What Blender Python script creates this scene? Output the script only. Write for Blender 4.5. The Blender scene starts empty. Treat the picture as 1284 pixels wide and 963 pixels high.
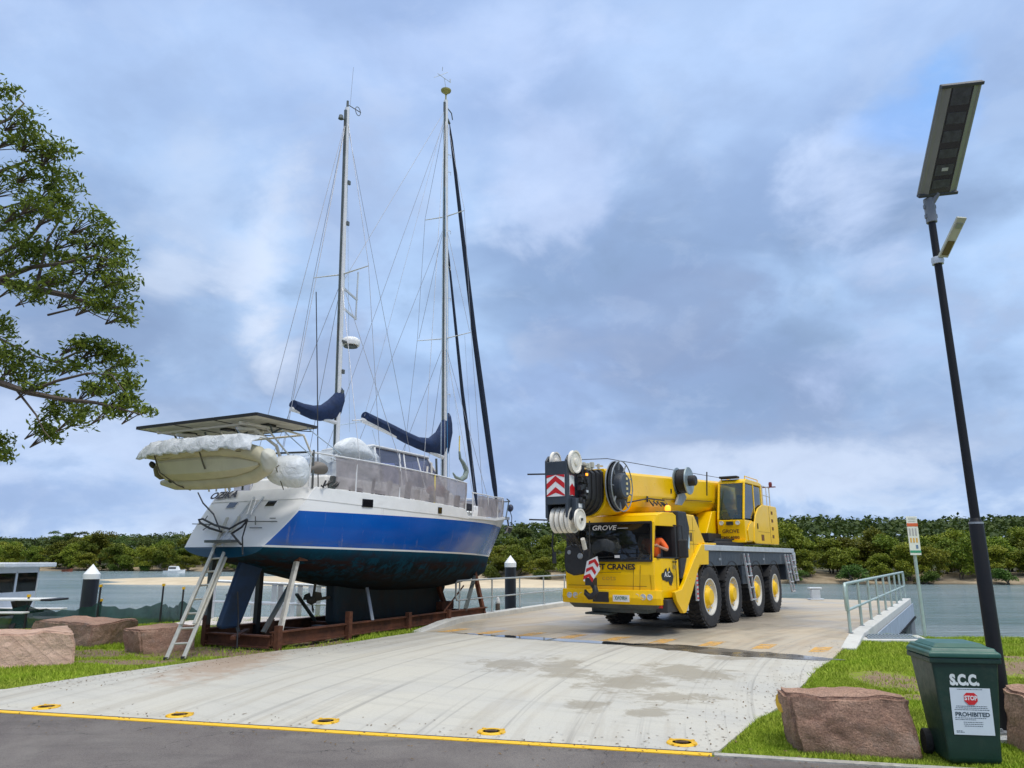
import bpy, math, random
import numpy as np
from mathutils import Vector, Matrix
R = math.radians; PI = math.pi
rnd = random.Random(7)
S = bpy.context.scene; COL = S.collection

# ------------------------------------------------------------------ measuring (photo pixel -> metres)
F_, TH, CX, CY, CAMH = 911., math.atan(.24), 642., 481.5, 1.65
def ray(px, py):
    v = CY - py; f = F_*math.cos(TH) - v*math.sin(TH); u = F_*math.sin(TH) + v*math.cos(TH)
    return Vector(((px - CX)/f, 1.0, u/f))
def G(px, py, z=0.0):
    r = ray(px, py); t = (z - CAMH)/r.z; return Vector((r.x*t, t, z))
def D(px, py, Y):
    r = ray(px, py); return Vector((r.x*Y, Y, CAMH + r.z*Y))
class Frame:
    def __init__(s, x, y, deg, z=0.0):
        a = R(deg); s.loc = (x, y, z); s.rz = a
        s.M = Matrix.Translation((x, y, z)) @ Matrix.Rotation(a, 4, 'Z'); s.I = s.M.inverted()
    def l(s, w): return s.I @ Vector(w)
    def y(s, px, py, k):
        c = s.I @ Vector((0, 0, CAMH)); d = s.I.to_3x3() @ ray(px, py); return c + d*((k - c.y)/d.y)
    def x(s, px, py, k):
        c = s.I @ Vector((0, 0, CAMH)); d = s.I.to_3x3() @ ray(px, py); return c + d*((k - c.x)/d.x)
CR = Frame(3.8, 19.36, -123.1)      # crane: +x its front, +y its left side
BO = Frame(-5.2, 14.8, 63)          # yacht: +x bow, +y port

# ------------------------------------------------------------------ materials
MATS = {}
def srgb(r, g, b):
    f = lambda c: (c/255/12.92) if c <= 10 else ((c/255 + .055)/1.055)**2.4
    return (f(r), f(g), f(b))
class NT:
    def __init__(s, name):
        m = bpy.data.materials.new(name); m.use_nodes = True; s.m = m; s.t = m.node_tree; s.n = s.t.nodes
        s.b = s.n['Principled BSDF']; s.out = s.n['Material Output']; s._c = {}
    def new(s, typ, **k):
        n = s.n.new(typ)
        for a, v in k.items(): setattr(n, a, v)
        return n
    def link(s, a, b): s.t.links.new(a, b)
    def co(s, kind='Object'):
        if 'tc' not in s._c: s._c['tc'] = s.new('ShaderNodeTexCoord')
        return s._c['tc'].outputs[kind]
    def mapping(s, scale=(1,1,1), rot=(0,0,0), loc=(0,0,0), src=None):
        n = s.new('ShaderNodeMapping'); n.inputs['Scale'].default_value = scale; n.inputs['Rotation'].default_value = rot; n.inputs['Location'].default_value = loc
        s.link(src or s.co(), n.inputs['Vector']); return n.outputs[0]
    def noise(s, scale, detail=4, rough=.6, dist=0, src=None):
        n = s.new('ShaderNodeTexNoise'); n.inputs['Scale'].default_value = scale; n.inputs['Detail'].default_value = detail
        n.inputs['Roughness'].default_value = rough; n.inputs['Distortion'].default_value = dist
        s.link(src or s.co(), n.inputs['Vector']); return n.outputs['Fac']
    def ramp(s, src, lo, hi, a=0., b=1.):
        n = s.new('ShaderNodeMapRange'); n.inputs['From Min'].default_value = lo; n.inputs['From Max'].default_value = hi
        n.inputs['To Min'].default_value = a; n.inputs['To Max'].default_value = b; s.link(src, n.inputs['Value']); return n.outputs[0]
    def math(s, op, a, b=None):
        n = s.new('ShaderNodeMath'); n.operation = op
        for i, v in enumerate((a, b)):
            if v is None: continue
            if isinstance(v, (int, float)): n.inputs[i].default_value = v
            else: s.link(v, n.inputs[i])
        return n.outputs[0]
    def mix(s, fac, a, b):
        n = s.new('ShaderNodeMix'); n.data_type = 'RGBA'
        for i, v in ((0, fac), (6, a), (7, b)):
            if isinstance(v, (int, float)): n.inputs[i].default_value = v
            elif isinstance(v, tuple): n.inputs[i].default_value = (*v[:3], 1)
            else: s.link(v, n.inputs[i])
        return n.outputs[2]
    def bump(s, h, strength=.3, dist=.01):
        n = s.new('ShaderNodeBump'); n.inputs['Strength'].default_value = strength; n.inputs['Distance'].default_value = dist
        s.link(h, n.inputs['Height']); s.link(n.outputs[0], s.b.inputs['Normal'])
    def color(s, c): s.link(c, s.b.inputs['Base Color']) if not isinstance(c, tuple) else setattr(s.b.inputs['Base Color'], 'default_value', (*c, 1))
    def xyz(s):
        n = s.new('ShaderNodeSeparateXYZ'); s.link(s.co(), n.inputs[0]); return n.outputs
def mat(name, col, rough=.5, metal=0., var=.12, scale=3., bump=0., bscale=30., bdist=.02, dirt=None, dirt_amt=.35, spec=.5, coat=0., dscale=2.):
    """paint / fabric / metal with soft mottling and optional dirt patches"""
    if name in MATS: return MATS[name]
    t = NT(name); c = col
    dark = tuple(x*(1-var) for x in c); light = tuple(min(1, x*(1+var)) for x in c)
    cc = t.mix(t.ramp(t.noise(scale, 5), .3, .7), dark, light)
    if dirt: cc = t.mix(t.ramp(t.noise(dscale, 8, .7, .4), .52, .72, 0, dirt_amt), cc, dirt)
    t.color(cc)
    t.b.inputs['Metallic'].default_value = metal; t.b.inputs['Specular IOR Level'].default_value = spec
    t.link(t.ramp(t.noise(scale*3, 4), .3, .7, max(0, rough-.07), min(1, rough+.08)), t.b.inputs['Roughness'])
    if coat: t.b.inputs['Coat Weight'].default_value = coat; t.b.inputs['Coat Roughness'].default_value = .06
    if bump: t.bump(t.noise(bscale, 6, .6, 1.2 if bdist > .03 else 0), bump, bdist)
    MATS[name] = t.m; return t.m
def glass(name, tint, keep=.5, rough=.02):
    """tinted pane: partly see-through film plus mirror-like sheen by viewing angle"""
    t = NT(name); t.n.remove(t.b)
    tr = t.new('ShaderNodeBsdfTransparent'); tr.inputs[0].default_value = (*tint, 1)
    gl = t.new('ShaderNodeBsdfGlossy'); gl.inputs['Roughness'].default_value = rough; gl.inputs[0].default_value = (1,1,1,1)
    fr = t.new('ShaderNodeFresnel'); fr.inputs['IOR'].default_value = 1.55
    df = t.new('ShaderNodeBsdfDiffuse'); df.inputs[0].default_value = (*[x*.3 for x in tint], 1)
    m1 = t.new('ShaderNodeMixShader'); m1.inputs[0].default_value = keep; t.link(tr.outputs[0], m1.inputs[1]); t.link(df.outputs[0], m1.inputs[2])
    m2 = t.new('ShaderNodeMixShader'); t.link(fr.outputs[0], m2.inputs[0]); t.link(m1.outputs[0], m2.inputs[1]); t.link(gl.outputs[0], m2.inputs[2])
    t.link(m2.outputs[0], t.out.inputs[0]); return t.m
def sheer(name, col, open_=.4):
    t = NT(name); tr = t.new('ShaderNodeBsdfTransparent'); mx = t.new('ShaderNodeMixShader')
    t.color(t.mix(t.ramp(t.noise(2.5, 5, .6, .6), .35, .65), tuple(c*.72 for c in col), tuple(min(1, c*1.15) for c in col)))
    t.b.inputs['Roughness'].default_value = .9
    t.link(t.ramp(t.noise(1.4, 3), .3, .7, open_*.6, open_*1.4), mx.inputs[0])
    t.link(t.b.outputs[0], mx.inputs[1]); t.link(tr.outputs[0], mx.inputs[2]); t.link(mx.outputs[0], t.out.inputs[0]); return t.m
def leafmat(name, a, b, trans=.25):
    t = NT(name); oi = t.new('ShaderNodeObjectInfo'); geo = t.new('ShaderNodeNewGeometry')
    c1 = t.mix(geo.outputs['Random Per Island'], a, b)
    hs = t.new('ShaderNodeHueSaturation'); t.link(c1, hs.inputs['Color'])
    t.link(t.ramp(oi.outputs['Random'], 0, 1, .470, .522), hs.inputs['Hue']); rv = t.math('FRACT', t.math('MULTIPLY', oi.outputs['Random'], 7.31)); t.link(t.ramp(rv, 0, 1, .62, 1.35), hs.inputs['Value'])
    t.color(hs.outputs[0]); t.b.inputs['Roughness'].default_value = .6; t.b.inputs['Specular IOR Level'].default_value = .25
    tl = t.new('ShaderNodeBsdfTranslucent'); t.link(hs.outputs[0], tl.inputs[0]); mx = t.new('ShaderNodeMixShader'); mx.inputs[0].default_value = trans
    t.link(t.b.outputs[0], mx.inputs[1]); t.link(tl.outputs[0], mx.inputs[2]); t.link(mx.outputs[0], t.out.inputs[0]); return t.m

YEL = mat('crane_yellow_paint', (.90, .545, .0), .34, var=.04, scale=1.2, dirt=(.45,.27,.02), dirt_amt=.10, coat=.15, spec=.35)
BLK = mat('black_rubber_plastic', (.018, .018, .02), .55, var=.2, dirt=(.08,.07,.06), dirt_amt=.3)
NAVYG = mat('dark_slate_paint', (.035, .045, .06), .4, var=.15, dirt=(.1,.09,.08), dirt_amt=.3)
GREY = mat('grey_metal', (.32, .34, .36), .45, .5, var=.15)
LGREY = mat('light_grey_metal', (.55, .58, .6), .4, .3, var=.12, dirt=(.3,.28,.25))
GALV = mat('galvanised_steel', (.42, .47, .46), .42, .55, var=.2, scale=12)
GALVG = mat('pale_green_galvanised', (.40, .49, .46), .45, .3, var=.12, scale=8)
WHITE = mat('white_paint', (.8, .8, .79), .4, var=.05, dirt=(.5,.48,.42), dirt_amt=.25)
OFFW = mat('cream_nylon', (.74, .70, .62), .5, var=.08, dirt=(.3,.26,.2), dirt_amt=.4)
ALU = mat('bare_aluminium', (.60, .58, .50), .4, .45, var=.1, dirt=(.35,.32,.27), dscale=9)
TYRE = mat('tyre_rubber', (.022, .022, .024), .8, var=.25, bump=.3, bscale=60, dirt=(.13,.11,.09), dirt_amt=.45, dscale=5)
WIRE = mat('steel_wire', (.35, .35, .36), .4, .6)
ROPE = mat('blue_white_rope', (.45, .55, .65), .8)
RED = mat('red_reflective', (.55, .01, .015), .4, var=.08)
AMBER = NT('amber_lamp'); AMBER.b.inputs['Base Color'].default_value = (1,.25,.01,1); AMBER.b.inputs['Emission Color'].default_value = (1,.28,.02,1); AMBER.b.inputs['Emission Strength'].default_value = 2.2; AMBER = AMBER.m
LENS = mat('lamp_lens', (.55, .58, .6), .1, var=.15, scale=30)
ORANGE = mat('orange_hi_vis', (.85, .12, .01), .7, var=.1, bump=.2)
SKIN = mat('skin', (.45, .24, .16), .55, var=.08)
HAIR = mat('dark_hair', (.03, .02, .015), .7)
RUST = mat('rusty_steel', (.105, .036, .016), .9, var=.55, scale=4, bump=.4, bscale=40, dirt=(.03,.02,.02), dirt_amt=.6)
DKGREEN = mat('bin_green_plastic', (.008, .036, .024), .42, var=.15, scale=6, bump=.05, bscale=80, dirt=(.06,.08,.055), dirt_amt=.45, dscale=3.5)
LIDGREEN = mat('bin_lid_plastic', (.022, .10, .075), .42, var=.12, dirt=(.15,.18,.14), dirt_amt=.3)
NAVY = mat('navy_canvas', (.006, .022, .075), .85, var=.25, scale=5, bump=.5, bscale=9)
TARP = mat('pale_tarpaulin', (.68, .71, .73), .55, var=.10, scale=3, bump=.8, bscale=4, bdist=.06, dirt=(.45,.45,.42), dirt_amt=.5)
BEIGE = mat('beige_hypalon', (.52, .48, .33), .55, var=.12, scale=2.5, bump=.4, bscale=4, dirt=(.25,.23,.13), dirt_amt=.3)
YPAINT = mat('yellow_cast_paint', (.72, .42, .01), .55, var=.2, dirt=(.2,.12,.04), dirt_amt=.5, dscale=14)
WINB = glass('dark_windscreen', (.50, .52, .55), .05)
WINC = glass('cab_glass', (.55, .72, .72), .12)
WINP = glass('plastic_window', (.62, .64, .85), .35, .08)
NET = sheer('mesh_bulwark_cloth', (.31, .28, .285), .19)
CLEAR = sheer('clear_plastic_sheet', (.60, .66, .72), .5)
SHADE = sheer('green_shade_cloth', (.012, .055, .048), .12)
WOODW = mat('weathered_white_board', (.62, .58, .5), .7, var=.2, scale=8, bump=.2, dirt=(.25,.2,.15), dirt_amt=.6, dscale=6)
PROPD = mat('dark_steel_prop', (.10, .12, .12), .6, .2, var=.3, dirt=(.12,.05,.03), dirt_amt=.6)

# ------------------------------------------------------------------ objects
def tag(o, label=None, cat=None, group=None, kind=None):
    if label: o['label'] = label
    if cat: o['category'] = cat
    if group: o['group'] = group
    if kind: o['kind'] = kind
    return o
def thing(name, label, cat, loc=(0,0,0), rz=0., group=None):
    o = bpy.data.objects.new(name, None); COL.objects.link(o); o.location = loc; o.rotation_euler = (0,0,rz); o.empty_display_size = .2
    return tag(o, label, cat, group)
def copy_tree(o, parent=None):
    c = o.copy(); COL.objects.link(c); c.parent = parent
    for ch in o.children: copy_tree(ch, c)
    return c
class MB:
    def __init__(s): s.v = []; s.f = []; s.mi = []; s.m = 0
    def add(s, vs, fs):
        b = len(s.v); s.v += [tuple(v) for v in vs]; s.f += [tuple(i + b for i in f) for f in fs]; s.mi += [s.m]*len(fs); return s
    def box(s, c, d, rot=None):
        c = Vector(c); h = Vector(d)/2; vs = []
        for x in (-1,1):
            for y in (-1,1):
                for z in (-1,1):
                    p = Vector((x*h.x, y*h.y, z*h.z)); p = rot @ p if rot else p; vs.append(c + p)
        return s.add(vs, [(0,1,3,2),(4,6,7,5),(0,4,5,1),(2,3,7,6),(0,2,6,4),(1,5,7,3)])
    def bb(s, x0, x1, y0, y1, z0, z1): return s.box(((x0+x1)/2,(y0+y1)/2,(z0+z1)/2), (abs(x1-x0),abs(y1-y0),abs(z1-z0)))
    def bar(s, p, q, w, h=None, up=(0,0,1)):
        p = Vector(p); q = Vector(q); d = (q-p); L = d.length; d.normalize(); up = Vector(up)
        if abs(d.dot(up)) > .98: up = Vector((1,0,0))
        sx = d.cross(up).normalized(); uz = sx.cross(d); h = h or w
        return s.box((p+q)/2, (L, w, h), Matrix((d, sx, uz)).transposed())
    def tube(s, pts, r, n=8, cap=True, closed=False, sq=1.0):
        pts = [Vector(p) for p in pts]; N = len(pts); rs = r if isinstance(r, (list,tuple)) else [r]*N
        rings = []; prev = None
        for i, p in enumerate(pts):
            a = pts[(i-1) % N] if (i or closed) else p; b = pts[(i+1) % N] if (i < N-1 or closed) else p
            d = (b-a).normalized()
            if prev is None:
                u = Vector((0,0,1)) if abs(d.z) < .9 else Vector((1,0,0))
                prev = d.cross(u).normalized()
            sx = (prev - d*prev.dot(d)).normalized(); sy = d.cross(sx); prev = sx
            rings.append([p + sx*math.cos(2*PI*k/n)*rs[i] + sy*math.sin(2*PI*k/n)*rs[i]*sq for k in range(n)])
        vs = [v for g in rings for v in g]; fs = []
        for i in range(N if closed else N-1):
            j = (i+1) % N
            for k in range(n): fs.append((i*n+k, i*n+(k+1)%n, j*n+(k+1)%n, j*n+k))
        if cap and not closed: fs += [tuple(range(n))[::-1], tuple((N-1)*n+k for k in range(n))]
        return s.add(vs, fs)
    def lathe(s, prof, o=(0,0,0), ax=(0,0,1), n=24, caps=True):
        o = Vector(o); ax = Vector(ax).normalized(); u = Vector((0,0,1)) if abs(ax.z) < .9 else Vector((1,0,0)); sx = ax.cross(u).normalized(); sy = ax.cross(sx)
        vs = [o + ax*h + (sx*math.cos(2*PI*k/n) + sy*math.sin(2*PI*k/n))*r for r, h in prof for k in range(n)]; fs = []
        for i in range(len(prof)-1):
            for k in range(n): fs.append((i*n+k, (i+1)*n+k, (i+1)*n+(k+1)%n, i*n+(k+1)%n))
        if caps and prof[0][0] > 1e-4: fs.append(tuple(range(n)))
        if caps and prof[-1][0] > 1e-4: fs.append(tuple((len(prof)-1)*n + k for k in range(n))[::-1])
        return s.add(vs, fs)
    def prism(s, pts, off):
        pts = [Vector(p) for p in pts]; n = len(pts); off = Vector(off)
        return s.add(pts + [p + off for p in pts], [tuple(range(n)), tuple(range(n, 2*n))[::-1]] + [(i, i+n, (i+1)%n+n, (i+1)%n) for i in range(n)])
    def loft(s, rings, closed=True, caps=True):
        n = len(rings[0]); vs = [v for r in rings for v in r]; fs = []
        for i in range(len(rings)-1):
            for k in range(n if closed else n-1): fs.append((i*n+k, i*n+(k+1)%n, (i+1)*n+(k+1)%n, (i+1)*n+k))
        if caps: fs += [tuple(range(n))[::-1], tuple((len(rings)-1)*n+k for k in range(n))]
        return s.add(vs, fs)
    def build(s, name, m, parent=None, smooth=False, bevel=0., seg=2, loc=None, label=None):
        me = bpy.data.meshes.new(name); me.from_pydata(s.v, [], s.f)
        for mm in (m if isinstance(m, (list,tuple)) else [m]): me.materials.append(mm)
        if max(s.mi, default=0): me.polygons.foreach_set('material_index', s.mi)
        import bmesh
        b = bmesh.new(); b.from_mesh(me); bmesh.ops.recalc_face_normals(b, faces=b.faces[:]); b.to_mesh(me); b.free()
        if smooth:
            me.polygons.foreach_set('use_smooth', [True]*len(me.polygons))
            try: me.set_sharp_from_angle(angle=R(smooth if smooth is not True else 40))
            except Exception: pass
        o = bpy.data.objects.new(name, me); COL.objects.link(o)
        if parent: o.parent = parent
        if loc: o.location = loc
        if bevel:
            md = o.modifiers.new('bevel', 'BEVEL'); md.width = bevel; md.segments = seg; md.limit_method = 'ANGLE'; md.angle_limit = R(35)
        if label: o['label'] = label
        return o
def npmesh(name, V, Fq, m, parent=None, kind=None):
    V = np.asarray(V, dtype=np.float32); Fq = np.asarray(Fq, dtype=np.int32); k = Fq.shape[1]
    me = bpy.data.meshes.new(name); me.vertices.add(len(V)); me.vertices.foreach_set('co', V.ravel())
    me.loops.add(Fq.size); me.loops.foreach_set('vertex_index', Fq.ravel()); me.polygons.add(len(Fq))
    me.polygons.foreach_set('loop_start', np.arange(0, Fq.size, k, dtype=np.int32)); me.polygons.foreach_set('loop_total', np.full(len(Fq), k, dtype=np.int32))
    me.update(calc_edges=True); me.validate(); me.materials.append(m)
    o = bpy.data.objects.new(name, me); COL.objects.link(o)
    if parent: o.parent = parent
    return o
def writing(name, text, m, parent, loc, rotM, size, sx=1., extrude=.002, bold=0., align='CENTER', shear=0., label=None):
    c = bpy.data.curves.new('t', 'FONT'); c.body = text; c.size = size; c.extrude = extrude; c.offset = bold; c.align_x = align; c.align_y = 'CENTER'; c.shear = shear; c.resolution_u = 3
    o = bpy.data.objects.new('t', c); COL.objects.link(o)
    dg = bpy.context.evaluated_depsgraph_get(); me = bpy.data.meshes.new_from_object(o.evaluated_get(dg)); COL.objects.unlink(o); bpy.data.objects.remove(o)
    me.transform(Matrix.Diagonal((sx,1,1,1))); me.transform(rotM.to_4x4()); me.materials.clear(); me.materials.append(m)
    ob = bpy.data.objects.new(name, me); COL.objects.link(ob); ob.parent = parent; ob.location = loc
    return ob
def basis(x, y):
    x = Vector(x).normalized(); y = Vector(y); z = x.cross(y).normalized(); y = z.cross(x); return Matrix((x, y, z)).transposed()
def lerp(a, b, t): return a + (b-a)*t
def interp(x, xs, ys): return float(np.interp(x, xs, ys))
#PART2
# ------------------------------------------------------------------ camera, world, sun
cam = bpy.data.objects.new('camera', bpy.data.cameras.new('camera')); COL.objects.link(cam); S.camera = cam
cam.location = (0, 0, CAMH); cam.rotation_euler = (PI/2 + TH, 0, 0)
cam.data.sensor_width = 36; cam.data.lens = F_/1284*36; cam.data.clip_end = 3000; cam.data.clip_start = .05
W = bpy.data.worlds.new('World'); S.world = W; W.use_nodes = True
t = W.node_tree; N = t.nodes; N.clear()
def wn(typ, **k):
    n = N.new(typ)
    for a, v in k.items(): setattr(n, a, v)
    return n
SUN_EL, SUN_AZ = R(58), R(150)   # azimuth clockwise from +Y
tc = wn('ShaderNodeTexCoord'); sep = wn('ShaderNodeSeparateXYZ'); t.links.new(tc.outputs['Generated'], sep.inputs[0])
def wm(op, a, b=None, clamp=False):
    n = wn('ShaderNodeMath', operation=op); n.use_clamp = clamp
    for i, v in enumerate((a, b)):
        if v is None: continue
        if isinstance(v, (int, float)): n.inputs[i].default_value = v
        else: t.links.new(v, n.inputs[i])
    return n.outputs[0]
zc = wm('ADD', wm('MAXIMUM', sep.outputs[2], 0.), .55)
cmb = wn('ShaderNodeCombineXYZ'); t.links.new(wm('DIVIDE', sep.outputs[0], zc), cmb.inputs[0]); t.links.new(wm('DIVIDE', sep.outputs[1], zc), cmb.inputs[1]); t.links.new(wm('MULTIPLY', sep.outputs[2], .9), cmb.inputs[2])
def wnoise(scale, det, rough, dist, loc):
    mp = wn('ShaderNodeMapping'); mp.inputs['Location'].default_value = loc; t.links.new(cmb.outputs[0], mp.inputs[0])
    n = wn('ShaderNodeTexNoise'); n.inputs['Scale'].default_value = scale; n.inputs['Detail'].default_value = det; n.inputs['Roughness'].default_value = rough; n.inputs['Distortion'].default_value = dist
    t.links.new(mp.outputs[0], n.inputs['Vector']); return n.outputs['Fac']
def wr(src, a, b, c=0., d=1.):
    n = wn('ShaderNodeMapRange'); n.interpolation_type = 'SMOOTHSTEP'
    for k, v in zip(('From Min','From Max','To Min','To Max'), (a,b,c,d)): n.inputs[k].default_value = v
    t.links.new(src, n.inputs['Value']); return n.outputs[0]
def wmix(f, a, b):
    n = wn('ShaderNodeMix', data_type='RGBA')
    for i, v in ((0,f),(6,a),(7,b)):
        if isinstance(v, (int,float)): n.inputs[i].default_value = v
        elif isinstance(v, tuple): n.inputs[i].default_value = (*v[:3], 1)
        else: t.links.new(v, n.inputs[i])
    return n.outputs[2]
n1 = wnoise(2.0, 5, .5, .15, (3.3, 1.2, 0)); n2 = wnoise(4.5, 8, .55, .25, (9.7, 4.1, 2)); n3 = wnoise(1.3, 3, .5, 0, (1.7, 7.9, 5))
c = wmix(wr(n1, .40, .60), srgb(138,164,203), srgb(173,202,240))
c = wmix(wr(n2, .52, .72, 0, .50), c, srgb(124,146,178))
c = wmix(wr(n2, .47, .30, 0, .60), c, srgb(204,222,248))
c = wmix(wr(n3, .5, .7, 0, .30), c, srgb(166,186,232))
lowz = wr(sep.outputs[2], .0, .26, .75, 0.)
c = wmix(lowz, c, wmix(wr(n2, .42, .60), srgb(212,226,245), srgb(158,182,220)))
high = wr(sep.outputs[2], .34, .62, 0., .6)
c = wmix(high, c, wmix(wr(n1, .3, .7), srgb(160,186,232), srgb(182,205,243)))
# individual cloud masses, each at its own bearing and height in the sky
def mass(px, py, rx, ry, col, amt, soft=.9):
    global c
    d = ray(px, py).normalized(); sx = Vector((d.y, -d.x, 0)).normalized(); sy = d.cross(sx)
    def dotn(v):
        n = wn('ShaderNodeVectorMath', operation='DOT_PRODUCT'); t.links.new(tc.outputs['Generated'], n.inputs[0]); n.inputs[1].default_value = tuple(v); return n.outputs['Value']
    a_ = wm('MULTIPLY', dotn(sx), 1/rx); b_ = wm('MULTIPLY', dotn(sy), 1/ry); r2 = wm('SQRT', wm('ADD', wm('MULTIPLY', a_, a_), wm('MULTIPLY', b_, b_)))
    r2 = wm('ADD', r2, wr(n2, .3, .7, -.55, .55)); f_ = wm('MULTIPLY', wr(r2, 1.0, 1.0-soft, 0, amt), wm('GREATER_THAN', dotn(d), 0.))
    c = wmix(f_, c, col)
mass(230, 420, .26, .20, srgb(132,152,186), .55); mass(820, 380, .22, .12, srgb(134,153,190), .5); mass(1010, 470, .30, .16, srgb(132,152,188), .6); mass(640, 560, .22, .10, srgb(148,170,208), .5); mass(1130, 580, .2, .06, srgb(150,172,208), .5)
mass(430, 320, .12, .20, srgb(150,168,204), .5); mass(110, 620, .25, .05, srgb(150,172,212), .5)
mass(330, 330, .07, .16, srgb(214,226,246), .75); mass(250, 250, .12, .12, srgb(186,206,236), .6); mass(210, 350, .06, .06, srgb(206,220,242), .6); mass(320, 410, .05, .05, srgb(214,226,246), .6)
mass(730, 190, .16, .14, srgb(190,208,242), .6); mass(1080, 260, .12, .10, srgb(196,214,246), .7); mass(1090, 450, .12, .07, srgb(186,204,240), .6); mass(1010, 590, .22, .05, srgb(206,220,243), .7); mass(60, 560, .14, .08, srgb(196,214,244), .7); mass(680, 610, .12, .04, srgb(208,222,245), .7)
mass(1150, 140, .075, .07, srgb(126,174,240), .6); mass(1190, 90, .05, .05, srgb(130,180,242), .6); mass(560, 60, .3, .06, srgb(184,206,244), .5)
n4 = wnoise(11, 7, .62, .3, (2.2, 8.8, 4)); c = wmix(wr(n4, .46, .66, 0, .09), c, srgb(128,148,184)); c = wmix(wr(n4, .50, .34, 0, .09), c, srgb(214,227,248))
c = wmix(wr(sep.outputs[2], .66, .88), c, (.72,.71,.67))
boost = wm('ADD', wr(sep.outputs[2], .68, .95, 0., 1.7), 1.0)
sky = wn('ShaderNodeTexSky'); sky.sky_type = 'NISHITA'; sky.sun_disc = False; sky.sun_elevation = SUN_EL; sky.sun_rotation = SUN_AZ; sky.altitude = 0
b1 = wn('ShaderNodeBackground'); t.links.new(sky.outputs[0], b1.inputs[0]); b1.inputs[1].default_value = .09
b2 = wn('ShaderNodeBackground'); t.links.new(c, b2.inputs[0]); t.links.new(boost, b2.inputs[1])
gap = wm('MULTIPLY', wr(wnoise(1.3, 6, .6, .5, (5.2, 2.6, 8)), .40, .25), .8)
mx = wn('ShaderNodeMixShader'); t.links.new(gap, mx.inputs[0]); t.links.new(b2.outputs[0], mx.inputs[1]); t.links.new(b1.outputs[0], mx.inputs[2])
wo = wn('ShaderNodeOutputWorld'); t.links.new(mx.outputs[0], wo.inputs[0])
sl = bpy.data.lights.new('sun', 'SUN'); sl.energy = 1.5; sl.angle = R(14); sl.color = (1, .96, .9)
so = bpy.data.objects.new('sun', sl); COL.objects.link(so)
sd = Vector((math.sin(SUN_AZ)*math.cos(SUN_EL), math.cos(SUN_AZ)*math.cos(SUN_EL), math.sin(SUN_EL)))
so.rotation_euler = sd.to_track_quat('Z', 'Y').to_euler()
S.view_settings.view_transform = 'Standard'; S.view_settings.look = 'None'; S.view_settings.gamma = 1; S.view_settings.exposure = 0.2
S.view_settings.use_curve_mapping = False
S.cycles.max_bounces = 8; S.cycles.transparent_max_bounces = 16; S.cycles.use_denoising = True
S.cycles.caustics_reflective = False; S.cycles.caustics_refractive = False

# ------------------------------------------------------------------ ground
def smooth(x): x = np.clip(x, 0, 1); return x*x*(3-2*x)
def vnoise(x, y, sc, seed=0):
    x = np.asarray(x)*sc + seed*17.3; y = np.asarray(y)*sc - seed*9.1
    xi = np.floor(x); yi = np.floor(y); fx = smooth(x-xi); fy = smooth(y-yi)
    h = lambda a, b: np.modf(np.abs(np.sin(a*127.1 + b*311.7 + seed)*43758.5453))[0]
    return (h(xi,yi)*(1-fx)+h(xi+1,yi)*fx)*(1-fy) + (h(xi,yi+1)*(1-fx)+h(xi+1,yi+1)*fx)*fy
SHX = [-120,-40,-16,-11,-8.6,-5,-2,0,3,6,8.2,9.0,12,20,60,120]; SHY = [40,27,21.4,20.9,20.6,21.8,21.8,21.0,19,17.5,16.9,16.6,16.4,17.5,28,45]
def inpoly(x, y, P):
    x = np.asarray(x); y = np.asarray(y); r = np.zeros(x.shape, bool); n = len(P)
    for i in range(n):
        x0, y0 = P[i][:2]; x1, y1 = P[(i+1) % n][:2]
        c = ((y0 > y) != (y1 > y)) & (x < (x1-x0)*(y-y0)/((y1-y0) or 1e-9) + x0); r ^= c
    return r
def ground_z(x, y):
    s = np.interp(x, SHX, SHY) + (vnoise(x, y, .7, 1)-.5)*.5
    d = smooth((y-s)/2.6)
    return -.03 + (vnoise(x, y, .9, 2)-.5)*.05 + (vnoise(x, y, 4, 3)-.5)*.02 - d*2.4
xs = np.unique(np.concatenate([np.linspace(-120,-16,40), np.linspace(-16,16,230), np.linspace(16,120,40)])); ys = np.unique(np.concatenate([np.linspace(-30,5,20), np.linspace(5,26,150), np.linspace(26,50,20)]))
XX, YY = np.meshgrid(xs, ys); ZZ = ground_z(XX, YY)
nx, ny = len(xs), len(ys); idx = np.arange(nx*ny).reshape(ny, nx)
quads = np.stack([idx[:-1,:-1], idx[:-1,1:], idx[1:,1:], idx[1:,:-1]], -1).reshape(-1,4)
def patch(t, cx, cy, rx, ry, src):
    n = t.new('ShaderNodeVectorMath', operation='SUBTRACT'); t.link(src, n.inputs[0]); n.inputs[1].default_value = (cx,cy,0)
    m = t.new('ShaderNodeVectorMath', operation='MULTIPLY'); t.link(n.outputs[0], m.inputs[0]); m.inputs[1].default_value = (1/rx,1/ry,0)
    l = t.new('ShaderNodeVectorMath', operation='LENGTH'); t.link(m.outputs[0], l.inputs[0]); return l.outputs['Value']
BARE = [(5.5,10.8,.8,1.1),(8.3,12.0,1.9,1.2),(-5.6,14.2,1.5,1.1),(-7.6,14.0,1.1,.8),(5.1,9.6,.4,.35),(9.5,13.3,1.3,.5),(-3.9,16.2,.7,2.0),(-6.4,12.9,1.2,.35)]
t = NT('grass_ground'); src = t.co()
gn = t.noise(.8, 6, .65); gn2 = t.noise(14, 6, .7); gn3 = t.noise(90, 3, .6)
gc = t.mix(t.ramp(gn, .35, .65), (.21,.31,.015), (.34,.42,.035))
gc = t.mix(t.ramp(gn2, .45, .75, 0, .6), gc, (.24,.25,.05))
gc = t.mix(t.ramp(gn3, .3, .6, .5, 0), gc, (.05,.10,.008))
soil = t.mix(t.ramp(t.noise(20, 6, .7), .3, .7), (.20,.125,.075), (.38,.29,.20))
f = None
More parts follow.
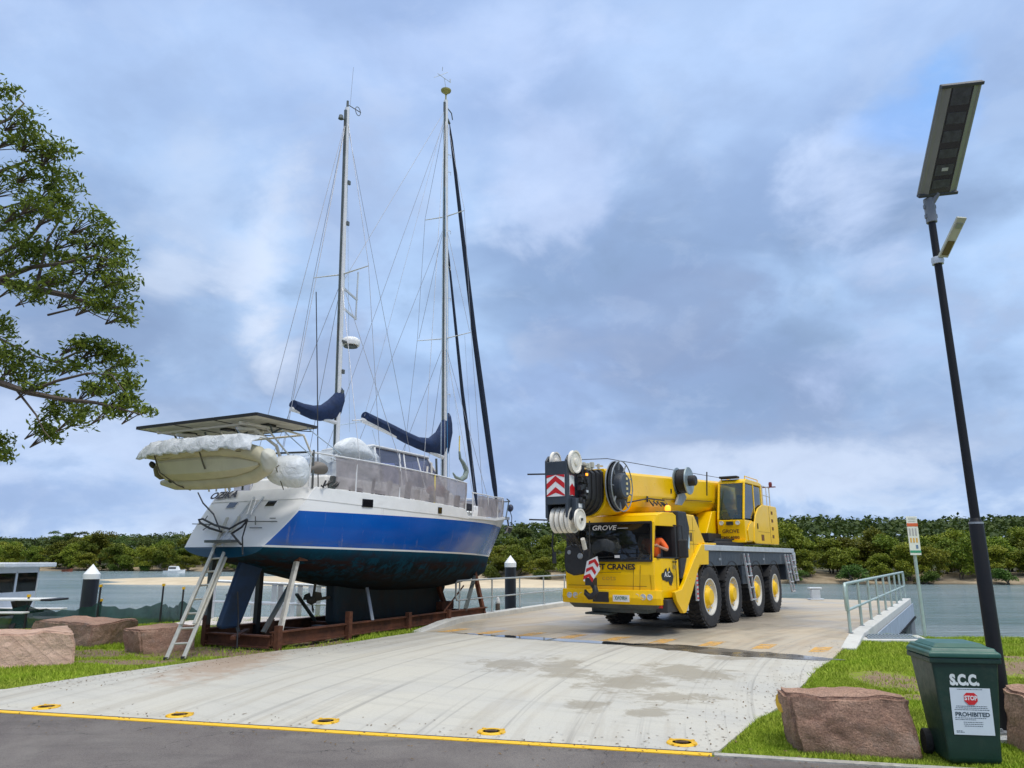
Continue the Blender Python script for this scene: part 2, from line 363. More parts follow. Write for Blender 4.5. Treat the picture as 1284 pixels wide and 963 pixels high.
for q in BARE:
    e = t.math('ADD', patch(t, *q, src), t.ramp(t.noise(2.6, 6, .75), .2, .8, -.75, .75)); e = t.ramp(e, .55, 1.0, 1, 0)
    f = e if f is None else t.math('MAXIMUM', f, e)
gc = t.mix(f, gc, soil)
gc = t.mix(t.ramp(t.xyz()[2], -.35, -.9), gc, (.16,.12,.08))
t.color(gc); t.b.inputs['Roughness'].default_value = .95; t.b.inputs['Specular IOR Level'].default_value = .15
t.bump(t.noise(60, 5, .75), .9, .03)
GR = npmesh('ground', np.stack([XX, YY, ZZ], -1).reshape(-1,3), quads, t.m); tag(GR, kind='structure')
GR.data.polygons.foreach_set('use_smooth', [True]*len(GR.data.polygons))

LX = lambda y: 1.77 + (y-6.81)*(-7.42/1.83)      # kerb line x at y
def LY(x): return 6.81 + (x-1.77)*(-1.83/7.42)
DRIVE = [(-9.6, LY(-9.6)+.12), (-8.4,9.72), (-7.3,9.86),(-6.57,10.1),(-6.1,11.15),(-5.45,12.25),(-4.3,14.15),(-3.66,14.8),(-3.2,15.6),(-2.72,16.6),(-2.1,17.75),(2.03,15.27),(5.24,12.72),(4.7,11.9),(4.03,10.66),(3.24,9.24),(2.3,7.8),(1.83,7.0),(1.72,LY(1.72)+.12)]
PLAT = [(-2.1,17.75),(-1.74,18.7),(-1.46,20.3),(6.0,35.9),(15.6,29.9),(7.3,16.2),(6.3,14.6),(5.24,12.72),(2.03,15.27)]
KERB = [(-40, LY(-40)), (40, LY(40))]
def slab(name, P, z0, z1, m, kind='structure', bevel=.0, label=None):
    o = MB().prism([(x,y,z0) for x,y in P], (0,0,z1-z0)).build(name, m, bevel=bevel); tag(o, kind=kind)
    return o
# concrete with rubber streaks running along the way the trucks turn in
def concrete(name, base, warm, stain, streak=.6):
    t = NT(name); src = t.co()
    al = math.atan2(.88, .47)
    mp = t.mapping((.16, 2.6, 1), (0,0,0), src=None)
    rot = t.new('ShaderNodeVectorRotate'); rot.rotation_type = 'Z_AXIS'; rot.inputs['Angle'].default_value = -al; t.link(src, rot.inputs[0])
    # bend: shift across by along^2
    sp = t.new('ShaderNodeSeparateXYZ'); t.link(rot.outputs[0], sp.inputs[0])
    bend = t.math('MULTIPLY', t.math('POWER', t.math('ABSOLUTE', t.math('SUBTRACT', sp.outputs[0], 14.)), 2.), .022)
    cb = t.new('ShaderNodeCombineXYZ'); t.link(sp.outputs[0], cb.inputs[0]); t.link(t.math('ADD', sp.outputs[1], bend), cb.inputs[1])
    st = t.noise(1, 6, .65, .2, src=t.mapping((.16,2.2,1), src=cb.outputs[0])); st2 = t.noise(1, 4, .6, .1, src=t.mapping((.10,7.5,1), (0,0,0), (3,5,0), src=cb.outputs[0]))
    st3 = t.noise(1, 3, .6, 0, src=t.mapping((.22,20,1), src=cb.outputs[0]))
    blotch = t.noise(.45, 6, .65, .6); fine = t.noise(26, 5, .7); gr = t.noise(160, 2, .6)
    c = t.mix(t.ramp(blotch, .35, .65), base, warm)
    c = t.mix(t.ramp(fine, .3, .7, .22, 0), c, tuple(x*.55 for x in base))
    c = t.mix(t.ramp(gr, .55, .75, 0, .22), c, (.2,.19,.17))
    c = t.mix(t.ramp(st, .50, .62, 0, .7*streak), c, stain)
    c = t.mix(t.ramp(t.math('MULTIPLY', t.ramp(st2, .56, .66), t.ramp(st3, .35, .6)), 0, 1, 0, 1.1*streak), c, (.21,.20,.18))
    br = t.noise(1, 5, .7, .1, src=t.mapping((3.5,.5,1), src=cb.outputs[0])); c = t.mix(t.ramp(br, .50, .66, 0, .28), c, tuple(x*.62 for x in base)); c = t.mix(t.ramp(t.noise(70, 3, .7), .60, .72, 0, .5), c, (.17,.15,.12))
    return t, c, blotch, fine
t, c, bl, fi = concrete('driveway_concrete', (.50,.487,.44), (.54,.515,.44), (.34,.30,.235))
f = None
for q in [(1.9,9.5,.75,.42),(1.55,8.6,.3,.28),(1.6,10.6,.75,.9),(2.6,11.6,.7,1.0),(.9,9.0,.3,.4),(3.7,13.2,.5,.4),(-.1,12.4,.6,.9),(.8,12.0,.5,1.3)]:
    e = t.math('ADD', patch(t, *q, t.co()), t.ramp(t.noise(2.2, 9, .78, .5), .25, .75, -1.1, 1.1)); e = t.ramp(e, .55, .95, 1, 0); f = e if f is None else t.math('MAXIMUM', f, e)
c = t.mix(t.math('MULTIPLY', f, .62), c, (.225,.19,.13))
# red-brown mud dragged off the grass along the boat side
e = t.ramp(t.math('ADD', patch(t, -4.6, 12.6, .8, 2.2, t.co()), t.ramp(t.noise(4, 6, .7), .2, .8, -.7, .7)), .4, 1.1, .75, 0)
c = t.mix(e, c, (.36,.25,.17))
t.color(c); t.link(t.ramp(bl, .3, .7, .55, .8), t.b.inputs['Roughness']); t.bump(fi, .25, .006)
tag(slab('driveway', DRIVE, -.22, 0., t.m))
t, c, bl, fi = concrete('platform_concrete', (.47,.42,.33), (.50,.42,.31), (.27,.19,.12), .55)
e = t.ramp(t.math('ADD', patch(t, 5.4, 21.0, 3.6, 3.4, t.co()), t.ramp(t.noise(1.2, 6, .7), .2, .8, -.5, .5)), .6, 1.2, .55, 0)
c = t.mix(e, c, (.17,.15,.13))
t.color(c); t.link(t.ramp(bl, .4, .62, .35, .8), t.b.inputs['Roughness']); t.bump(fi, .2, .006)
PLATM = t.m
slab('platform', PLAT, -.5, 0.001, PLATM)
CONC = mat('pale_concrete', (.55,.55,.52), .8, var=.1, scale=4, bump=.25, bscale=40, dirt=(.3,.28,.24), dirt_amt=.4)
# asphalt
t = NT('asphalt'); a = t.noise(.7, 6, .65, .5); g2 = t.noise(220, 2, .5); g3 = t.noise(60, 4, .7)
c = t.mix(t.ramp(a, .35, .65), (.085,.070,.068), (.165,.148,.135)); c = t.mix(t.ramp(g2, .5, .72, 0, .7), c, (.36,.33,.30)); c = t.mix(t.ramp(g3, .5, .3, 0, .5), c, (.035,.032,.035))
c = t.mix(t.ramp(t.noise(1, 5, .6, .3, src=t.mapping((.5, 2.4, 1), (0,0,-.24))), .52, .72, 0, .45), c, (.045,.042,.042))
vo = t.new('ShaderNodeTexVoronoi', feature='DISTANCE_TO_EDGE'); vo.inputs['Scale'].default_value = 1.5
wp = t.new('ShaderNodeVectorMath', operation='ADD'); t.link(t.co(), wp.inputs[0]); nn = t.new('ShaderNodeTexNoise'); nn.inputs['Scale'].default_value = 3; nn.inputs['Detail'].default_value = 5; t.link(t.co(), nn.inputs['Vector'])
sc_ = t.new('ShaderNodeVectorMath', operation='SCALE'); t.link(nn.outputs['Color'], sc_.inputs[0]); sc_.inputs['Scale'].default_value = .5; t.link(sc_.outputs[0], wp.inputs[1]); t.link(wp.outputs[0], vo.inputs['Vector'])
crack = t.math('MULTIPLY', t.ramp(vo.outputs['Distance'], .002, .010, .8, 0), t.ramp(t.noise(.8, 3), .53, .60))
c = t.mix(crack, c, (.012,.011,.012)); t.color(c); t.b.inputs['Roughness'].default_value = .85
t.bump(t.math('SUBTRACT', t.noise(150, 3, .7), t.math('MULTIPLY', crack, .6)), .8, .006)
slab('road', [(-40, LY(-40)-.02), (40, LY(40)-.02), (40,-30), (-40,-30)], -.2, -.004, t.m)
# yellow painted line along the drive mouth, thin concrete kerb elsewhere
d_ = Vector((7.42,-1.83,0)).normalized(); n_ = Vector((1.83,7.42,0)).normalized()
def strip(name, xa, xb, o0, o1, z0, z1, m, bevel=0):
    P = [Vector((xa,LY(xa),0))+n_*o0, Vector((xb,LY(xb),0))+n_*o0, Vector((xb,LY(xb),0))+n_*o1, Vector((xa,LY(xa),0))+n_*o1]
    return slab(name, [(p.x,p.y) for p in P], z0, z1, m, bevel=bevel)
t = NT('worn_yellow_line'); w = t.noise(9, 6, .75); c = t.mix(t.ramp(w, .60, .70, 0, .8), (.80,.47,.015), (.28,.2,.07)); t.color(c); t.b.inputs['Roughness'].default_value = .7
strip('road_line', -9.6, 1.72, -.02, .075, -.1, .004, t.m)
strip('kerb', -9.6, 1.72, .078, .118, -.1, .0015, mat('dark_joint', (.05,.045,.035), .9, var=.3, scale=9))
KC = mat('worn_kerb', (.36,.345,.31), .85, var=.3, scale=7, bump=.3, dirt=(.14,.14,.08), dirt_amt=.7, dscale=5)
strip('kerb', 1.74, 40, -.02, .075, -.1, .010, KC); strip('kerb', -40, -9.62, -.02, .075, -.1, .010, KC)
# raised pale kerb on the platform's boat side
kp = [(-2.2,17.65),(-1.95,18.2),(-1.74,18.8),(-1.58,19.6),(-1.44,20.3),(6.0,35.9)]
mb = MB(); rings = []
for i, p in enumerate(kp):
    a = Vector((*kp[max(0,i-1)],0)); b = Vector((*kp[min(len(kp)-1,i+1)],0)); dd = (b-a).normalized(); nn = Vector((-dd.y,dd.x,0)); q = Vector((*p,0)); h = .015 if i == 0 else (.08 if i==1 else .14)
    rings.append([q+nn*.14+Vector((0,0,-.3)), q+nn*.14+Vector((0,0,h)), q-nn*.14+Vector((0,0,h)), q-nn*.14+Vector((0,0,-.3))])
tag(mb.loft(rings).build('kerb', CONC, bevel=.02), kind='structure')
mb = MB(); rings = []
kp = [(6.35,14.5),(7.3,16.2),(15.6,29.9)]
for i, p in enumerate(kp):
    a = Vector((*kp[max(0,i-1)],0)); b = Vector((*kp[min(len(kp)-1,i+1)],0)); dd = (b-a).normalized(); nn = Vector((dd.y,-dd.x,0)); q = Vector((*p,0)); h = .01 if i == 0 else .12
    rings.append([q+nn*.14+Vector((0,0,-.45)), q+nn*.14+Vector((0,0,h)), q-nn*.14+Vector((0,0,h)), q-nn*.14+Vector((0,0,-.45))])
tag(mb.loft(rings).build('kerb', CONC, bevel=.02), kind='structure')
# rebated far edge
# faded slanted dashes painted across the platform
t = NT('faded_orange_paint'); w = t.noise(5, 6, .75); tr = t.new('ShaderNodeBsdfTransparent'); mx = t.new('ShaderNodeMixShader'); t.color((.72,.40,.09)); t.b.inputs['Roughness'].default_value = .8
t.link(t.ramp(w, .42, .62, .12, .95), mx.inputs[0]); t.link(t.b.outputs[0], mx.inputs[1]); t.link(tr.outputs[0], mx.inputs[2]); t.link(mx.outputs[0], t.out.inputs[0]); DASHM = t.m
mb = MB(); u_ = Vector((.5,.86,0))
for k in range(9):
    p0 = lerp(Vector((-1.35,18.0,0)), Vector((5.75,14.3,0)), k/8); a = p0 - u_*.45; b = p0 + u_*.45; w = Vector((.17,0,0))
    mb.add([a-w+Vector((0,0,.005)), a+w+Vector((0,0,.005)), b+w+Vector((0,0,.005)), b-w+Vector((0,0,.005))], [(0,1,2,3)])
tag(mb.build('platform_marking', DASHM), kind='structure')
# puddle and wet streak along the joint
def blob(P, n=90, jit=.12, seed=1):
    rr = random.Random(seed); out = []
    for i in range(len(P)):
        a, b = Vector(P[i]), Vector(P[(i+1) % len(P)]); m = max(2, int((b-a).length/.18))
        for k in range(m):
            q = a.lerp(b, k/m); out.append((q.x + rr.uniform(-1,1)*jit*.4, q.y + rr.uniform(-1,1)*jit))
    return out
t = NT('puddle_water'); t.color((.03,.035,.04)); t.b.inputs['Roughness'].default_value = .015; t.b.inputs['IOR'].default_value = 1.4; t.b.inputs['Specular IOR Level'].default_value = 1.0
slab('puddle', blob([(-1.35,17.42),(.3,16.62),(2.1,15.5),(2.75,14.85),(1.9,15.12),(.2,16.15)], jit=.05), -.01, .006, t.m)
t = NT('wet_concrete'); t.color(t.mix(t.ramp(t.noise(2.5, 6, .7), .35, .65), (.10,.085,.065), (.17,.15,.12))); t.link(t.ramp(t.noise(1.3,5), .35,.6,.06,.4), t.b.inputs['Roughness'])
slab('wet_patch', blob([(2.0,15.25),(3.0,15.25),(4.2,14.25),(5.55,12.95),(5.2,12.75),(3.7,13.45),(2.9,14.2)], jit=.09, seed=4), -.01, .005, t.m)

# ------------------------------------------------------------------ water
t = NT('estuary_water'); t.color(t.mix(t.ramp(t.noise(.05, 6, .7, .5, src=t.mapping((.4,1.6,1))), .38, .62), (.12,.195,.20), (.25,.31,.33)))  # pale patches in the base colour stand in for ripple and sky reflections
t.b.inputs['Roughness'].default_value = .13; t.b.inputs['IOR'].default_value = 1.33
wv = t.math('ADD', t.math('MULTIPLY', t.noise(1.1, 6, .7, .4, src=t.mapping((.55,1.6,1))), 1.), t.math('MULTIPLY', t.noise(.28, 4, .6, .3, src=t.mapping((.4,1.5,1))), 2.2))
t.bump(wv, 1.0, .42)
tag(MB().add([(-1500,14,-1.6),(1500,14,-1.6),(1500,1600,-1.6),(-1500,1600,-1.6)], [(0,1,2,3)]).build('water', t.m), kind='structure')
# ------------------------------------------------------------------ far shore
FX = [-1500,-260,-170,-125,-85,-62,-41,-18,-5,6.5,27,63,110,200,1500]; FY = [420,240,212,198,190,182,168,140,117,104,98,92,90,96,400]
def far_z(x, y):
    s = np.interp(x, FX, FY) + (vnoise(x, y, .12, 5)-.5)*5; d = y - s
    z = -2.2 + smooth(d/4)*.9 + smooth((d-3)/9)*.9
    right = smooth((x+30)/60); hill = smooth((d-12)/75)*(6.2*right + 5.0*(1-right)) + smooth((d-10)/120)*(vnoise(x, y, .018, 8)-.35)*4
    return z + hill + (vnoise(x,y,.5,6)-.5)*.25
xs = np.concatenate([np.linspace(-1500,-270,12), np.linspace(-260,200,185), np.linspace(215,1500,12)]); vs_ = np.concatenate([np.linspace(-12,40,42), np.linspace(46,200,24), np.linspace(260,1000,8)])
XX, VV = np.meshgrid(xs, vs_); YY = VV + np.interp(XX, FX, FY); ZZ = far_z(XX, YY)
nx, ny = len(xs), len(vs_); idx = np.arange(nx*ny).reshape(ny, nx); quads = np.stack([idx[:-1,:-1], idx[:-1,1:], idx[1:,1:], idx[1:,:-1]], -1).reshape(-1,4)
t = NT('far_bank_mud'); zz = t.xyz()[2]; c = t.mix(t.ramp(t.noise(.35, 7, .7), .35, .65), (.20,.145,.085), (.40,.32,.22)); c = t.mix(t.ramp(t.noise(1.5, 5, .7), .5, .7, 0, .6), c, (.10,.10,.04))
c = t.mix(t.ramp(zz, -1.62, -1.35, 1, 0), c, (.09,.075,.05)); c = t.mix(t.ramp(zz, -.7, .2), c, (.035,.045,.015)); t.color(c); t.b.inputs['Roughness'].default_value = .9
tag(npmesh('far_bank', np.stack([XX,YY,ZZ],-1).reshape(-1,3), quads, t.m), kind='structure')
# sandbank in mid-river
def mound(name, cx, cy, rx, ry, h, m, seed, ang=0):
    V = []; Q = []; n = 90; k = 14
    for j in range(k+1):
        for i in range(n):
            a = 2*PI*i/n; w = 1 + (float(vnoise(math.cos(a)*3, math.sin(a)*3, 1, seed))-.5)*.5; r = j/k
            x = math.cos(a)*rx*r*w; y = math.sin(a)*ry*r*w; z = -1.8 + h*(1-r**4) + (float(vnoise(x, y, .3, seed))-.5)*.1*(1-r)
            V.append((cx + x*math.cos(ang) - y*math.sin(ang), cy + x*math.sin(ang) + y*math.cos(ang), z))
    for j in range(k):
        for i in range(n): Q.append((j*n+i, j*n+(i+1)%n, (j+1)*n+(i+1)%n, (j+1)*n+i))
    return tag(npmesh(name, V, Q, m), kind='structure')
t = NT('river_sand'); t.color(t.mix(t.ramp(t.noise(.25, 6, .7), .35, .65), (.46,.37,.24), (.60,.50,.35))); t.b.inputs['Roughness'].default_value = .85; SAND = t.m
mound('sandbank', -27, 107, 40, 20, .75, SAND, 3, -.25); mound('sandbank', 0, 92, 17, 6, .6, SAND, 8)
# ------------------------------------------------------------------ vegetation
npr = np.random.RandomState(5)
def leafquads(C, size, aspect=.45, upbias=.4, r=npr, droop=0.):
    """one bent leaf-shaped quad at each centre"""
    n = len(C); nrm = r.normal(size=(n,3)); nrm[:,2] = np.abs(nrm[:,2]) + upbias; nrm /= np.linalg.norm(nrm, axis=1, keepdims=True)
    a = r.normal(size=(n,3)); a[:,2] -= droop; a -= nrm*(a*nrm).sum(1, keepdims=True); a /= np.linalg.norm(a, axis=1, keepdims=True); b = np.cross(nrm, a)
    s = (size*r.uniform(.6, 1.4, n))[:,None]; w = s*aspect
    V = np.stack([C-a*s*.5, C+b*w*.5, C+a*s*.5, C-b*w*.5], 1).reshape(-1,3); Q = np.arange(4*n).reshape(n,4); return V, Q
MANG = leafmat('mangrove_leaves', (.08,.12,.012), (.23,.26,.025)); GUML = leafmat('gum_leaves', (.045,.085,.016), (.11,.16,.035)); DARKL = leafmat('dark_bush_leaves', (.04,.075,.012), (.10,.15,.024))
BARK = mat('grey_bark', (.16,.13,.10), .9, var=.3, scale=2, bump=.5, bscale=8)
def crown_pts(lobes, per, r):
    out = []
    for (cx, cy, cz, rx, rz) in lobes:
        d = r.normal(size=(per,3)); d /= np.linalg.norm(d, axis=1, keepdims=True); d[:,2] = np.where(d[:,2] < -.25, -d[:,2]*.6, d[:,2])
        rad = r.uniform(.62, 1.05, per)[:,None]; cl = (np.sin(d[:,0]*5+cx)*np.sin(d[:,1]*6+cy)*np.sin(d[:,2]*5+cz)*.22)[:,None]
        out.append(np.array([cx,cy,cz]) + d*(rad+cl)*np.array([rx,rx,rz]))
    return np.concatenate(out)
def far_tree(kind, seed):
    r = np.random.RandomState(seed); py = random.Random(seed)
    root = thing('mangrove_tree' if kind == 0 else ('gum_tree' if kind == 1 else 'mangrove_bush'), 'x', 'tree')
    if kind == 0:      # broad spreading mangrove, 5.5 m
        lobes = [(py.uniform(-2.7,2.7), py.uniform(-2.4,2.4), lerp(.9,4.7,(q/16)**.8)*1., py.uniform(1.1,1.6), py.uniform(.8,1.1)) for q in range(17)]; lobes = [(a*(1.15-.12*c), b*(1.15-.12*c), c, d, e) for a,b,c,d,e in lobes]; per, sz, m = 400, .31, MANG; H = 1.6
    elif kind == 1:    # taller gum with flat clumps on bare limbs, 9 m
        lobes = [(py.uniform(-2.3,2.3), py.uniform(-2.2,2.2), py.uniform(4.0,7.8), py.uniform(1.1,1.7), py.uniform(.7,1.0)) for _ in range(13)]; per, sz, m = 330, .33, GUML; H = 4.5
    else:
        lobes = [(py.uniform(-1.8,1.8), py.uniform(-1.4,1.4), py.uniform(.8,2.4), py.uniform(.9,1.4), py.uniform(.8,1.1)) for _ in range(8)]; per, sz, m = 300, .30, DARKL; H = 1.2
    V, Q = leafquads(crown_pts(lobes, per, r), sz, .62, .5, r); npmesh('crown', V, Q, m, root)
    mb = MB()
    k = 4 if kind != 1 else 2
    for i in range(k):
        a = py.uniform(0, 2*PI); x, y = math.cos(a)*.35, math.sin(a)*.3; lb = lobes[i]
        mb.tube([(x*.5,y*.5,-.5),(x,y,H*.4),(lerp(x,lb[0],.5),lerp(y,lb[1],.5),H*.8),(lb[0],lb[1],lb[2])], [.16,.12,.09,.04], 5)
    mb.build('trunk', BARK, root); return root
PROT = {0: [far_tree(0, 11+i) for i in range(4)], 1: [far_tree(1, 31+i) for i in range(3)], 2: [far_tree(2, 51+i) for i in range(2)]}
used = set()
LB = {0: ['broad yellow-green mangrove tree in the thick belt along the far shore', 'mangroves lining the far shore'],
      1: ['tall open-crowned gum tree rising above the mangroves across the water', 'gum trees on the rise across the water'],
      2: ['low dark mangrove bush at the muddy edge of the far shore', 'low bushes at the far water edge']}
def place_tree(kind, x, y, sc, sz=1.):
    i = rnd.randrange(len(PROT[kind])); p = PROT[kind][i]
    if (kind, i) in used: o = copy_tree(p)
    else: o = p; used.add((kind, i))
    o.location = (x, y, float(far_z(np.array(x), np.array(y))) - .1); o.rotation_euler = (0,0,rnd.uniform(0,6.28)); o.scale = (sc, sc, sc*sz)
    o['label'], o['group'] = LB[kind]; o['category'] = 'bush' if kind == 2 else 'tree'
def shore(x): return float(np.interp(x, FX, FY))
x = -185.
while x < 122:                                     # front belt, second and third belts behind it
    near = x > -22; st = 3.9 if near else 6.0
    for row, (off, sc) in enumerate([(7 if x > 0 else 4, .72), (12, .88), (19, .96)]):
        if row == 2 and not near and rnd.random() < .35: continue
        place_tree(0, x + rnd.uniform(-1.2,1.2), shore(x) + off + rnd.uniform(-1.6,1.6), sc*rnd.uniform(.82,1.18)*(1.0 if near else 1.25), rnd.uniform(.8,1.3))
    x += st*rnd.uniform(.85,1.15)
x = -190.
while x < 135:
    near = x > -22; place_tree(1 if rnd.random() < (.35 if near else .8) else 0, x, shore(x) + rnd.uniform(26,44), rnd.uniform(.62,.98)*(.92 if near else 1.15)); x += rnd.uniform(4.5,7.5) if near else rnd.uniform(5,8.5)
for x in list(np.arange(-8, 98, 6.3)) + list(np.arange(-120, -20, 9.)): place_tree(2, x + rnd.uniform(-2,2), shore(x) + 2.5 + rnd.uniform(-.8,1.5), rnd.uniform(.5,.85))
# the wooded rise behind: far-off wood that reads as one mass
r = np.random.RandomState(77); n = 2800; xx = r.uniform(-330, 260, n); dd_ = np.where(r.rand(n) < .5, r.uniform(28,75,n), r.uniform(70,100,n)); yy = np.interp(xx, FX, FY) + dd_; C = []
zz = far_z(xx, yy)
for i in range(n):
    m = 60; d = r.normal(size=(m,3)); d /= np.linalg.norm(d, axis=1, keepdims=True); d[:,2] = np.abs(d[:,2]); rad = r.uniform(2.0,3.4)
    C.append(np.array([xx[i], yy[i], zz[i] + r.uniform(1.2,3.6)]) + d*np.array([rad, rad, rad*.8])*r.uniform(.7,1.05,(m,1)))
V, Q = leafquads(np.concatenate(C), .85, .7, .6, r); tag(npmesh('distant_wood', V, Q, leafmat('hill_leaves', (.025,.045,.010), (.07,.095,.020))), 'dense green wood covering the rise beyond the mangroves', 'wood', kind='stuff')

# ------------------------------------------------------------------ near grass
def in_bare(x, y):
    f = np.zeros(len(x), bool)
    for cx, cy, rx, ry in BARE: f |= (((x-cx)/rx)**2 + ((y-cy)/ry)**2) < .8
    return f
def grass(n, x0, x1, y0, y1, hgt, r):
    x = r.uniform(x0, x1, n); y = r.uniform(y0, y1, n)
    ok = ~inpoly(x, y, DRIVE) & ~inpoly(x, y, PLAT) & (y > LY(x)+.16) & ~(in_bare(x, y) & (r.rand(n) < .93)) & (y < np.interp(x, SHX, SHY) + .8) & (vnoise(x, y, 1.6, 4) + r.rand(n)*.6 > .38) & (np.abs(x) < y*.78)
    x = x[ok]; y = y[ok]; n = len(x); z = ground_z(x, y); h = hgt*r.uniform(.5, 1.3, n)*(.6 + .8*vnoise(x, y, 2.3, 9)); a = r.uniform(0, 6.28, n); w = .0045 + .0004*y
    dx, dy = np.cos(a)*w, np.sin(a)*w; lx, ly = r.normal(size=n)*h*.55, r.normal(size=n)*h*.55
    V = np.stack([np.stack([x-dx, y-dy, z-.01], 1), np.stack([x+dx, y+dy, z-.01], 1), np.stack([x+lx, y+ly, z+h], 1)], 1).reshape(-1,3); return V
r = np.random.RandomState(3)
V = np.concatenate([grass(260000, 1.5, 8, 6.4, 11, .034, r), grass(130000, 3, 14, 11, 17.4, .045, r), grass(150000, -13, -2.2, 9.8, 16, .05, r), grass(110000, -16, -1.5, 16, 22, .08, r)])
t = NT('grass_blades'); geo = t.new('ShaderNodeNewGeometry'); c = t.mix(geo.outputs['Random Per Island'], (.19,.31,.012), (.40,.50,.05)); c = t.mix(t.ramp(t.noise(.9, 5, .6), .4, .65, 0, .45), c, (.30,.30,.06)); t.color(c)
t.b.inputs['Roughness'].default_value = .7; t.b.inputs['Specular IOR Level'].default_value = .2
tag(npmesh('grass', V, np.arange(len(V)).reshape(-1,3), t.m), 'short bright green turf blades on both sides of the drive', 'grass', kind='stuff')

# leaf litter blown along the slab edges
n = 900; r4 = np.random.RandomState(9); ex = [(-6.57,10.1),(-6.1,11.15),(-5.45,12.25),(-4.3,14.15),(-3.2,15.6)]; ex2 = [(1.83,7.0),(3.24,9.24),(4.03,10.66),(5.24,12.72),(6.9,15.5)]; P_ = []
for i in range(n):
    E_ = ex if i % 2 else ex2; k = r4.randint(len(E_)-1); u = r4.rand(); q = np.array(E_[k])*(1-u)+np.array(E_[k+1])*u; off = abs(r4.normal())*.55*(1 if i % 2 else -1); P_.append((q[0]+off, q[1]+r4.normal()*.1, .006))
for i in range(500): xx_ = r4.uniform(-8, 3); P_.append((xx_, LY(xx_)+r4.normal()*.35, .008))
V, Q = leafquads(np.array(P_), .035, .4, 6., r4); tag(npmesh('leaf_litter', V, Q, mat('dry_leaves', (.14,.09,.04), .9, var=.5, scale=9)), 'dry fallen leaves scattered on the concrete edges', 'fallen leaves', kind='stuff')

# ------------------------------------------------------------------ big gum whose limbs reach in at the side
gum = thing('gum_tree', 'large leafy gum tree on the near bank, limbs reaching over the picnic table', 'tree', (-15.2, 12.4, 0))
go = Vector((-15.2, 12.4, 0)); mb = MB(); twigs = []
mb.tube([(0,0,-.3),(.1,0,1.2),(.3,-.1,3.0),(.9,.1,5.0),(1.2,.2,7.5),(1.6,.4,10.5)], [.42,.34,.29,.24,.16,.06], 12)
tips = []
def limb(px, Y0, Y1, r0, start=None):
    """px: list of photo pixels along the limb, from the trunk outwards"""
    n = len(px); pts = [D(*p, lerp(Y0, Y1, i/(n-1))) - go for i, p in enumerate(px)]
    if start is not None: pts = [Vector(start)] + pts
    m = len(pts); mb.tube(pts, [max(.008, r0*(1-i/(m-1))**.8) for i in range(m)], 6)
    return pts
L = [([(-60,345),(0,352),(45,362),(90,372),(125,385),(150,395)],12.2,11.6,.11,(.75,0,4.4)),
     ([(0,350),(40,335),(80,330),(120,320),(150,330)],12.0,11.2,.05,None), ([(45,362),(60,300),(85,260),(95,250)],12,12.6,.03,None),
     ([(-60,330),(0,318),(35,300),(60,270),(80,235)],12.3,12.6,.07,(1.0,.1,5.6)), ([(-50,250),(0,215),(40,200),(75,190)],12.3,12.0,.06,(1.15,.2,6.9)), ([(-40,170),(10,150),(30,130),(5,105)],12.5,12.8,.05,(1.3,.3,8.6)),
     ([(-60,450),(0,480),(35,492),(75,500),(120,505),(160,515),(178,520)],11.9,11.0,.08,(.5,0,3.7)), ([(35,492),(70,478),(110,468),(140,470),(155,490)],11.6,11.0,.03,None), ([(20,488),(45,520),(55,540),(62,548)],11.7,11.2,.02,None),
     ([(-50,440),(0,425),(40,445),(70,455)],12.0,12.4,.05,(.6,0,4.0)), ([(70,455),(100,440),(130,445),(150,455)],12,12.2,.025,None), ([(90,372),(110,345),(140,330),(155,350)],11.8,11.5,.025,None), ([(0,352),(25,375),(30,385)],12,11.8,.012,None),
     ([(-60,330),(-30,280),(0,262),(40,250),(70,258)],12.5,12.9,.04,None),([(60,395),(100,385),(130,400),(145,405)],12,11.6,.02,None)]
for a in L: limb(*a)
CL = [(8,120,16),(30,150,20),(50,175,20),(15,175,20),(75,195,20),(85,225,18),(45,215,20),(10,235,22),(70,240,18),(30,265,18),(5,280,20),(50,255,14),
      (5,330,16),(30,315,14),(80,255,14),(70,270,10),(110,280,18),(90,300,16),(130,300,18),(145,320,20),(110,330,18),(155,345,18),(130,355,20),(85,325,14),(60,318,16),(20,360,10),(40,310,14),(150,375,16),(155,392,12),(120,380,14),(95,372,12),(75,345,12),(60,352,12),(45,368,10),
      (5,410,16),(10,440,18),(30,455,16),(60,460,14),(100,430,14),(125,435,16),(150,455,16),(100,455,12),(140,480,16),(120,490,12),(160,480,12),(155,500,14),(178,515,8),(140,515,10),(105,515,10),(75,500,10),(95,525,10),(62,545,10),(55,535,9),(70,515,9),(3,555,14),(0,570,12),(150,440,12),(15,470,12),(45,485,9)]
r = np.random.RandomState(21); P3 = []
for (px, py, rad) in CL:
    Y = 11.9 + r.uniform(-.7, .7); c0 = np.array(D(px, py, Y) - go); R3 = rad/911*Y*.96; k = int(60 + rad*11)
    sub = c0 + np.clip(r.normal(size=(max(5, int(rad/1.7)),3)), -1.4, 1.4)*np.array([R3*.55, R3*.9, R3*.48])
    for s_ in sub:
        m = int(k*1.15/len(sub)); P3.append(s_ + np.clip(r.normal(size=(m,3)), -1.7, 1.7)*np.array([.095,.11,.055]))
        a = Vector(c0) + Vector((-.3, 0, -.22)); mb.tube([a, Vector(lerp(np.array(a), s_, .6)) + Vector((0,0,.03)), Vector(s_)], [.011,.008,.004], 4)
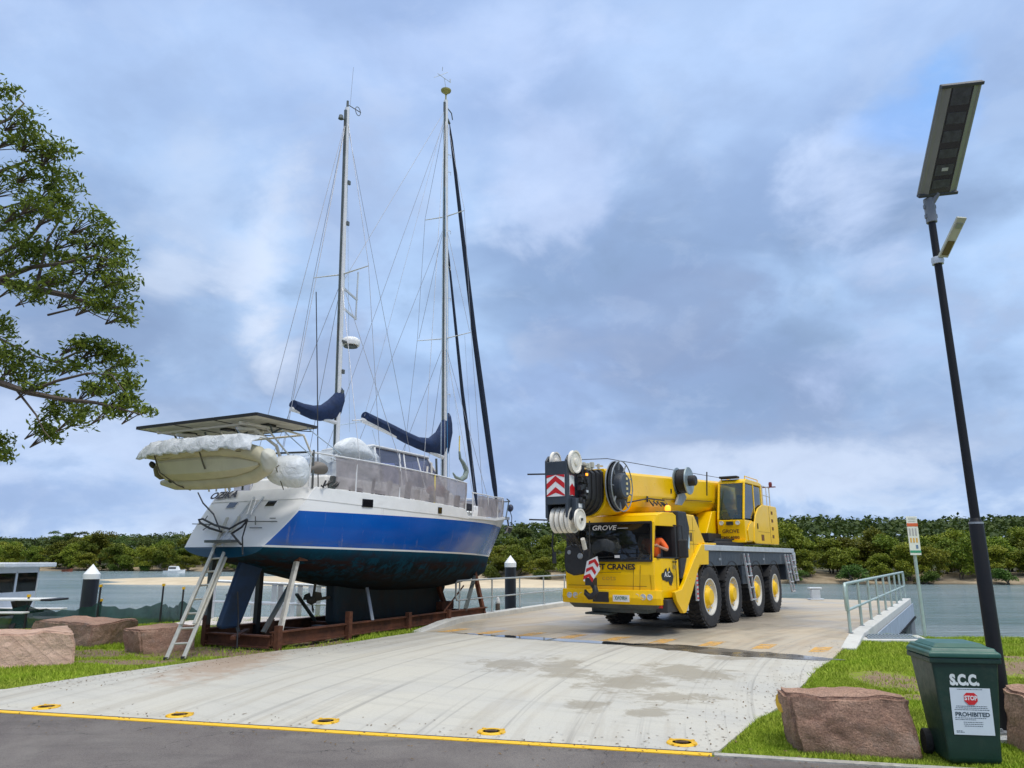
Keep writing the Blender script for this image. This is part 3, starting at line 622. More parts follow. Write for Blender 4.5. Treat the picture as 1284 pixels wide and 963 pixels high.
for _ in range(95):   # rest of the crown, outside the picture
    a = r.uniform(0, 2*PI); q = r.uniform(1.0, 5.0); c0 = np.array([math.cos(a)*q - .8, math.sin(a)*q, r.uniform(4.6, 11.2) - q*.35])
    if (c0[0] + go.x)/(c0[1] + go.y) > -.74: continue
    for s_ in c0 + r.normal(size=(7,3))*np.array([.5,.5,.3]): P3.append(s_ + r.normal(size=(24,3))*np.array([.18,.18,.1]))
    mb.tube([(1.0,.1,min(9.5, max(3.6, c0[2]-1.4))), Vector(c0*.6) + Vector((0,0,c0[2]*.35)), Vector(c0)], [.06,.035,.012], 5)
mb.build('trunk', mat('brown_bark', (.10,.075,.055), .9, var=.35, scale=5, bump=.6, bscale=20), gum, smooth=True)
V, Q = leafquads(np.concatenate(P3), .105, .36, .35, r, droop=.5); npmesh('crown', V, Q, leafmat('near_gum_leaves', (.05,.095,.016), (.17,.24,.03), .3), gum)
# ------------------------------------------------------------------ mobile crane
# (local: +x front, +y its left side, which faces right in the picture)
crane = thing('mobile_crane', 'yellow eight-wheeled mobile crane parked on the concrete platform', 'crane truck', CR.loc, CR.rz)
def part(mb, name, m, parent=crane, **k): return mb.build(name, m, parent, **k)
AX = [0., -1.93, -4.3, -6.4]; WR = .73
# wheels
tm = MB(); tp = [(.43,-.17),(.60,-.2),(.69,-.185),(.725,-.15),(.73,-.06),(.73,.06),(.725,.15),(.69,.185),(.60,.2),(.43,.17)]
tm.lathe(tp, ax=(0,1,0), n=48, caps=False)
for k in range(36):
    a = 2*PI*k/36
    for sy in (-1,1):
        c = Vector((math.sin(a)*.735, sy*.10, math.cos(a)*.735)); tm.box(c, (.06,.15,.035), Matrix.Rotation(a, 3, 'Y') @ Matrix.Rotation(sy*.35, 3, 'Z'))
rm = MB(); rm.lathe([(.445,.14),(.44,.175),(.41,.175),(.395,.14),(.38,.10),(.30,.085),(.20,.08)], ax=(0,1,0), n=40, caps=False); rm.lathe([(.44,-.17),(.0,-.16)], ax=(0,1,0), n=24)
hm = MB(); hm.lathe([(.285,.09),(.27,.115),(.235,.12),(.20,.17),(.17,.20),(.10,.205),(0,.205)], ax=(0,1,0), n=32)
for k in range(10):
    a = 2*PI*k/10; hm.lathe([(.018,.09),(.018,.115),(0,.12)], (math.sin(a)*.33, 0, math.cos(a)*.33), (0,1,0), 6)
for i, x in enumerate(AX):
    for s in (1,-1):
        if i == 0 and s == 1:
            w0 = tm.build('wheel', TYRE, crane, smooth=30); r0_ = rm.build('rim', mat('white_rim_paint', (.62,.61,.56), .5, var=.15, dirt=(.2,.17,.12), dirt_amt=.5), w0, smooth=30); h0_ = hm.build('hub', YEL, w0, smooth=30); w = w0
        else: w = copy_tree(w0, crane)
        w.location = (x, s*1.14, WR); w.rotation_euler = (0, rnd.uniform(0,6), 0) if s == 1 else (0, 0, PI)
        if i == 0: w.rotation_euler.z += R(-3)
# chassis, deck and side boxes
mb = MB(); mb.bb(-8.9,2.3,-.75,.75,.75,1.42).bb(-8.6,1.9,-.5,.5,.45,.8)
for x in AX: mb.lathe([(.10,-.9),(.10,.9)], (x,0,WR), (0,1,0), 12); mb.lathe([(.28,-.2),(.32,0),(.28,.2)], (x,0,WR), (0,1,0), 16); mb.bb(x-.5,x+.5,-.9,-.8,.6,1.1).bb(x-.5,x+.5,.8,.9,.6,1.1)
part(mb, 'chassis', BLK, bevel=.02)
mb = MB(); mb.bb(-9.2,.35,-1.36,1.36,1.84,1.98); mb.bb(-9.2,-8.95,-1.36,1.36,1.3,1.84)
part(mb, 'deck', LGREY, bevel=.012)
mb = MB(); mb.bb(-8.94,.12,-1.30,1.31,1.46,1.835); part(mb, 'deck_side_box', NAVYG, bevel=.015)
mb = MB()
for x in (-1.0,-2.9,-3.6,-5.3,-7.3): mb.bb(x-.01,x+.01,1.31,1.318,1.48,1.82)
for x in (-.9,-5.2): mb.bb(x-.1,x+.1,1.31,1.325,1.6,1.66)
part(mb, 'box_seam', GREY)
# outrigger boxes front and rear with pads
for x in (-3.1,-8.2):
    mb = MB(); mb.bb(x-.3,x+.3,-1.33,1.33,.95,1.45); part(mb, 'outrigger_box', NAVYG, bevel=.02)
# bright ladders with red white edge tape
def ladder_part(x, dx, z0=.50):
    mb = MB(); top = Vector((x,1.36,1.78)); bot = Vector((x+dx,1.46,z0))
    for s in (-.19,.19): mb.bar(top+Vector((s,0,0)), bot+Vector((s,0,0)), .05, .045)
    for k in range(4):
        p = top.lerp(bot, (k+.9)/4); mb.box(p, (.38,.09,.03))
    l = part(mb, 'ladder', LGREY, bevel=.005)
    mb = MB()
    for s in (-.19,.19):
        for k in range(9): p = top.lerp(bot, (k+.5)/9) + Vector((s,.026,0)); mb.box(p, (.03,.004,.03))
    part(mb, 'edge_tape', RED, l)
ladder_part(-3.14,-.12); ladder_part(-7.95,-.18,.55); ladder_part(-8.75,-.05,.9)
for x, w_ in ((.95,.10),(2.25,.0)):
    if w_:
        mb = MB(); mb.bb(x-.02,x+.10,1.30,1.34,.68,1.5); g = part(mb, 'mudguard_edge', LGREY)
        mb = MB(); [mb.bb(x-.015,x+.095,1.341,1.345,.72+k*.1,.76+k*.1) for k in range(8)]; part(mb, 'edge_tape', RED, g)
mb = MB()
for i, x in enumerate(AX):   # arched rubber guards
    for s in (1,-1):
        pts = [(x + math.cos(a)*.84, s*1.15, WR + math.sin(a)*.84) for a in np.linspace(R(25), R(155), 9)]
        mb = MB(); mb.loft([[Vector(p)+Vector((0,-.17,0)),Vector(p)+Vector((0,.17,0)),Vector(p)+Vector((0,.17,.02)),Vector(p)+Vector((0,-.17,.02))] for p in pts]); part(mb, 'mudguard', BLK)
# rear: counter frame, lights
mb = MB(); mb.bb(-9.32,-9.2,-1.25,1.25,1.05,1.35); part(mb, 'rear_bumper', BLK, bevel=.02)
mb = MB(); mb.bb(-9.35,-9.15,1.05,1.36,1.4,1.85); part(mb, 'rear_corner', LGREY, bevel=.02)
# driving cab: shell pieces, narrowing towards the front corners
XF = 2.85
def ysd(x): return 1.27 if x < 2.0 else 1.27 - (x-2.0)*.26 - max(0, x-2.62)*.35
mb = MB()
prof = [(1.98,.80),(1.98,2.60),(2.10,2.66),(2.45,2.66),(2.66,2.60),(2.74,2.44),(2.82,1.60),(2.86,1.30),(2.84,.95),(2.78,.80)]
def side(P, sgn, th=.05):
    # side wall following the taper: strips between x stations
    o = [(x, sgn*ysd(x) - (0 if sgn > 0 else .09), z) for x, z in P]; i_ = [(x, y - sgn*th, z) for x, y, z in o]; n = len(P)
    mb.add(o + i_, [tuple(range(n)), tuple(range(n, 2*n))[::-1]] + [(i, i+n, (i+1)%n+n, (i+1)%n) for i in range(n)])
side([(1.98,.80),(1.98,2.60),(2.10,2.66),(2.62,2.60),(2.62,.80)], -1); side([(2.62,.80),(2.62,2.60),(2.70,2.5),(2.82,1.60),(2.86,1.30),(2.84,.95),(2.78,.80)], -1)
side([(1.98,.80),(1.98,1.66),(2.62,1.66),(2.62,.80)], 1); side([(2.62,.80),(2.62,1.66),(2.81,1.66),(2.86,1.30),(2.84,.95),(2.78,.80)], 1)
side([(1.98,2.36),(1.98,2.60),(2.10,2.66),(2.45,2.66),(2.62,2.62),(2.62,2.36)], 1); side([(2.62,2.36),(2.62,2.62),(2.66,2.60),(2.74,2.44),(2.74,2.36)], 1)
mb.bar((2.80,ysd(2.80)-.03,1.6),(2.72,ysd(2.72)-.03,2.45), .09, .06, up=(0,1,0))
YL, YRt = -1.17, 1.03
fr = [(2.78,.80),(2.84,.95),(2.86,1.30),(2.82,1.585)]
mb.loft([[(x,YL,z),(x-.05,YL,z),(x-.05,YRt,z),(x,YRt,z)] for x,z in fr], True, True)
mb.loft([[(x,YL,z),(x,YRt,z),(x-.06,YRt,z-.03),(x-.06,YL,z-.03)] for x,z in [(2.745,2.44),(2.66,2.60)]], True, True)
mb.loft([[(x,-ysd(x)-.09,z),(x,ysd(x),z),(x,ysd(x),z-.05),(x,-ysd(x)-.09,z-.05)] for x,z in [(2.67,2.60),(2.45,2.67),(2.10,2.67),(1.98,2.61)]], True, True)
mb.bb(1.98,2.03,-1.25,1.2,.8,2.58); mb.bb(2.0,2.76,-1.15,1.02,.80,.86)
cab = part(mb, 'cab', YEL, bevel=.012)
mb = MB(); mb.bb(2.035,2.05,-1.2,1.2,1.0,2.56); mb.bb(2.06,2.6,-1.28,-1.24,1.0,2.55); mb.bb(2.05,2.62,-1.1,1.1,2.55,2.575); mb.bb(1.99,2.09,1.17,1.262,1.62,2.40); mb.bb(2.05,2.58,-1.1,1.04,.87,1.35); mb.bb(2.6,2.74,-1.1,.92,1.25,1.60); part(mb, 'interior_trim', BLK, cab)
mb = MB(); mb.bb(2.1,2.5,.45,.95,1.35,1.50); mb.box((2.12,.70,1.82), (.10,.5,.65)); mb.bb(2.1,2.5,-.9,-.4,1.35,1.50); mb.box((2.12,-.65,1.82), (.10,.5,.65)); part(mb, 'seat', NAVYG, cab, bevel=.03)
mb = MB(); mb.lathe([(.20,0),(.215,.02),(.20,.04)], (2.60,.62,1.72), (-.5,0,.86), 20); part(mb, 'steering_wheel', BLK, cab)
mb = MB(); a, b = (2.832,1.605), (2.752,2.44)
mb.loft([[(a[0],-1.10,a[1]),(a[0],.95,a[1]),(a[0]-.01,.95,a[1]),(a[0]-.01,-1.10,a[1])], [(b[0],-1.10,b[1]),(b[0],.95,b[1]),(b[0]-.01,.95,b[1]),(b[0]-.01,-1.10,b[1])]])
ws = part(mb, 'windscreen', WINB, cab)
mb = MB(); mb.bar((2.84,-1.12,1.6),(2.84,.99,1.6), .02, .05); mb.bar((2.765,-1.12,2.44),(2.765,.99,2.44), .02, .05)
for y in (-1.12,.98): mb.bar((2.84,y,1.6),(2.765,y,2.44), .045, .02, up=(1,0,0))
part(mb, 'windscreen_seal', BLK, cab)
for y0 in (-.6,.3):
    mb = MB(); mb.bar((2.852,y0,1.62),(2.84,y0+.45,1.68), .015, .015); mb.bar((2.84,y0+.1,1.66),(2.838,y0+.65,1.69), .012, .02); part(mb, 'wiper', BLK, cab)
mb = MB(); mb.bb(2.84,2.86,.1,.22,1.66,1.72); part(mb, 'sticker', WHITE, cab)
# bumper with lamps, plate and skirt
mb = MB(); mb.loft([[(2.70,y*1.22-.05,.66),(2.93-.10*abs(y)**6,y*1.22-.05,.66),(2.96-.10*abs(y)**6,y*1.22-.05,.80),(2.93-.10*abs(y)**6,y*1.22-.05,.97),(2.70,y*1.22-.05,.97)] for y in (-1,-.92,-.5,0,.5,.92,1)])
bump = part(mb, 'bumper', YEL, bevel=.012)
for s in (1,-1):
    for k in range(3):
        mb = MB(); mb.lathe([(.062,0),(.066,.018),(.058,.024),(.052,.012),(0,.02)], (2.915,s*(.68+.155*k)-.05,.83), (1,0,0), 16); part(mb, 'headlight', [LENS, mat('amber_lens', (.7,.25,.02), .2)][1 if k == 1 and s > 5 else 0], bump)
mb = MB(); mb.bb(2.95,2.975,-.42,-.03,.70,.92); part(mb, 'grille', BLK, bump)
mb = MB(); mb.bb(2.955,2.972,.08,.47,.72,.86); pl = part(mb, 'number_plate', WHITE, bump)
FB = basis((0,1,0), (0,0,1))
writing('lettering', 'XW39RH', mat('plate_green', (.02,.12,.06), .5), pl, (2.974,.275,.79), FB, .12, .62, .001, .002)
mb = MB(); mb.loft([[(2.3,y*1.05,.55),(2.70,y*1.05,.55),(2.86,y*1.1,.66),(2.3,y*1.1,.66)] for y in (-1,1)]); mb.bb(2.0,2.5,-.7,.7,.45,.56); mb.box((2.4,-.5,.42),(.5,.6,.05)); part(mb, 'skirt', PROPD, bevel=.02)
mb = MB(); mb.bb(2.1,2.75,1.0,1.26,.5,.78); sb = part(mb, 'step_box', BLK, bevel=.02)
mb = MB(); mb.bb(2.76,2.775,1.06,1.16,.60,.72); part(mb, 'side_marker', mat('red_lamp', (.5,.02,.01), .25), sb)
# seams, handle, door emblem, lettering
mb = MB(); mb.bb(2.862,2.868,-1.1,.85,1.045,1.055); mb.bb(2.08,2.09,1.24,1.252,.85,1.6)
for y in (.52,.68): mb.bar((2.845,y,.98),(2.868,y+.04,1.5), .008, .008)
part(mb, 'panel_seam', mat('shadow_gap', (.12,.07,.01), .8), cab)
LET = mat('black_lettering', (.02,.02,.02), .5); LETW = mat('white_lettering', (.8,.8,.8), .5)
writing('lettering', 'LIFT CRANES', LET, cab, (2.872,.06,1.46), FB, .165, 1.12, .002, .007)
writing('lettering', 'cots', mat('faded_lettering', (.5,.32,.03), .5), cab, (2.873,-.05,1.22), FB, .16, 1.3, .001)
mb = MB(); mb.bb(2.873,2.876,-.4,.25,1.335,1.342); part(mb, 'pin_stripe', LET, cab)
writing('lettering', 'GROVE', LETW, cab, (2.80,-.18,2.33), basis((0,1,0), (-.095,0,1)), .15, 1.25, .002, .003, shear=.2)
mb = MB(); mb.bb(2.785,2.79,.16,.42,2.315,2.325); part(mb, 'pin_stripe', LETW, cab)
SB = basis((-1,0,0), (0,0,1))
DX = Vector((-1,.26,0)).normalized(); DN = Vector((.26,1,0)).normalized(); SB = basis(DX, (0,0,1))
em = [(-.5,.05),(-.42,-.25),(-.2,-.3),(-.05,-.38),(.05,-.3),(.15,-.55),(.3,-.62),(.42,-.35),(.5,-.05),(.42,.15),(.3,.28),(.2,.55),(.1,.28),(-.02,.30),(-.05,.5),(-.2,.42),(-.3,.22),(-.45,.18)]
mb = MB(); ec = Vector((2.42, ysd(2.42), 1.27)) + DN*.004; mb.prism([ec + DX*x*.44 + Vector((0,0,z*.34)) for x, z in em], DN*.006); e_ = part(mb, 'door_emblem', LET, cab)
writing('lettering', 'A.C.', LETW, e_, ec + DN*.010 + Vector((0,0,.03)), SB, .16, .8, .001, .002)
mb = MB(); mb.box(Vector((2.14,ysd(2.14)+.003,1.45)), (.13,.006,.08), SB @ Matrix.Rotation(R(90),3,'X')) if False else mb.prism([Vector((2.14,ysd(2.14),1.42))+DN*.003+DX*a+Vector((0,0,b)) for a,b in ((-.07,0),(.07,0),(.07,.08),(-.07,.08))], DN*.004); part(mb, 'sticker', mat('dull_sticker', (.45,.3,.05), .6), cab)
mb = MB(); mb.prism([Vector((2.14,ysd(2.14),1.56))+DN*.004+DX*a+Vector((0,0,b)) for a,b in ((-.07,0),(.07,0),(.07,.025),(-.07,.025))], DN*.02); part(mb, 'door_handle', BLK, cab)
mb = MB(); mb.bar((1.98,1.26,1.665),(2.72,1.055,1.665), .06, .03); part(mb, 'window_sill', BLK, cab)
# mirrors
mb = MB(); mb.box((2.30,1.52,1.86),(.10,.22,.40)); mr = part(mb, 'mirror', BLK, bevel=.03)
mb = MB(); mb.tube([(2.2,1.27,2.38),(2.28,1.5,2.36),(2.30,1.52,2.0)], .015, 6); mb.tube([(2.2,1.27,1.62),(2.3,1.5,1.68)], .015, 6); part(mb, 'mirror_arm', BLK, mr)
mb = MB(); mb.tube([(2.7,-.8,2.6),(3.0,-.85,2.5),(3.05,-.9,2.3)], .012, 6); mb.box((3.05,-.9,2.22),(.06,.16,.22)); part(mb, 'mirror', BLK)
# black intake column behind the cab with amber beacon
mb = MB(); mb.prism([(1.975,.75,1.2),(1.975,.75,2.72),(1.40,.75,2.72),(1.22,.75,2.35),(1.40,.75,1.80),(1.70,.75,1.35),(1.85,.75,1.2)], (0,.56,0)); part(mb, 'air_intake', BLK, bevel=.03)
mb = MB(); mb.lathe([(.06,0),(.07,.03),(.065,.10),(.03,.13),(0,.13)], (1.9,1.05,2.73), (0,0,1), 16); part(mb, 'beacon', AMBER)
# sloping yellow engine housing behind it, fender sweep below
mb = MB(); mb.prism([(1.70,-1.25,1.2),(1.40,-1.25,2.68),(.75,-1.25,2.68),(-.02,-1.25,1.985),(.35,-1.25,1.84),(.35,-1.25,1.5),(1.2,-1.25,1.2)], (0,2.52,0)); hs = part(mb, 'engine_housing', YEL, bevel=.03)
mb = MB(); mb.prism([(1.30,1.272,2.45),(1.48,1.272,2.2),(1.42,1.272,1.95),(1.22,1.272,1.85),(1.16,1.272,2.1)], (0,.005,0)); part(mb, 'sticker', mat('pale_blue_sticker', (.45,.58,.66), .5), hs)
mb = MB()
mb.bb(.78,1.36,1.271,1.275,2.30,2.306); mb.bb(.9,.906,1.271,1.275,1.7,2.62); mb.bb(.2,1.3,1.271,1.275,1.98,1.986); part(mb, 'panel_seam', mat('shadow_gap', (0,0,0)), hs)
for k in range(3): mb = MB(); mb.bb(.98+.1*k,1.04+.1*k,1.271,1.276,2.05,2.25); part(mb, 'vent_slot', BLK, hs)
mb = MB(); mb.bb(-.6,.3,.75,1.34,1.985,2.03); part(mb, 'engine_cover_lip', YEL, bevel=.01)
mb = MB(); mb.prism([(-.45,1.26,1.84),(-.45,1.26,1.99),(.55,1.26,1.99),(1.15,1.26,1.62),(1.62,1.26,1.28),(2.05,1.26,.98),(2.50,1.26,.93),(2.38,1.26,.72),(2.02,1.26,.46),(1.86,1.26,.46),(1.35,1.26,.92),(.98,1.26,1.30),(.78,1.26,1.50),(.1,1.26,1.50),(.05,1.26,1.84)], (0,.09,0)); part(mb, 'fender', YEL, bevel=.012)
mb = MB(); [mb.bb(1.66+.08*k,1.72+.08*k,1.30,1.34,.50,.90) for k in range(3)]; part(mb, 'edge_tape', LGREY)
# turntable and slewing frame
mb = MB(); mb.lathe([(1.15,1.98),(1.15,2.1),(1.0,2.12),(1.0,2.2)], (-3.6,0,0), (0,0,1), 40); mb.bb(-7.0,-2.3,-1.25,.6,2.12,2.35); part(mb, 'turntable', BLK, bevel=.01)
mb = MB(); mb.prism([(-2.5,-1.0,2.35),(-3.2,-1.0,3.3),(-5.6,-1.0,3.7),(-6.9,-1.0,3.4),(-6.9,-1.0,2.35)], (0,.35,0)); mb.prism([(-2.6,.0,2.35),(-3.2,.0,3.0),(-5.6,.0,3.2),(-6.9,.0,3.2),(-6.9,.0,2.35)], (0,.45,0)); mb.bb(-6.95,-5.5,-1.25,.5,2.36,3.1); part(mb, 'slewing_frame', YEL, bevel=.02)
mb = MB(); mb.bb(-7.7,-7.1,-1.2,1.1,2.1,2.5); mb.bb(-7.7,-7.66,-1.2,1.15,2.1,2.55); cw = part(mb, 'counterweight', PROPD, bevel=.02)
mb = MB(); [mb.bb(-7.62,-7.55,1.101,1.108,2.12+.1*k,2.17+.1*k) for k in range(4)]; mb.bb(-7.66,-7.6,1.1,1.16,2.12,2.5); part(mb, 'edge_tape', RED, cw)
# operator cab
y0, y1 = .52, 1.33
mb = MB()
mb.prism([(-3.42,y0,2.12),(-3.38,y0,2.75),(-4.2,y0,2.75),(-4.2,y0,2.12)], (0,y1-y0,0))                                                          # front lower body
mb.prism([(-3.74,y0,3.92),(-3.70,y0,3.84),(-5.55,y0,3.86),(-5.55,y0,3.95),(-5.3,y0,3.98),(-3.9,y0,3.98)], (0,y1-y0,0))                                # roof
for y in (y0, y1-.06): mb.bar((-3.40,y+.03,2.75),(-3.72,y+.03,3.88), .07, .06, up=(0,1,0))
mb.bb(-5.55,-5.42,y0,y1,2.1,3.9); mb.bb(-5.55,-3.4,y0,y0+.04,2.7,2.9); mb.bb(-4.62,-4.55,y1-.05,y1,2.75,3.9)
oc = part(mb, 'operator_cab', YEL, bevel=.02)
mb = MB(); mb.loft([[(-3.40,y0+.08,2.78),(-3.40,y1-.08,2.78),(-3.41,y1-.08,2.78),(-3.41,y0+.08,2.78)], [(-3.72,y0+.08,3.86),(-3.72,y1-.08,3.86),(-3.73,y1-.08,3.86),(-3.73,y0+.08,3.86)]]); part(mb, 'windscreen', WINC, oc)
mb = MB(); mb.prism([(-3.52,y1-.03,2.8),(-3.82,y1-.03,3.82),(-4.55,y1-.03,3.82),(-4.55,y1-.03,2.8)], (0,.008,0)); mb.prism([(-4.63,y1-.03,2.8),(-4.63,y1-.03,3.82),(-5.4,y1-.03,3.82),(-5.4,y1-.03,2.8)], (0,.008,0)); part(mb, 'side_window', WINC, oc)
mb = MB(); mb.bb(-4.9,-4.3,.75,1.15,2.75,2.95); mb.box((-4.85,.95,3.2),(.14,.42,.75)); mb.bb(-4.0,-3.7,.6,.75,2.6,3.0); part(mb, 'seat', NAVYG, oc, bevel=.03)
mb = MB(); mb.prism([(-4.72,y1+.0,2.15),(-3.62,y1+.0,2.15),(-3.55,y1+.0,2.45),(-3.75,y1+.0,2.62),(-4.05,y1+.0,2.72),(-4.72,y1+.0,2.72)], (0,.03,0)); part(mb, 'door', YEL, oc, bevel=.01)
for y in (.66,1.14): mb = MB(); mb.lathe([(.05,0),(.065,.03),(.06,.06),(0,.05)], (-3.37,y,2.66), (1,0,0), 14); part(mb, 'work_light', LENS, oc)
mb = MB(); mb.bb(-3.37,-3.33,.80,1.0,2.6,2.7); part(mb, 'sensor_box', BLK, oc)
writing('lettering', 'GROVE', mat('brown_lettering', (.16,.07,.01), .5), oc, (-3.398,.90,2.42), FB, .14, 1.1, .004, .003)
writing('lettering', 'GMK4080', mat('brown_lettering', (.16,.07,.01), .5), oc, (-3.405,.86,2.24), FB, .12, 1.15, .004, .002)
mb = MB(); mb.bb(-3.42,-3.30,y0,y1,2.10,2.16); part(mb, 'step', YEL, oc)
mb = MB(); mb.box((-3.78,.85,4.03),(.28,.55,.07)); part(mb, 'roof_visor', BLK, oc, bevel=.02)
mb = MB(); mb.tube([(-3.9,y1-.05,3.98),(-3.9,y1-.05,4.06),(-5.3,y1-.05,4.06),(-5.3,y1-.05,3.98)], .015, 6); mb.tube([(-3.9,y0+.05,3.98),(-3.9,y0+.05,4.06),(-5.3,y0+.05,4.06)], .015, 6); part(mb, 'roof_rail', YEL, oc)
# engine panel with curved front edge beside and behind the cab
cur = [(-4.12,y1+.005,2.12),(-4.2,y1+.005,2.55),(-4.4,y1+.005,2.9),(-4.75,y1+.005,3.15),(-5.3,y1+.005,3.29),(-6.97,y1+.005,3.31),(-7.05,y1+.005,3.2),(-7.08,y1+.005,2.2),(-6.98,y1+.005,2.08),(-4.3,y1+.005,2.08)]
mb = MB(); mb.prism(cur, (0,.05,0)); mb.bb(-7.05,-5.6,.55,y1,2.1,3.28); ep = part(mb, 'side_panel', YEL, bevel=.02)
mb = MB()
for k in range(4): mb.bb(-6.45,-6.25,y1+.056,y1+.062,2.28+.25*k,2.38+.25*k)
mb.bb(-6.02,-6.01,y1+.056,y1+.06,2.12,3.28); mb.bb(-5.2,-4.9,y1+.056,y1+.062,2.18,2.36); mb.bb(-5.95,-4.6,y1+.056,y1+.06,2.44,2.445)
part(mb, 'step_hole', mat('dark_orange_recess', (.16,.06,.005), .7), ep)
mb = MB(); mb.bb(-4.55,-4.5,y1+.055,y1+.08,2.52,2.68); part(mb, 'door_handle', BLK, ep)
mb = MB(); mb.bb(-5.9,-5.55,.6,1.2,3.3,3.86); part(mb, 'exhaust_cover', YEL, ep, bevel=.04)
mb = MB(); mb.tube([(-6.1,1.2,3.3),(-6.1,1.2,3.95),(-7.0,1.2,3.95),(-7.0,1.2,3.3)], .018, 6); mb.tube([(-6.1,1.2,3.65),(-7.0,1.2,3.65)], .014, 6); mb.tube([(-6.6,1.2,3.3),(-6.6,1.2,3.95)], .014, 6); part(mb, 'guard_rail', LGREY)
mb = MB(); mb.tube([(-7.0,1.2,3.95),(-7.05,1.25,4.02)], .02, 6); mb.box((-7.05,1.2,3.98),(.1,.42,.03)); mb.lathe([(.05,0),(.06,.08),(.05,.14),(0,.16)], (-7.05,1.25,4.0), (0,0,1), 12); part(mb, 'beacon', mat('dark_red_lamp', (.18,.03,.03), .3))
# boom: rounded-bottom sections, axis rising to the rear
BY = -.05
def bsec(x, w, h, dz=0):
    zt = 3.56 + (3.4-x)*.055 + dz; zb = zt - h; out = []
    hw = w/2; pts = [(-hw+.06, zt), (hw-.06, zt), (hw, zt-.06), (hw, zb+h*.45)]
    pts += [(hw*math.cos(a), zb+h*.45 - h*.45*math.sin(a)) for a in np.linspace(0, PI, 11)[1:-1]]
    pts += [(-hw, zb+h*.45), (-hw, zt-.06)]
    return [(x, BY+y, z) for y, z in pts]
mb = MB(); mb.loft([bsec(x, .92, .98) for x in (3.78,1.0,-2.5,-6.6)]); boom = part(mb, 'boom', YEL, bevel=.008)
mb = MB(); mb.loft([bsec(x, .985, 1.04, .03) for x in (3.88,3.55)]); part(mb, 'boom_collar', YEL, boom, bevel=.01)
for k in range(5):
    mb = MB(); x = 3.92+k*.17; mb.loft([bsec(x+.10, .90-.05*k, .99-.045*k, -.0-.012*k), bsec(x, .90-.05*k, .99-.045*k, -.012*k)]); mb.loft([bsec(x+.16, .84-.05*k, .92-.045*k, -.03-.012*k), bsec(x+.10, .84-.05*k, .92-.045*k, -.03-.012*k)]); part(mb, 'boom_section_end', BLK if k < 5 else YEL, boom, bevel=.006)
mb = MB()
rr = random.Random(3)
for k in range(46):
    x = rr.uniform(3.3,4.8); y = BY + rr.uniform(-.38,.38); z = 3.58 + rr.uniform(-.02,.10) - (x-3.4)*.03; mb.box((x,y,z), (rr.uniform(.03,.09),rr.uniform(.03,.08),rr.uniform(.03,.12)))
part(mb, 'wear_pad_bracket', mat('cream_bracket', (.5,.48,.4), .6, dirt=(.2,.16,.1)), boom, bevel=.006)
mb = MB(); mb.bb(1.55,1.62,.415,.43,2.98,3.12); mb.bb(-.05,0.,.415,.43,3.3,3.42); mb.bar((-2.9,.42,3.45),(-3.0,.43,4.15),.03,.03); part(mb, 'boom_stop', BLK, boom)
mb = MB(); mb.tube([(3.0,.43,2.86),(2.2,.47,2.98),(1.6,.46,3.06),(.6,.46,3.08)], .018, 6)
for k in range(12): x = .8+rr.uniform(-.5,.6); mb.tube([(x,.47,2.96+rr.uniform(-.05,.1)),(x+.15,.5,2.86+rr.uniform(0,.1)),(x+.3,.46,3.02)], .012, 5)
part(mb, 'hydraulic_hose', BLK, boom)
mb = MB(); mb.bar((.6,.425,3.12),(-3.3,.425,3.30), .03, .02); part(mb, 'boom_seam', mat('shadow_gap', (.12,.07,.01), .8), boom)
mb = MB(); mb.tube([(4.4,.1,3.72),(3.3,.2,3.86),(-.5,.28,3.98),(-6.4,.2,4.22)], .009, 5); part(mb, 'hoist_rope', BLK)
# lifting ram under boom
mb = MB(); mb.tube([(-1.2,BY,2.2),(1.6,BY,2.6)], .17, 16); mb.tube([(1.6,BY,2.6),(2.1,BY,2.67)], .12, 16); part(mb, 'lifting_ram', YEL, smooth=True)
mb = MB(); mb.prism([(-.9,BY-.4,1.98),(-1.6,BY-.4,2.8),(-2.2,BY-.4,2.8),(-2.3,BY-.4,1.98)], (0,.8,0)); part(mb, 'ram_bracket', BLK)
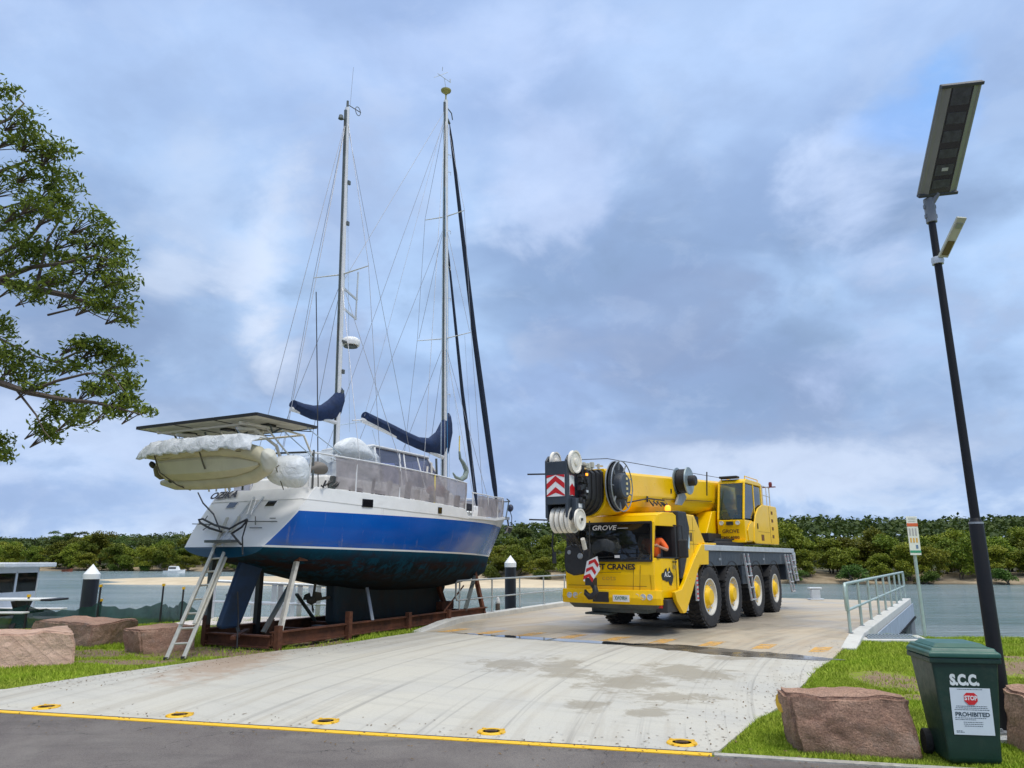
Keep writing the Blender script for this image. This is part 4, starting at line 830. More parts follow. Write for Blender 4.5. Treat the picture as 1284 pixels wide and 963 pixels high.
# boom head
HX0, HX1 = 4.72, 5.25; hy0, hy1 = -.30, .22
mb = MB()
for y in (hy0, hy1-.05): mb.prism([(HX0,y,3.55),(HX1-.12,y,3.74),(HX1,y,3.62),(HX1,y,2.46),(HX1-.15,y,2.40),(HX0+.08,y,2.44),(HX0,y,2.6)], (0,.05,0))
mb.bb(HX1-.04,HX1+.002,hy0+.002,hy1-.002,2.72,3.60); mb.bb(4.75,5.2,hy0+.01,hy1-.01,2.95,3.05); mb.bb(4.68,4.76,-.36,.28,2.62,3.5); mb.bb(4.8,5.1,.222,.34,2.45,2.85)
hd = part(mb, 'boom_head', NAVYG, bevel=.012)
def chevron(parent, o, ux, uz, w, h, nrm, n=2, mA=RED, mB=OFFW):
    """white plate with red chevrons, o = lower corner"""
    o, ux, uz, nrm = Vector(o), Vector(ux), Vector(uz), Vector(nrm)
    mb = MB(); mb.prism([o, o+ux*w, o+ux*w+uz*h, o+uz*h], nrm*.006); pl = part(mb, 'warning_plate', LETW, parent)
    mb = MB(); st = h/(n*2-.2); off = w*.38
    for k in range(n+1):
        z0 = -off*.45 + k*st*2 - st*.1; P = []
        for (u, z) in ((0,z0),(.5,z0+off),(1,z0),(1,z0+st),(.5,z0+st+off),(0,z0+st)): P.append((u*w, z))
        L_ = [p for p in P]
        # clip to plate
        ql = [(0,max(0,min(h,P[0][1]))),(P[1][0],max(0,min(h,P[1][1]))),(w,max(0,min(h,P[2][1]))),(w,max(0,min(h,P[3][1]))),(P[4][0],max(0,min(h,P[4][1]))),(0,max(0,min(h,P[5][1])))]
        if ql[4][1]-ql[1][1] < .01 and ql[5][1]-ql[0][1] < .01: continue
        mb.add([o + ux*a + uz*b + nrm*.010 for a, b in ql], [(0,1,4,5),(1,2,3,4)])
    part(mb, 'red_chevron', mA, pl)
chevron(hd, (HX1+.004,hy0+.05,2.88), (0,1,0), (0,0,1), .42, .44, (1,0,0), 2)
chevron(hd, (HX1-.1,hy1+.002,2.90), (-1,0,0), (0,0,1), .2, .42, (0,1,0), 1)
mb = MB(); mb.bb(4.85,5.0,.342,.347,2.66,2.74); part(mb, 'sticker', LETW, hd)
def sheave(o, ax, r, w=.05, m=OFFW, par=hd, name='sheave'):
    mb = MB(); mb.lathe([(.03,-w*.7),(r*.3,-w*.6),(r*.32,-w*.25),(r*.8,-w*.25),(r*.86,-w*.5),(r,-w*.5),(r*.93,0),(r,w*.5),(r*.86,w*.5),(r*.8,w*.25),(r*.32,w*.25),(r*.3,w*.6),(.03,w*.7)], o, ax, 32)
    return part(mb, name, m, par, smooth=35)
for k in range(4): sheave((4.98,-.16+.115*k,2.42), (0,1,0), .27, .085)
sheave((4.98,.36,2.42), (0,1,0), .22, .05)
sheave((4.98,.27,3.60), (0,1,0), .24, .08); sheave((5.0,-.18,3.64), (0,1,0), .20, .07)
mb = MB(); mb.bar((4.98,-.3,2.42),(4.98,.42,2.42), .05); part(mb, 'axle_pin', BLK, hd); mb = MB(); mb.bar((5.2,-.32,3.36),(5.2,-.75,3.38), .03); part(mb, 'guide_rod', BLK, hd); mb = MB(); mb.bar((5.0,-.3,2.42),(5.15,-.75,2.44), .03); part(mb, 'guide_rod', BLK, hd)
mb = MB(); mb.box((4.72,.30,3.1),(.10,.05,.9))
for k in range(16): mb.box((4.75+rr.uniform(-.12,.2), .32+rr.uniform(0,.05), 2.95+rr.uniform(-.2,.5)), (.08,.09,rr.uniform(.04,.12)))
part(mb, 'head_fitting', BLK, hd, bevel=.005)
for k in range(2): mb = MB(); mb.box((4.75,.42,3.35-.35*k),(.05,.03,.05)); part(mb, 'marker_lamp', AMBER if k == 0 else LENS, hd)
# cable drums on the near side of the boom
DC = (3.50,.50,3.20); DRr = .56
dr = MB(); dr.lathe([(DRr-.04,-.02),(DRr,0),(DRr-.02,.02),(DRr-.04,.0)], DC, (0,1,0), 44)
dr.lathe([(DRr-.02,.0),(.30,.0),(.28,.06),(DRr-.03,.05)], DC, (0,1,0), 44); dr = part(dr, 'hose_drum', BLK, smooth=30)
mb = MB(); mb.lathe([(.29,.05),(.28,.20),(.25,.23),(0,.23)], DC, (0,1,0), 32); part(mb, 'drum_hub', NAVYG, dr, smooth=30)
mb = MB()
for k in range(9):
    a = 2*PI*k/9+.2; mb.bar((DC[0]+math.sin(a)*.36,DC[1]+.10,DC[2]+math.cos(a)*.36),(DC[0]+math.sin(a)*(DRr-.02),DC[1]+.13,DC[2]+math.cos(a)*(DRr-.02)), .016, .03, up=(0,1,0))
for yy in (.0,.14): mb.tube([(DC[0]+math.sin(a)*(DRr-.01),DC[1]+yy,DC[2]+math.cos(a)*(DRr-.01)) for a in np.linspace(0,2*PI,41)[:-1]], .014, 6, closed=True)
part(mb, 'drum_spoke', GREY, dr)
mb = MB(); [mb.box((DC[0]-.05,DC[1]+.235,DC[2]+.16-.11*k),(.08,.01,.05)) for k in range(4)]; part(mb, 'sticker', mat('yellow_sticker', (.7,.6,.3), .5), dr)
mb = MB(); mb.lathe([(.36,0),(.37,.03),(.22,.05),(.22,.30),(.37,.32),(.36,.35),(.2,.34),(0,.34)], (-.55,.40,3.66), (0,1,0), 32); d2 = part(mb, 'cable_drum', mat('drum_grey', (.28,.34,.36), .35, .4, var=.15), smooth=30)
mb = MB(); mb.lathe([(.14,.34),(.14,.50),(.11,.53),(0,.53)], (-.55,.40,3.66), (0,1,0), 24); part(mb, 'drum_hub', BLK, d2, smooth=30)
mb = MB(); mb.lathe([(.31,.05),(.325,.08)] + [(.31+.012*(k%2), .08+.012*k) for k in range(17)] + [(.31,.30)], (-.55,.40,3.66), (0,1,0), 32); part(mb, 'wound_cable', BLK, d2, smooth=30)
mb = MB(); mb.prism([(-.1,.47,3.02),(-.5,.47,3.02),(-.9,.47,3.25),(-.75,.47,3.38),(-.35,.47,3.30)], (0,.05,0)); part(mb, 'cable_guide', GREY, boom)
# hook block hanging in front of the windscreen
hb = MB(); hc = Vector((3.55,-.42,1.62))
hb.loft([[(hc.x+dx*w, hc.y+y, hc.z+z) for dx, w in ((-1,.11),(1,.11))] + [(hc.x+dx*.11, hc.y+y, hc.z-z) for dx in (1,-1)] for y, z in ((-.34,.10),(-.30,.27),(-.12,.34),(.10,.30),(.26,.18),(.30,.06))])
hb = part(hb, 'hook_block', BLK, bevel=.03)
mb = MB(); mb.lathe([(.05,.0),(.04,.02)], (hc.x+.12,-.62,1.78), (1,0,0), 12); part(mb, 'sheave_pin', GREY, hb); mb = MB(); mb.lathe([(.07,0),(.05,.03),(0,.03)], (hc.x+.12,-.35,1.70), (1,0,0), 14); part(mb, 'sheave_pin', GREY, hb)
tilt = Matrix.Rotation(R(-24), 3, 'X'); ux = tilt @ Vector((0,1,0)); uz = tilt @ Vector((0,0,1))
mb = MB(); o = Vector((3.68,-.33,1.20)); mb.prism([o+ux*.06, o+ux*.24, o+ux*.34+uz*.38, o+ux*.17+uz*.62, o-ux*.02+uz*.42], (.008,0,0)); pl2 = part(mb, 'warning_plate', LETW, hb)
mb = MB()
for k in range(3):
    b0 = o + uz*(.02+.17*k) + Vector((.012,0,0)); mb.add([b0+ux*.05, b0+ux*.15+uz*.11, b0+ux*.27+uz*.04, b0+ux*.28+uz*.11, b0+ux*.15+uz*.19, b0+ux*.03+uz*.08], [(0,1,4,5),(1,2,3,4)])
part(mb, 'red_chevron', RED, pl2)
hk = [(3.6,-.13,1.24),(3.6,-.12,1.11),(3.6,-.05,1.04),(3.6,-.02,.94),(3.6,-.08,.86),(3.6,-.18,.84),(3.6,-.26,.91),(3.6,-.28,.99)]
mb = MB(); mb.tube(hk, [.06,.055,.06,.07,.075,.07,.055,.02], 10); mb.box((3.6,-.13,1.16),(.18,.20,.16)); part(mb, 'hook', BLK, hb, smooth=40)
mb = MB()
for y in (-.16,-.05,.06,.16): mb.tube([(5.0,y,2.2),(3.6,-.45+y*.7,1.9)], .012, 5)
mb.tube([(4.9,-.3,2.3),(4.95,-.32,1.9),(4.9,-.30,1.66)], .02, 6); mb.tube([(4.9,-.30,1.78),(4.9,-.30,1.55)], .045, 8); mb.tube([(4.9,.1,2.2),(4.2,.0,1.75),(3.8,-.1,2.0)], .012, 5); mb.tube([(4.6,.38,2.4),(4.3,.2,1.7),(3.65,-.1,1.95)], .014, 5)
part(mb, 'hoist_rope', BLK, hb)
mb = MB(); mb.tube([(4.2,.05,1.85),(4.35,.08,2.05)], .05, 8); part(mb, 'rope_socket', OFFW, hb)

# ------------------------------------------------------------------ driver
def skin_body(name, verts, edges, radii, m, parent, sub=2, root=0):
    me = bpy.data.meshes.new(name); me.from_pydata(verts, edges, []); o = bpy.data.objects.new(name, me); COL.objects.link(o)
    sk = o.modifiers.new('s', 'SKIN'); sk.use_smooth_shade = True
    for i, r_ in enumerate(radii): sv = me.skin_vertices[0].data[i]; sv.radius = (r_, r_*.95); sv.use_root = (i == root)
    ss = o.modifiers.new('u', 'SUBSURF'); ss.levels = sub; ss.render_levels = sub
    dg = bpy.context.evaluated_depsgraph_get(); nm = bpy.data.meshes.new_from_object(o.evaluated_get(dg)); COL.objects.unlink(o); bpy.data.objects.remove(o)
    nm.materials.clear(); nm.materials.append(m); nm.polygons.foreach_set('use_smooth', [True]*len(nm.polygons)); ob = bpy.data.objects.new(name, nm); COL.objects.link(ob); ob.parent = parent; return ob
w = CR.M @ Vector((2.36,.84,1.56))
driver = thing('person', 'person in orange hi-vis shirt seated at the wheel of the yellow crane', 'person', tuple(w), CR.rz)
# local: +x forward, +y his left
bv = [(0,0,.05),(0,0,.25),(0,0,.42),(.02,0,.54),(.04,0,.66),(.05,0,.74),                 # pelvis..head
      (0,.19,.46),(.07,.36,.27),(.20,.28,.32),(.25,.2,.36),  (0,-.19,.46),(.06,-.30,.22),(.20,-.2,.30),(.25,-.14,.36),
      (.03,.1,.0),(.24,.13,.0),(.26,.13,-.30), (.03,-.1,.0),(.24,-.13,.0),(.26,-.13,-.30)]
be = [(0,1),(1,2),(2,3),(3,4),(4,5),(2,6),(6,7),(7,8),(8,9),(2,10),(10,11),(11,12),(12,13),(0,14),(14,15),(15,16),(0,17),(17,18),(18,19)]
br = [.14,.14,.13,.055,.085,.07,.06,.042,.032,.03,.06,.042,.032,.03,.09,.065,.05,.09,.065,.05]
body = skin_body('body', bv, be, br, SKIN, driver)
skin_body('shirt', [(0,0,.04),(0,0,.25),(0,0,.42),(0,0,.5),(0,.19,.47),(.07,.36,.27),(0,-.19,.47),(.06,-.30,.22)], [(0,1),(1,2),(2,3),(2,4),(4,5),(2,6),(6,7)], [.165,.17,.165,.09,.09,.065,.09,.065], ORANGE, driver)
skin_body('trousers', [(.0,0,.03),(.03,.1,.0),(.23,.13,.0),(.25,.13,-.27),(.03,-.1,.0),(.23,-.13,.0),(.25,-.13,-.27)], [(0,1),(1,2),(2,3),(0,4),(4,5),(5,6)], [.15,.1,.078,.062,.1,.078,.062], NAVYG, driver)
mb = MB(); mb.lathe([(.098,.0),(.10,.04),(.08,.09),(.04,.115),(0,.12)], (.035,0,.73), (-.15,0,1), 16); mb.build('hair', HAIR, driver, smooth=True)
mb = MB(); mb.lathe([(.02,0),(.012,.03),(0,.035)], (.115,0,.69), (1,0,-.3), 8); mb.box((.108,0,.645),(.02,.045,.008)); [mb.lathe([(.012,0),(0,.012)], (.107,s*.035,.715), (1,0,0), 8) for s in (1,-1)]; mb.build('face', mat('lips', (.25,.08,.06), .5), driver, smooth=True)
for s in (1,-1):
    mb = MB(); hx, hy, hz = .26, s*.17+.03, .36
    mb.tube([(hx-.02,hy,hz),(hx+.04,hy,hz+.01),(hx+.075,hy-s*.01,hz)], [.03,.04,.034], 8)
    for k, ln in enumerate((.055,.065,.06,.05)):
        yk = hy + (k-1.5)*.019; mb.tube([(hx+.06,yk,hz+.02),(hx+.06+ln*.6,yk,hz+.03),(hx+.06+ln,yk,hz+.005),(hx+.05+ln*.8,yk,hz-.02)], [.0095,.009,.008,.006], 6)
    mb.tube([(hx+.0,hy-s*.03,hz),(hx+.04,hy-s*.055,hz-.005),(hx+.07,hy-s*.05,hz-.02)], [.012,.011,.008], 6)
    mb.build('hand', SKIN, driver, smooth=True)
# ------------------------------------------------------------------ yacht on its cradle
yacht = thing('sailing_yacht', 'blue and white two-masted yacht propped upright on a rusty cradle', 'yacht', BO.loc, BO.rz)
def yp(mb, name, m, parent=yacht, **k): return mb.build(name, m, parent, **k)
BX = [0,1,2,3,4,5,6,7,8,9,10,10.87]; BS = [1.29,1.50,1.66,1.77,1.82,1.79,1.68,1.48,1.20,.85,.43,.03]
WX = [-.7,0,1,2,3,4,5,6,7,8,9,9.8]; WB = [1.04,1.18,1.38,1.52,1.62,1.65,1.59,1.42,1.15,.80,.40,.02]
KX = [-.66,0,1,2,3,4,5,6,7,8,9,9.5]; KZ = [1.66,1.52,1.30,1.10,.97,.90,.87,.87,.90,.98,1.10,1.22]
zlow = lambda x: interp(x, [0,3,5.6,8,10.87], [2.80,2.70,2.66,2.72,2.93])
zhi = lambda x: interp(x, [0,3,5.6], [3.03,2.95,2.87])
zwl = lambda x: 1.885 - .0155*x
def ring(s, top=zlow):
    xs_, xw, xk = lerp(.1,10.87,s), lerp(-.7,9.8,s), lerp(-.66,9.5,s)
    b, w, zk = interp(xs_, BX, BS), interp(xw, WX, WB), interp(xk, KX, KZ); zw = zwl(xw) - .04; zs = top(xs_); out = []
    for i in range(9):
        t_ = i/8; out.append(Vector((lerp(xs_, xw, t_), -(lerp(b, w, t_) + .05*math.sin(PI*t_)*(1 if s < .8 else -1)*min(1, w)), lerp(zs, zw, t_))))
    for i in range(1, 11):
        a = i/10*PI/2; out.append(Vector((lerp(xw, xk, i/10), -w*math.cos(a)**.85, zw - (zw-zk)*math.sin(a)**1.25)))
    return out
t = NT('hull_paint'); X, Y_, Z_ = t.xyz()
wl = t.math('ADD', Z_, t.math('MULTIPLY', X, .0155))          # height above the slightly bow-down waterline
white = (.80,.80,.79); blue = (.0,.072,.36)
grime = t.noise(1, 7, .7, .5, src=t.mapping((.8,.8,3.5))); run = t.noise(1, 6, .7, .4, src=t.mapping((5,5,.9)))
bl = t.mix(t.ramp(t.noise(.9, 5), .35, .7), blue, (.001,.095,.43)); bl = t.mix(t.ramp(t.math('MULTIPLY', t.ramp(X, 7.5, 10), t.ramp(grime, .45, .65)), 0, 1, 0, .35), bl, (.10,.22,.42))
# antifoul: teal near the waterline, blackened and streaked with rust brown below
af = t.mix(t.ramp(run, .42, .56), (.003,.040,.070), (.006,.010,.013)); af = t.mix(t.ramp(grime, .48, .58, 0, .9), af, (.022,.009,.008)); af = t.mix(t.ramp(t.math('ADD', wl, t.math('MULTIPLY', run, .45)), 1.82, 2.10), af, (.003,.045,.08)); af = t.mix(t.ramp(wl, 1.5, 1.15, 0, .8), af, (.008,.008,.009))
below = t.math('GREATER_THAN', 1.845, wl); boot = t.math('GREATER_THAN', 1.882, wl)
bluetop = t.math('MULTIPLY', t.math('GREATER_THAN', t.math('ADD', 2.545, t.math('MULTIPLY', X, .006)), Z_), t.math('GREATER_THAN', t.math('SUBTRACT', X, t.math('MULTIPLY', t.math('SUBTRACT', Z_, 1.9), .90)), -.66))
c = t.mix(bluetop, t.mix(t.ramp(grime, .55, .75, 0, .3), white, (.6,.57,.5)), bl); weep = t.noise(1, 6, .75, .2, src=t.mapping((7,7,.7))); c = t.mix(t.ramp(weep, .60, .74, 0, .35), c, (.30,.27,.22)); c = t.mix(t.math('MULTIPLY', t.ramp(wl, 2.05, 1.9), t.ramp(grime, .42, .6, 0, .45)), c, (.10,.12,.09)); c = t.mix(boot, c, (.70,.72,.72)); c = t.mix(below, c, af); t.color(c)
t.link(t.mix(below, (.22,)*3, (.9,)*3), t.b.inputs['Roughness']); t.link(t.math('MULTIPLY_ADD', below, -.4) if False else t.ramp(below, 0, 1, .3, .10), t.b.inputs['Specular IOR Level']); t.link(t.ramp(below, 0, 1, .04, 0.), t.b.inputs['Coat Weight']); HULLM = t.m
NS = 44; R_ = [ring(i/NS) for i in range(NS+1)]
mb = MB(); full = [[p for p in r] + [Vector((p.x, -p.y, p.z)) for p in reversed(r[:-1])] for r in R_]
mb.loft(full, closed=False, caps=False); mb.m = 1; mb.add(full[0], [tuple(range(len(full[0])))]); mb.m = 0
t = NT('transom_paint'); z_ = t.xyz()[2]; g_ = t.noise(1, 6, .7, .4, src=t.mapping((2,2,.8))); c = t.mix(t.ramp(g_, .55, .75, 0, .3), (.80,.80,.79), (.6,.57,.5)); c = t.mix(t.math('GREATER_THAN', 1.862, z_), c, (.003,.05,.085)); t.color(c); t.b.inputs['Roughness'].default_value = .3
hull = yp(mb, 'hull', [HULLM, t.m], smooth=50)
def hull_pt(x, z, out=0.012):
    """point on the starboard topside at given x and z"""
    lo, hi = 0., 1.
    for _ in range(30):
        m = (lo+hi)/2; r = R_[0]; xs_ = lerp(.1,10.87,m); xw = lerp(-.7,9.8,m); zs = zlow(xs_); zw = zwl(xw)-.04; tt = (zs-z)/(zs-zw); xx = lerp(xs_, xw, tt)
        if xx < x: lo = m
        else: hi = m
    b, w = interp(xs_, BX, BS), interp(xw, WX, WB); return Vector((x, -(lerp(b, w, tt) + .05*math.sin(PI*tt)*(1 if m < .8 else -1)*min(1,w)) - out, z))
# bulwark raised around the aft two thirds, deck
mb = MB()
for s in (-1, 1):
    rings = []
    for x in [.06]+list(np.linspace(.31, 5.62, 25)):
        b = interp(x, BX, BS)+.012; z0, z1 = zlow(x)-.03, zhi(x); f = 1.0 if x < 5.5 else .15; z1 = lerp(z0, z1, f)
        k_ = .24 if x < .1 else 0; rings.append([Vector((x, s*b, z0)), Vector((x+k_, s*(b-.0), z1)), Vector((x+k_, s*(b-.09), z1+.01)), Vector((x, s*(b-.09), z0))])
    mb.loft(rings)
mb.prism([Vector((.075,-1.30,2.785)),Vector((.285,-1.335,3.03)),Vector((.285,1.335,3.03)),Vector((.075,1.30,2.785))], (.09,0,0))
yp(mb, 'bulwark', WHITE, smooth=30, bevel=.01)
mb = MB()
for s in (-1, 1):
    mb.loft([[Vector((x, s*(interp(x,BX,BS)+.02), zlow(x)-.01)), Vector((x, s*(interp(x,BX,BS)+.02), zlow(x)+.05)), Vector((x, s*(interp(x,BX,BS)-.05), zlow(x)+.05)), Vector((x, s*(interp(x,BX,BS)-.05), zlow(x)-.01))] for x in list(np.linspace(5.6,10.8,18))+[10.9]])
yp(mb, 'toe_rail', WHITE, smooth=30)
mb = MB(); rr_ = [[Vector((x, -interp(x,BX,BS)+.04, zlow(x)-.03)), Vector((x, interp(x,BX,BS)-.04, zlow(x)-.03))] for x in np.linspace(.15,10.8,30)]
mb.loft(rr_, closed=False, caps=False); yp(mb, 'deck', mat('deck_paint', (.55,.53,.48), .7, var=.1))
# topside windows
for px, py, w_, h_ in ((460,631,.30,.17),(551,640,.16,.15),(340,632,0,0)):
    if not w_: continue
    best = min((abs((BO.y(px,py,-interp(x,BX,BS)).x)-x), x) for x in np.linspace(.5,9,180))[1]; z = BO.y(px,py,-interp(best,BX,BS)).z
    a, b = hull_pt(best-w_/2, z), hull_pt(best+w_/2, z); n_2 = Vector((0,-1,0))
    mb = MB(); mb.prism([a+Vector((0,.03,-h_/2)), b+Vector((0,.03,-h_/2)), b+Vector((0,.03,h_/2)), a+Vector((0,.03,h_/2))], n_2*.045); yp(mb, 'window', mat('black_glass', (.01,.01,.012), .08, coat=.6), bevel=.01)
# transom plane helper: point by (v across, w up the slope 0..1)
def tr(v, w, off=.0): return Vector((lerp(-.7,.1,w) - off*.93, v*lerp(1.04,1.29,w), lerp(1.845,2.80,w) + off*.0 - off*.35*-1))
TX = Vector((0,-1,0)); TY = (tr(0,1)-tr(0,0)).normalized(); TN = TX.cross(TY); TB = basis(TX, TY)
def tp(px, py):
    """transom point under a photo pixel"""
    c_ = BO.I @ Vector((0,0,CAMH)); d = BO.I.to_3x3() @ ray(px, py); o = tr(0,0); k = (o-c_).dot(TN)/d.dot(TN); return c_ + d*k
for px, py in ((291.5,634),(340.5,632)):
    mb = MB(); o = tp(px, py); mb.prism([o+TX*a+TY*b+TN*-.02 for a, b in ((-.13,-.085),(.13,-.085),(.13,.085),(-.13,.085))], TN*.035); f_ = yp(mb, 'window', WHITE, bevel=.005)
    mb = MB(); mb.prism([o+TX*a+TY*b+TN*.016 for a, b in ((-.118,-.072),(.118,-.072),(.118,.072),(-.118,.072))], TN*.004); yp(mb, 'pane', mat('black_glass', (0,0,0)), f_)
writing('lettering', 'OZIKA', mat('boat_name_black', (.015,.015,.02), .5), yacht, tp(282,622.5)+TN*.035, TB @ Matrix.Rotation(R(2),3,'Z'), .27, .92, .004, .007)
# brackets and lifted boarding step on the transom
def stick(P, r=.012, n=6, m=None, name='bracket', parent=yacht, k=None):
    mb = MB(); mb.tube([tp(*p)+TN*(p3) for p, p3 in P], r, n); return mb.build(name, m or LGREY, parent)
for P in ([(243,659),(275,660)],[(258,655),(262,649)],[(256,667),(268,658)],[(306,656),(349,656)],[(322,650),(322,660)],[(340,652),(347,652)],[(315,664),(330,664)]):
    stick([(q, .05) for q in P], .010, m=PROPD)
mb = MB()
for q in (318,323): mb.tube([tp(q,628)+TN*.05, tp(q-7,648)+TN*.05], .014, 8)
for k in range(3): a = k/2*.9+.05; mb.tube([lerp(tp(318,628),tp(311,648),a)+TN*.05, lerp(tp(323,628),tp(316,648),a)+TN*.05], .01, 6)
yp(mb, 'boarding_ladder', WHITE)
mb = MB()
for y in (-.12,.12): mb.tube([tr(y/1.2,1.05)+TN*.03, tr(y/1.2,.15)+TN*.06, tr(y/1.2,-.05)+TN*.12], .018, 8)
yp(mb, 'ladder_rail', LGREY)
mb = MB(); pts = [tp(*q)+TN*o for q, o in (((250,620),.05),((258,635),.1),((272,650),.12),((279,668),.1))]; mb.tube(pts, .017, 6); yp(mb, 'dark_hose', BLK, smooth=True)
mb = MB(); loop = [((283,673),.14),((270,671),.2),((259,665),.22),((257,661),.22),((262,660),.22),((277,668),.22),((295,672),.2),((305,666),.2),((317,660),.2),((318,662),.22),((310,670),.2),((297,677),.18),((308,690),.16)]
mb.tube([tp(*q)+TN*o for q, o in loop], .022, 6); mb.tube([tp(317,662)+TN*.2, tp(309,680)+TN*.14, tp(308,700)+TN*.1], .014, 6); yp(mb, 'tied_hose', BLK, smooth=True)
mb = MB(); mb.box(tr(0,.06)+TN*.10, (.22,.7,.05)); yp(mb, 'swim_step', PROPD, bevel=.01)
# keel, skeg, propeller, rudder
def foil(pts, th, name, m):
    """blade from (x,z) outline with lens-shaped thickness"""
    mb = MB(); n = len(pts); cx_ = sum(p[0] for p in pts)/n; cz_ = sum(p[1] for p in pts)/n; rings = []
    for s_, y in ((.0,1),(.82,.82),(1,0),(.82,-.82),(0,-1)):
        rings.append([Vector((lerp(cx_, x, max(s_, .02)), y*th/2, lerp(cz_, z, max(s_, .02) if s_ < .1 else (s_ if abs(z-min(q[1] for q in pts)) > .05 else 1)))) for x, z in pts])
    mb.loft(rings); return yp(mb, name, m, smooth=30)
t = NT('antifoul_dark'); c = t.mix(t.ramp(t.noise(1, 7, .7, .5, src=t.mapping((2,2,.8))), .38, .62), (.006,.022,.03), (.012,.014,.016)); c = t.mix(t.ramp(t.noise(3, 7, .75), .55, .7, 0, .7), c, (.045,.022,.016)); t.color(c); t.b.inputs['Roughness'].default_value = .75; AF = t.m
mb = MB(); mb.prism([(2.42,-.16,1.15),(2.45,-.16,.24),(2.62,-.16,.16),(6.62,-.16,.16),(7.15,-.16,.92),(6.8,-.16,1.15)], (0,.32,0)); yp(mb, 'keel', AF, bevel=.11, seg=3)
t = NT('antifoul_blue'); c = t.mix(t.ramp(t.noise(2.2, 6, .7), .38, .65), (.003,.030,.085), (.005,.016,.034)); t.color(c); t.b.inputs['Roughness'].default_value = .6
mb = MB(); mb.prism([(-.22,-.055,1.66),(-.66,-.055,.42),(-.58,-.055,.36),(-.22,-.055,.36),(-.12,-.055,.42),(.40,-.055,1.60)], (0,.11,0)); yp(mb, 'rudder', t.m, bevel=.045, seg=2)
mb = MB(); mb.tube([(2.45,0,.80),(1.75,0,.76)], .035, 8); mb.tube([(1.9,0,.78),(1.95,0,1.15)], .03, 8); mb.lathe([(.07,0),(.09,.1),(.05,.2),(0,.24)], (1.95,0,.765), (-1,0,-.06), 12)
for k in range(3):
    a = 2*PI*k/3+.4; d = Vector((.15, math.cos(a), math.sin(a))); sd_ = Vector((.6,-math.sin(a)*.8, math.cos(a)*.8)).normalized(); c0 = Vector((1.85,0,.765)); mb.prism([c0+d*.06-sd_*.03, c0+d*.2-sd_*.10, c0+d*.27, c0+d*.2+sd_*.10, c0+d*.06+sd_*.03], (.018,0,0))
yp(mb, 'propeller', mat('fouled_bronze', (.06,.05,.035), .8, var=.3))
# masts
MZ0, MZ1 = Vector((2.42,0,2.75)), Vector((2.06,0,13.0)); MN0, MN1 = Vector((7.15,0,2.7)), Vector((6.72,0,16.1))
MASTM = mat('mast_white', (.70,.70,.70), .35, .1, var=.06)
def mast(a, b, r, name):
    mb = MB(); mb.tube([a, a.lerp(b,.6), b], [r, r, r*.75], 14, sq=.75); m = yp(mb, name, MASTM, smooth=True)
    mb = MB(); mb.bar(a + Vector((-r*.95,0,1.2)), b + Vector((-r*.7,0,-.1)), .06, .05); yp(mb, 'sail_track', PROPD, m); return m
mz = mast(MZ0, MZ1, .085, 'mizzen_mast'); mn = mast(MN0, MN1, .10, 'main_mast')
def at_mz(z): return MZ0.lerp(MZ1, (z-MZ0.z)/(MZ1.z-MZ0.z))
def at_mn(z): return MN0.lerp(MN1, (z-MN0.z)/(MN1.z-MN0.z))
def spreader(p, L, sweep, rise, par):
    for s in (-1,1):
        mb = MB(); mb.tube([p, p + Vector((-sweep, s*L, rise))], [.03,.018], 8, sq=.5); yp(mb, 'spreader', MASTM, par)
spreader(at_mz(8.45), .85, .05, .05, mz); spreader(at_mn(12.05), .72, .05, .03, mn); spreader(at_mn(8.1), .95, .06, .05, mn)
wires = []
def wire(name, a, b, r=.007, m=WIRE, mid=None):
    mb = MB(); mb.tube([a, mid, b] if mid else [a, b], r, 5, cap=False); return yp(mb, name, m)
for s in (-1,1):
    sp = at_mz(8.5) + Vector((-.05, s*.85, .05)); wire('shroud', at_mz(12.8), sp); wire('shroud', sp, (2.1, s*1.6, 2.95)); wire('shroud', at_mz(8.3), (1.5, s*1.55, 2.95)); wire('shroud', at_mz(8.3), (3.1, s*1.7, 2.95))
    wire('backstay', at_mz(12.8), (.35, s*.35, 3.9))
    u1 = at_mn(12.1) + Vector((-.05, s*.72, .03)); l1 = at_mn(8.15) + Vector((-.06, s*.95, .05))
    wire('shroud', at_mn(15.6), u1); wire('shroud', u1, l1); wire('shroud', l1, (6.9, s*1.45, 2.9)); wire('shroud', at_mn(11.9), l1 + Vector((0,-s*.05,0))); wire('shroud', at_mn(8.0), (6.2, s*1.6, 2.9)); wire('shroud', at_mn(8.0), (7.8, s*1.25, 2.8))
    wire('running_backstay', at_mn(11.8), (4.4, s*1.75, 2.95)); wire('running_backstay', at_mn(15.5), (3.4, s*1.75, 2.95))
wire('triatic_stay', at_mn(15.8), at_mz(8.2), .006)
wire('stay', at_mz(12.6), (5.4,-.2,3.6), .006); wire('topping_lift', at_mz(12.7), (.85,0,4.95), .005); wire('topping_lift', at_mn(15.7), (3.36,0,5.1), .005)
wire('halyard', at_mn(15.6)+Vector((-.12,0,0)), (6.4,-.35,3.4), .010, ROPE); wire('halyard', at_mn(14)+Vector((.12,0,0)), (7.3,-.1,3.0), .006, ROPE); wire('halyard', at_mn(13)+Vector((-.1,-.05,0)), (6.7,-.4,3.4), .008, mat('blue_rope', (.05,.25,.5), .8))
wire('halyard', at_mz(11)+Vector((.1,0,0)), (2.7,-.1,4.6), .006, ROPE); wire('flag_halyard', at_mn(8.1)+Vector((0,-.7,0)), (6.8,-1.2,3.4), .004)
wire('whip_aerial', (.45,-1.25,3.0), (1.15,-.2,7.6), .012, BLK, mid=Vector((.78,-.75,5.3)))
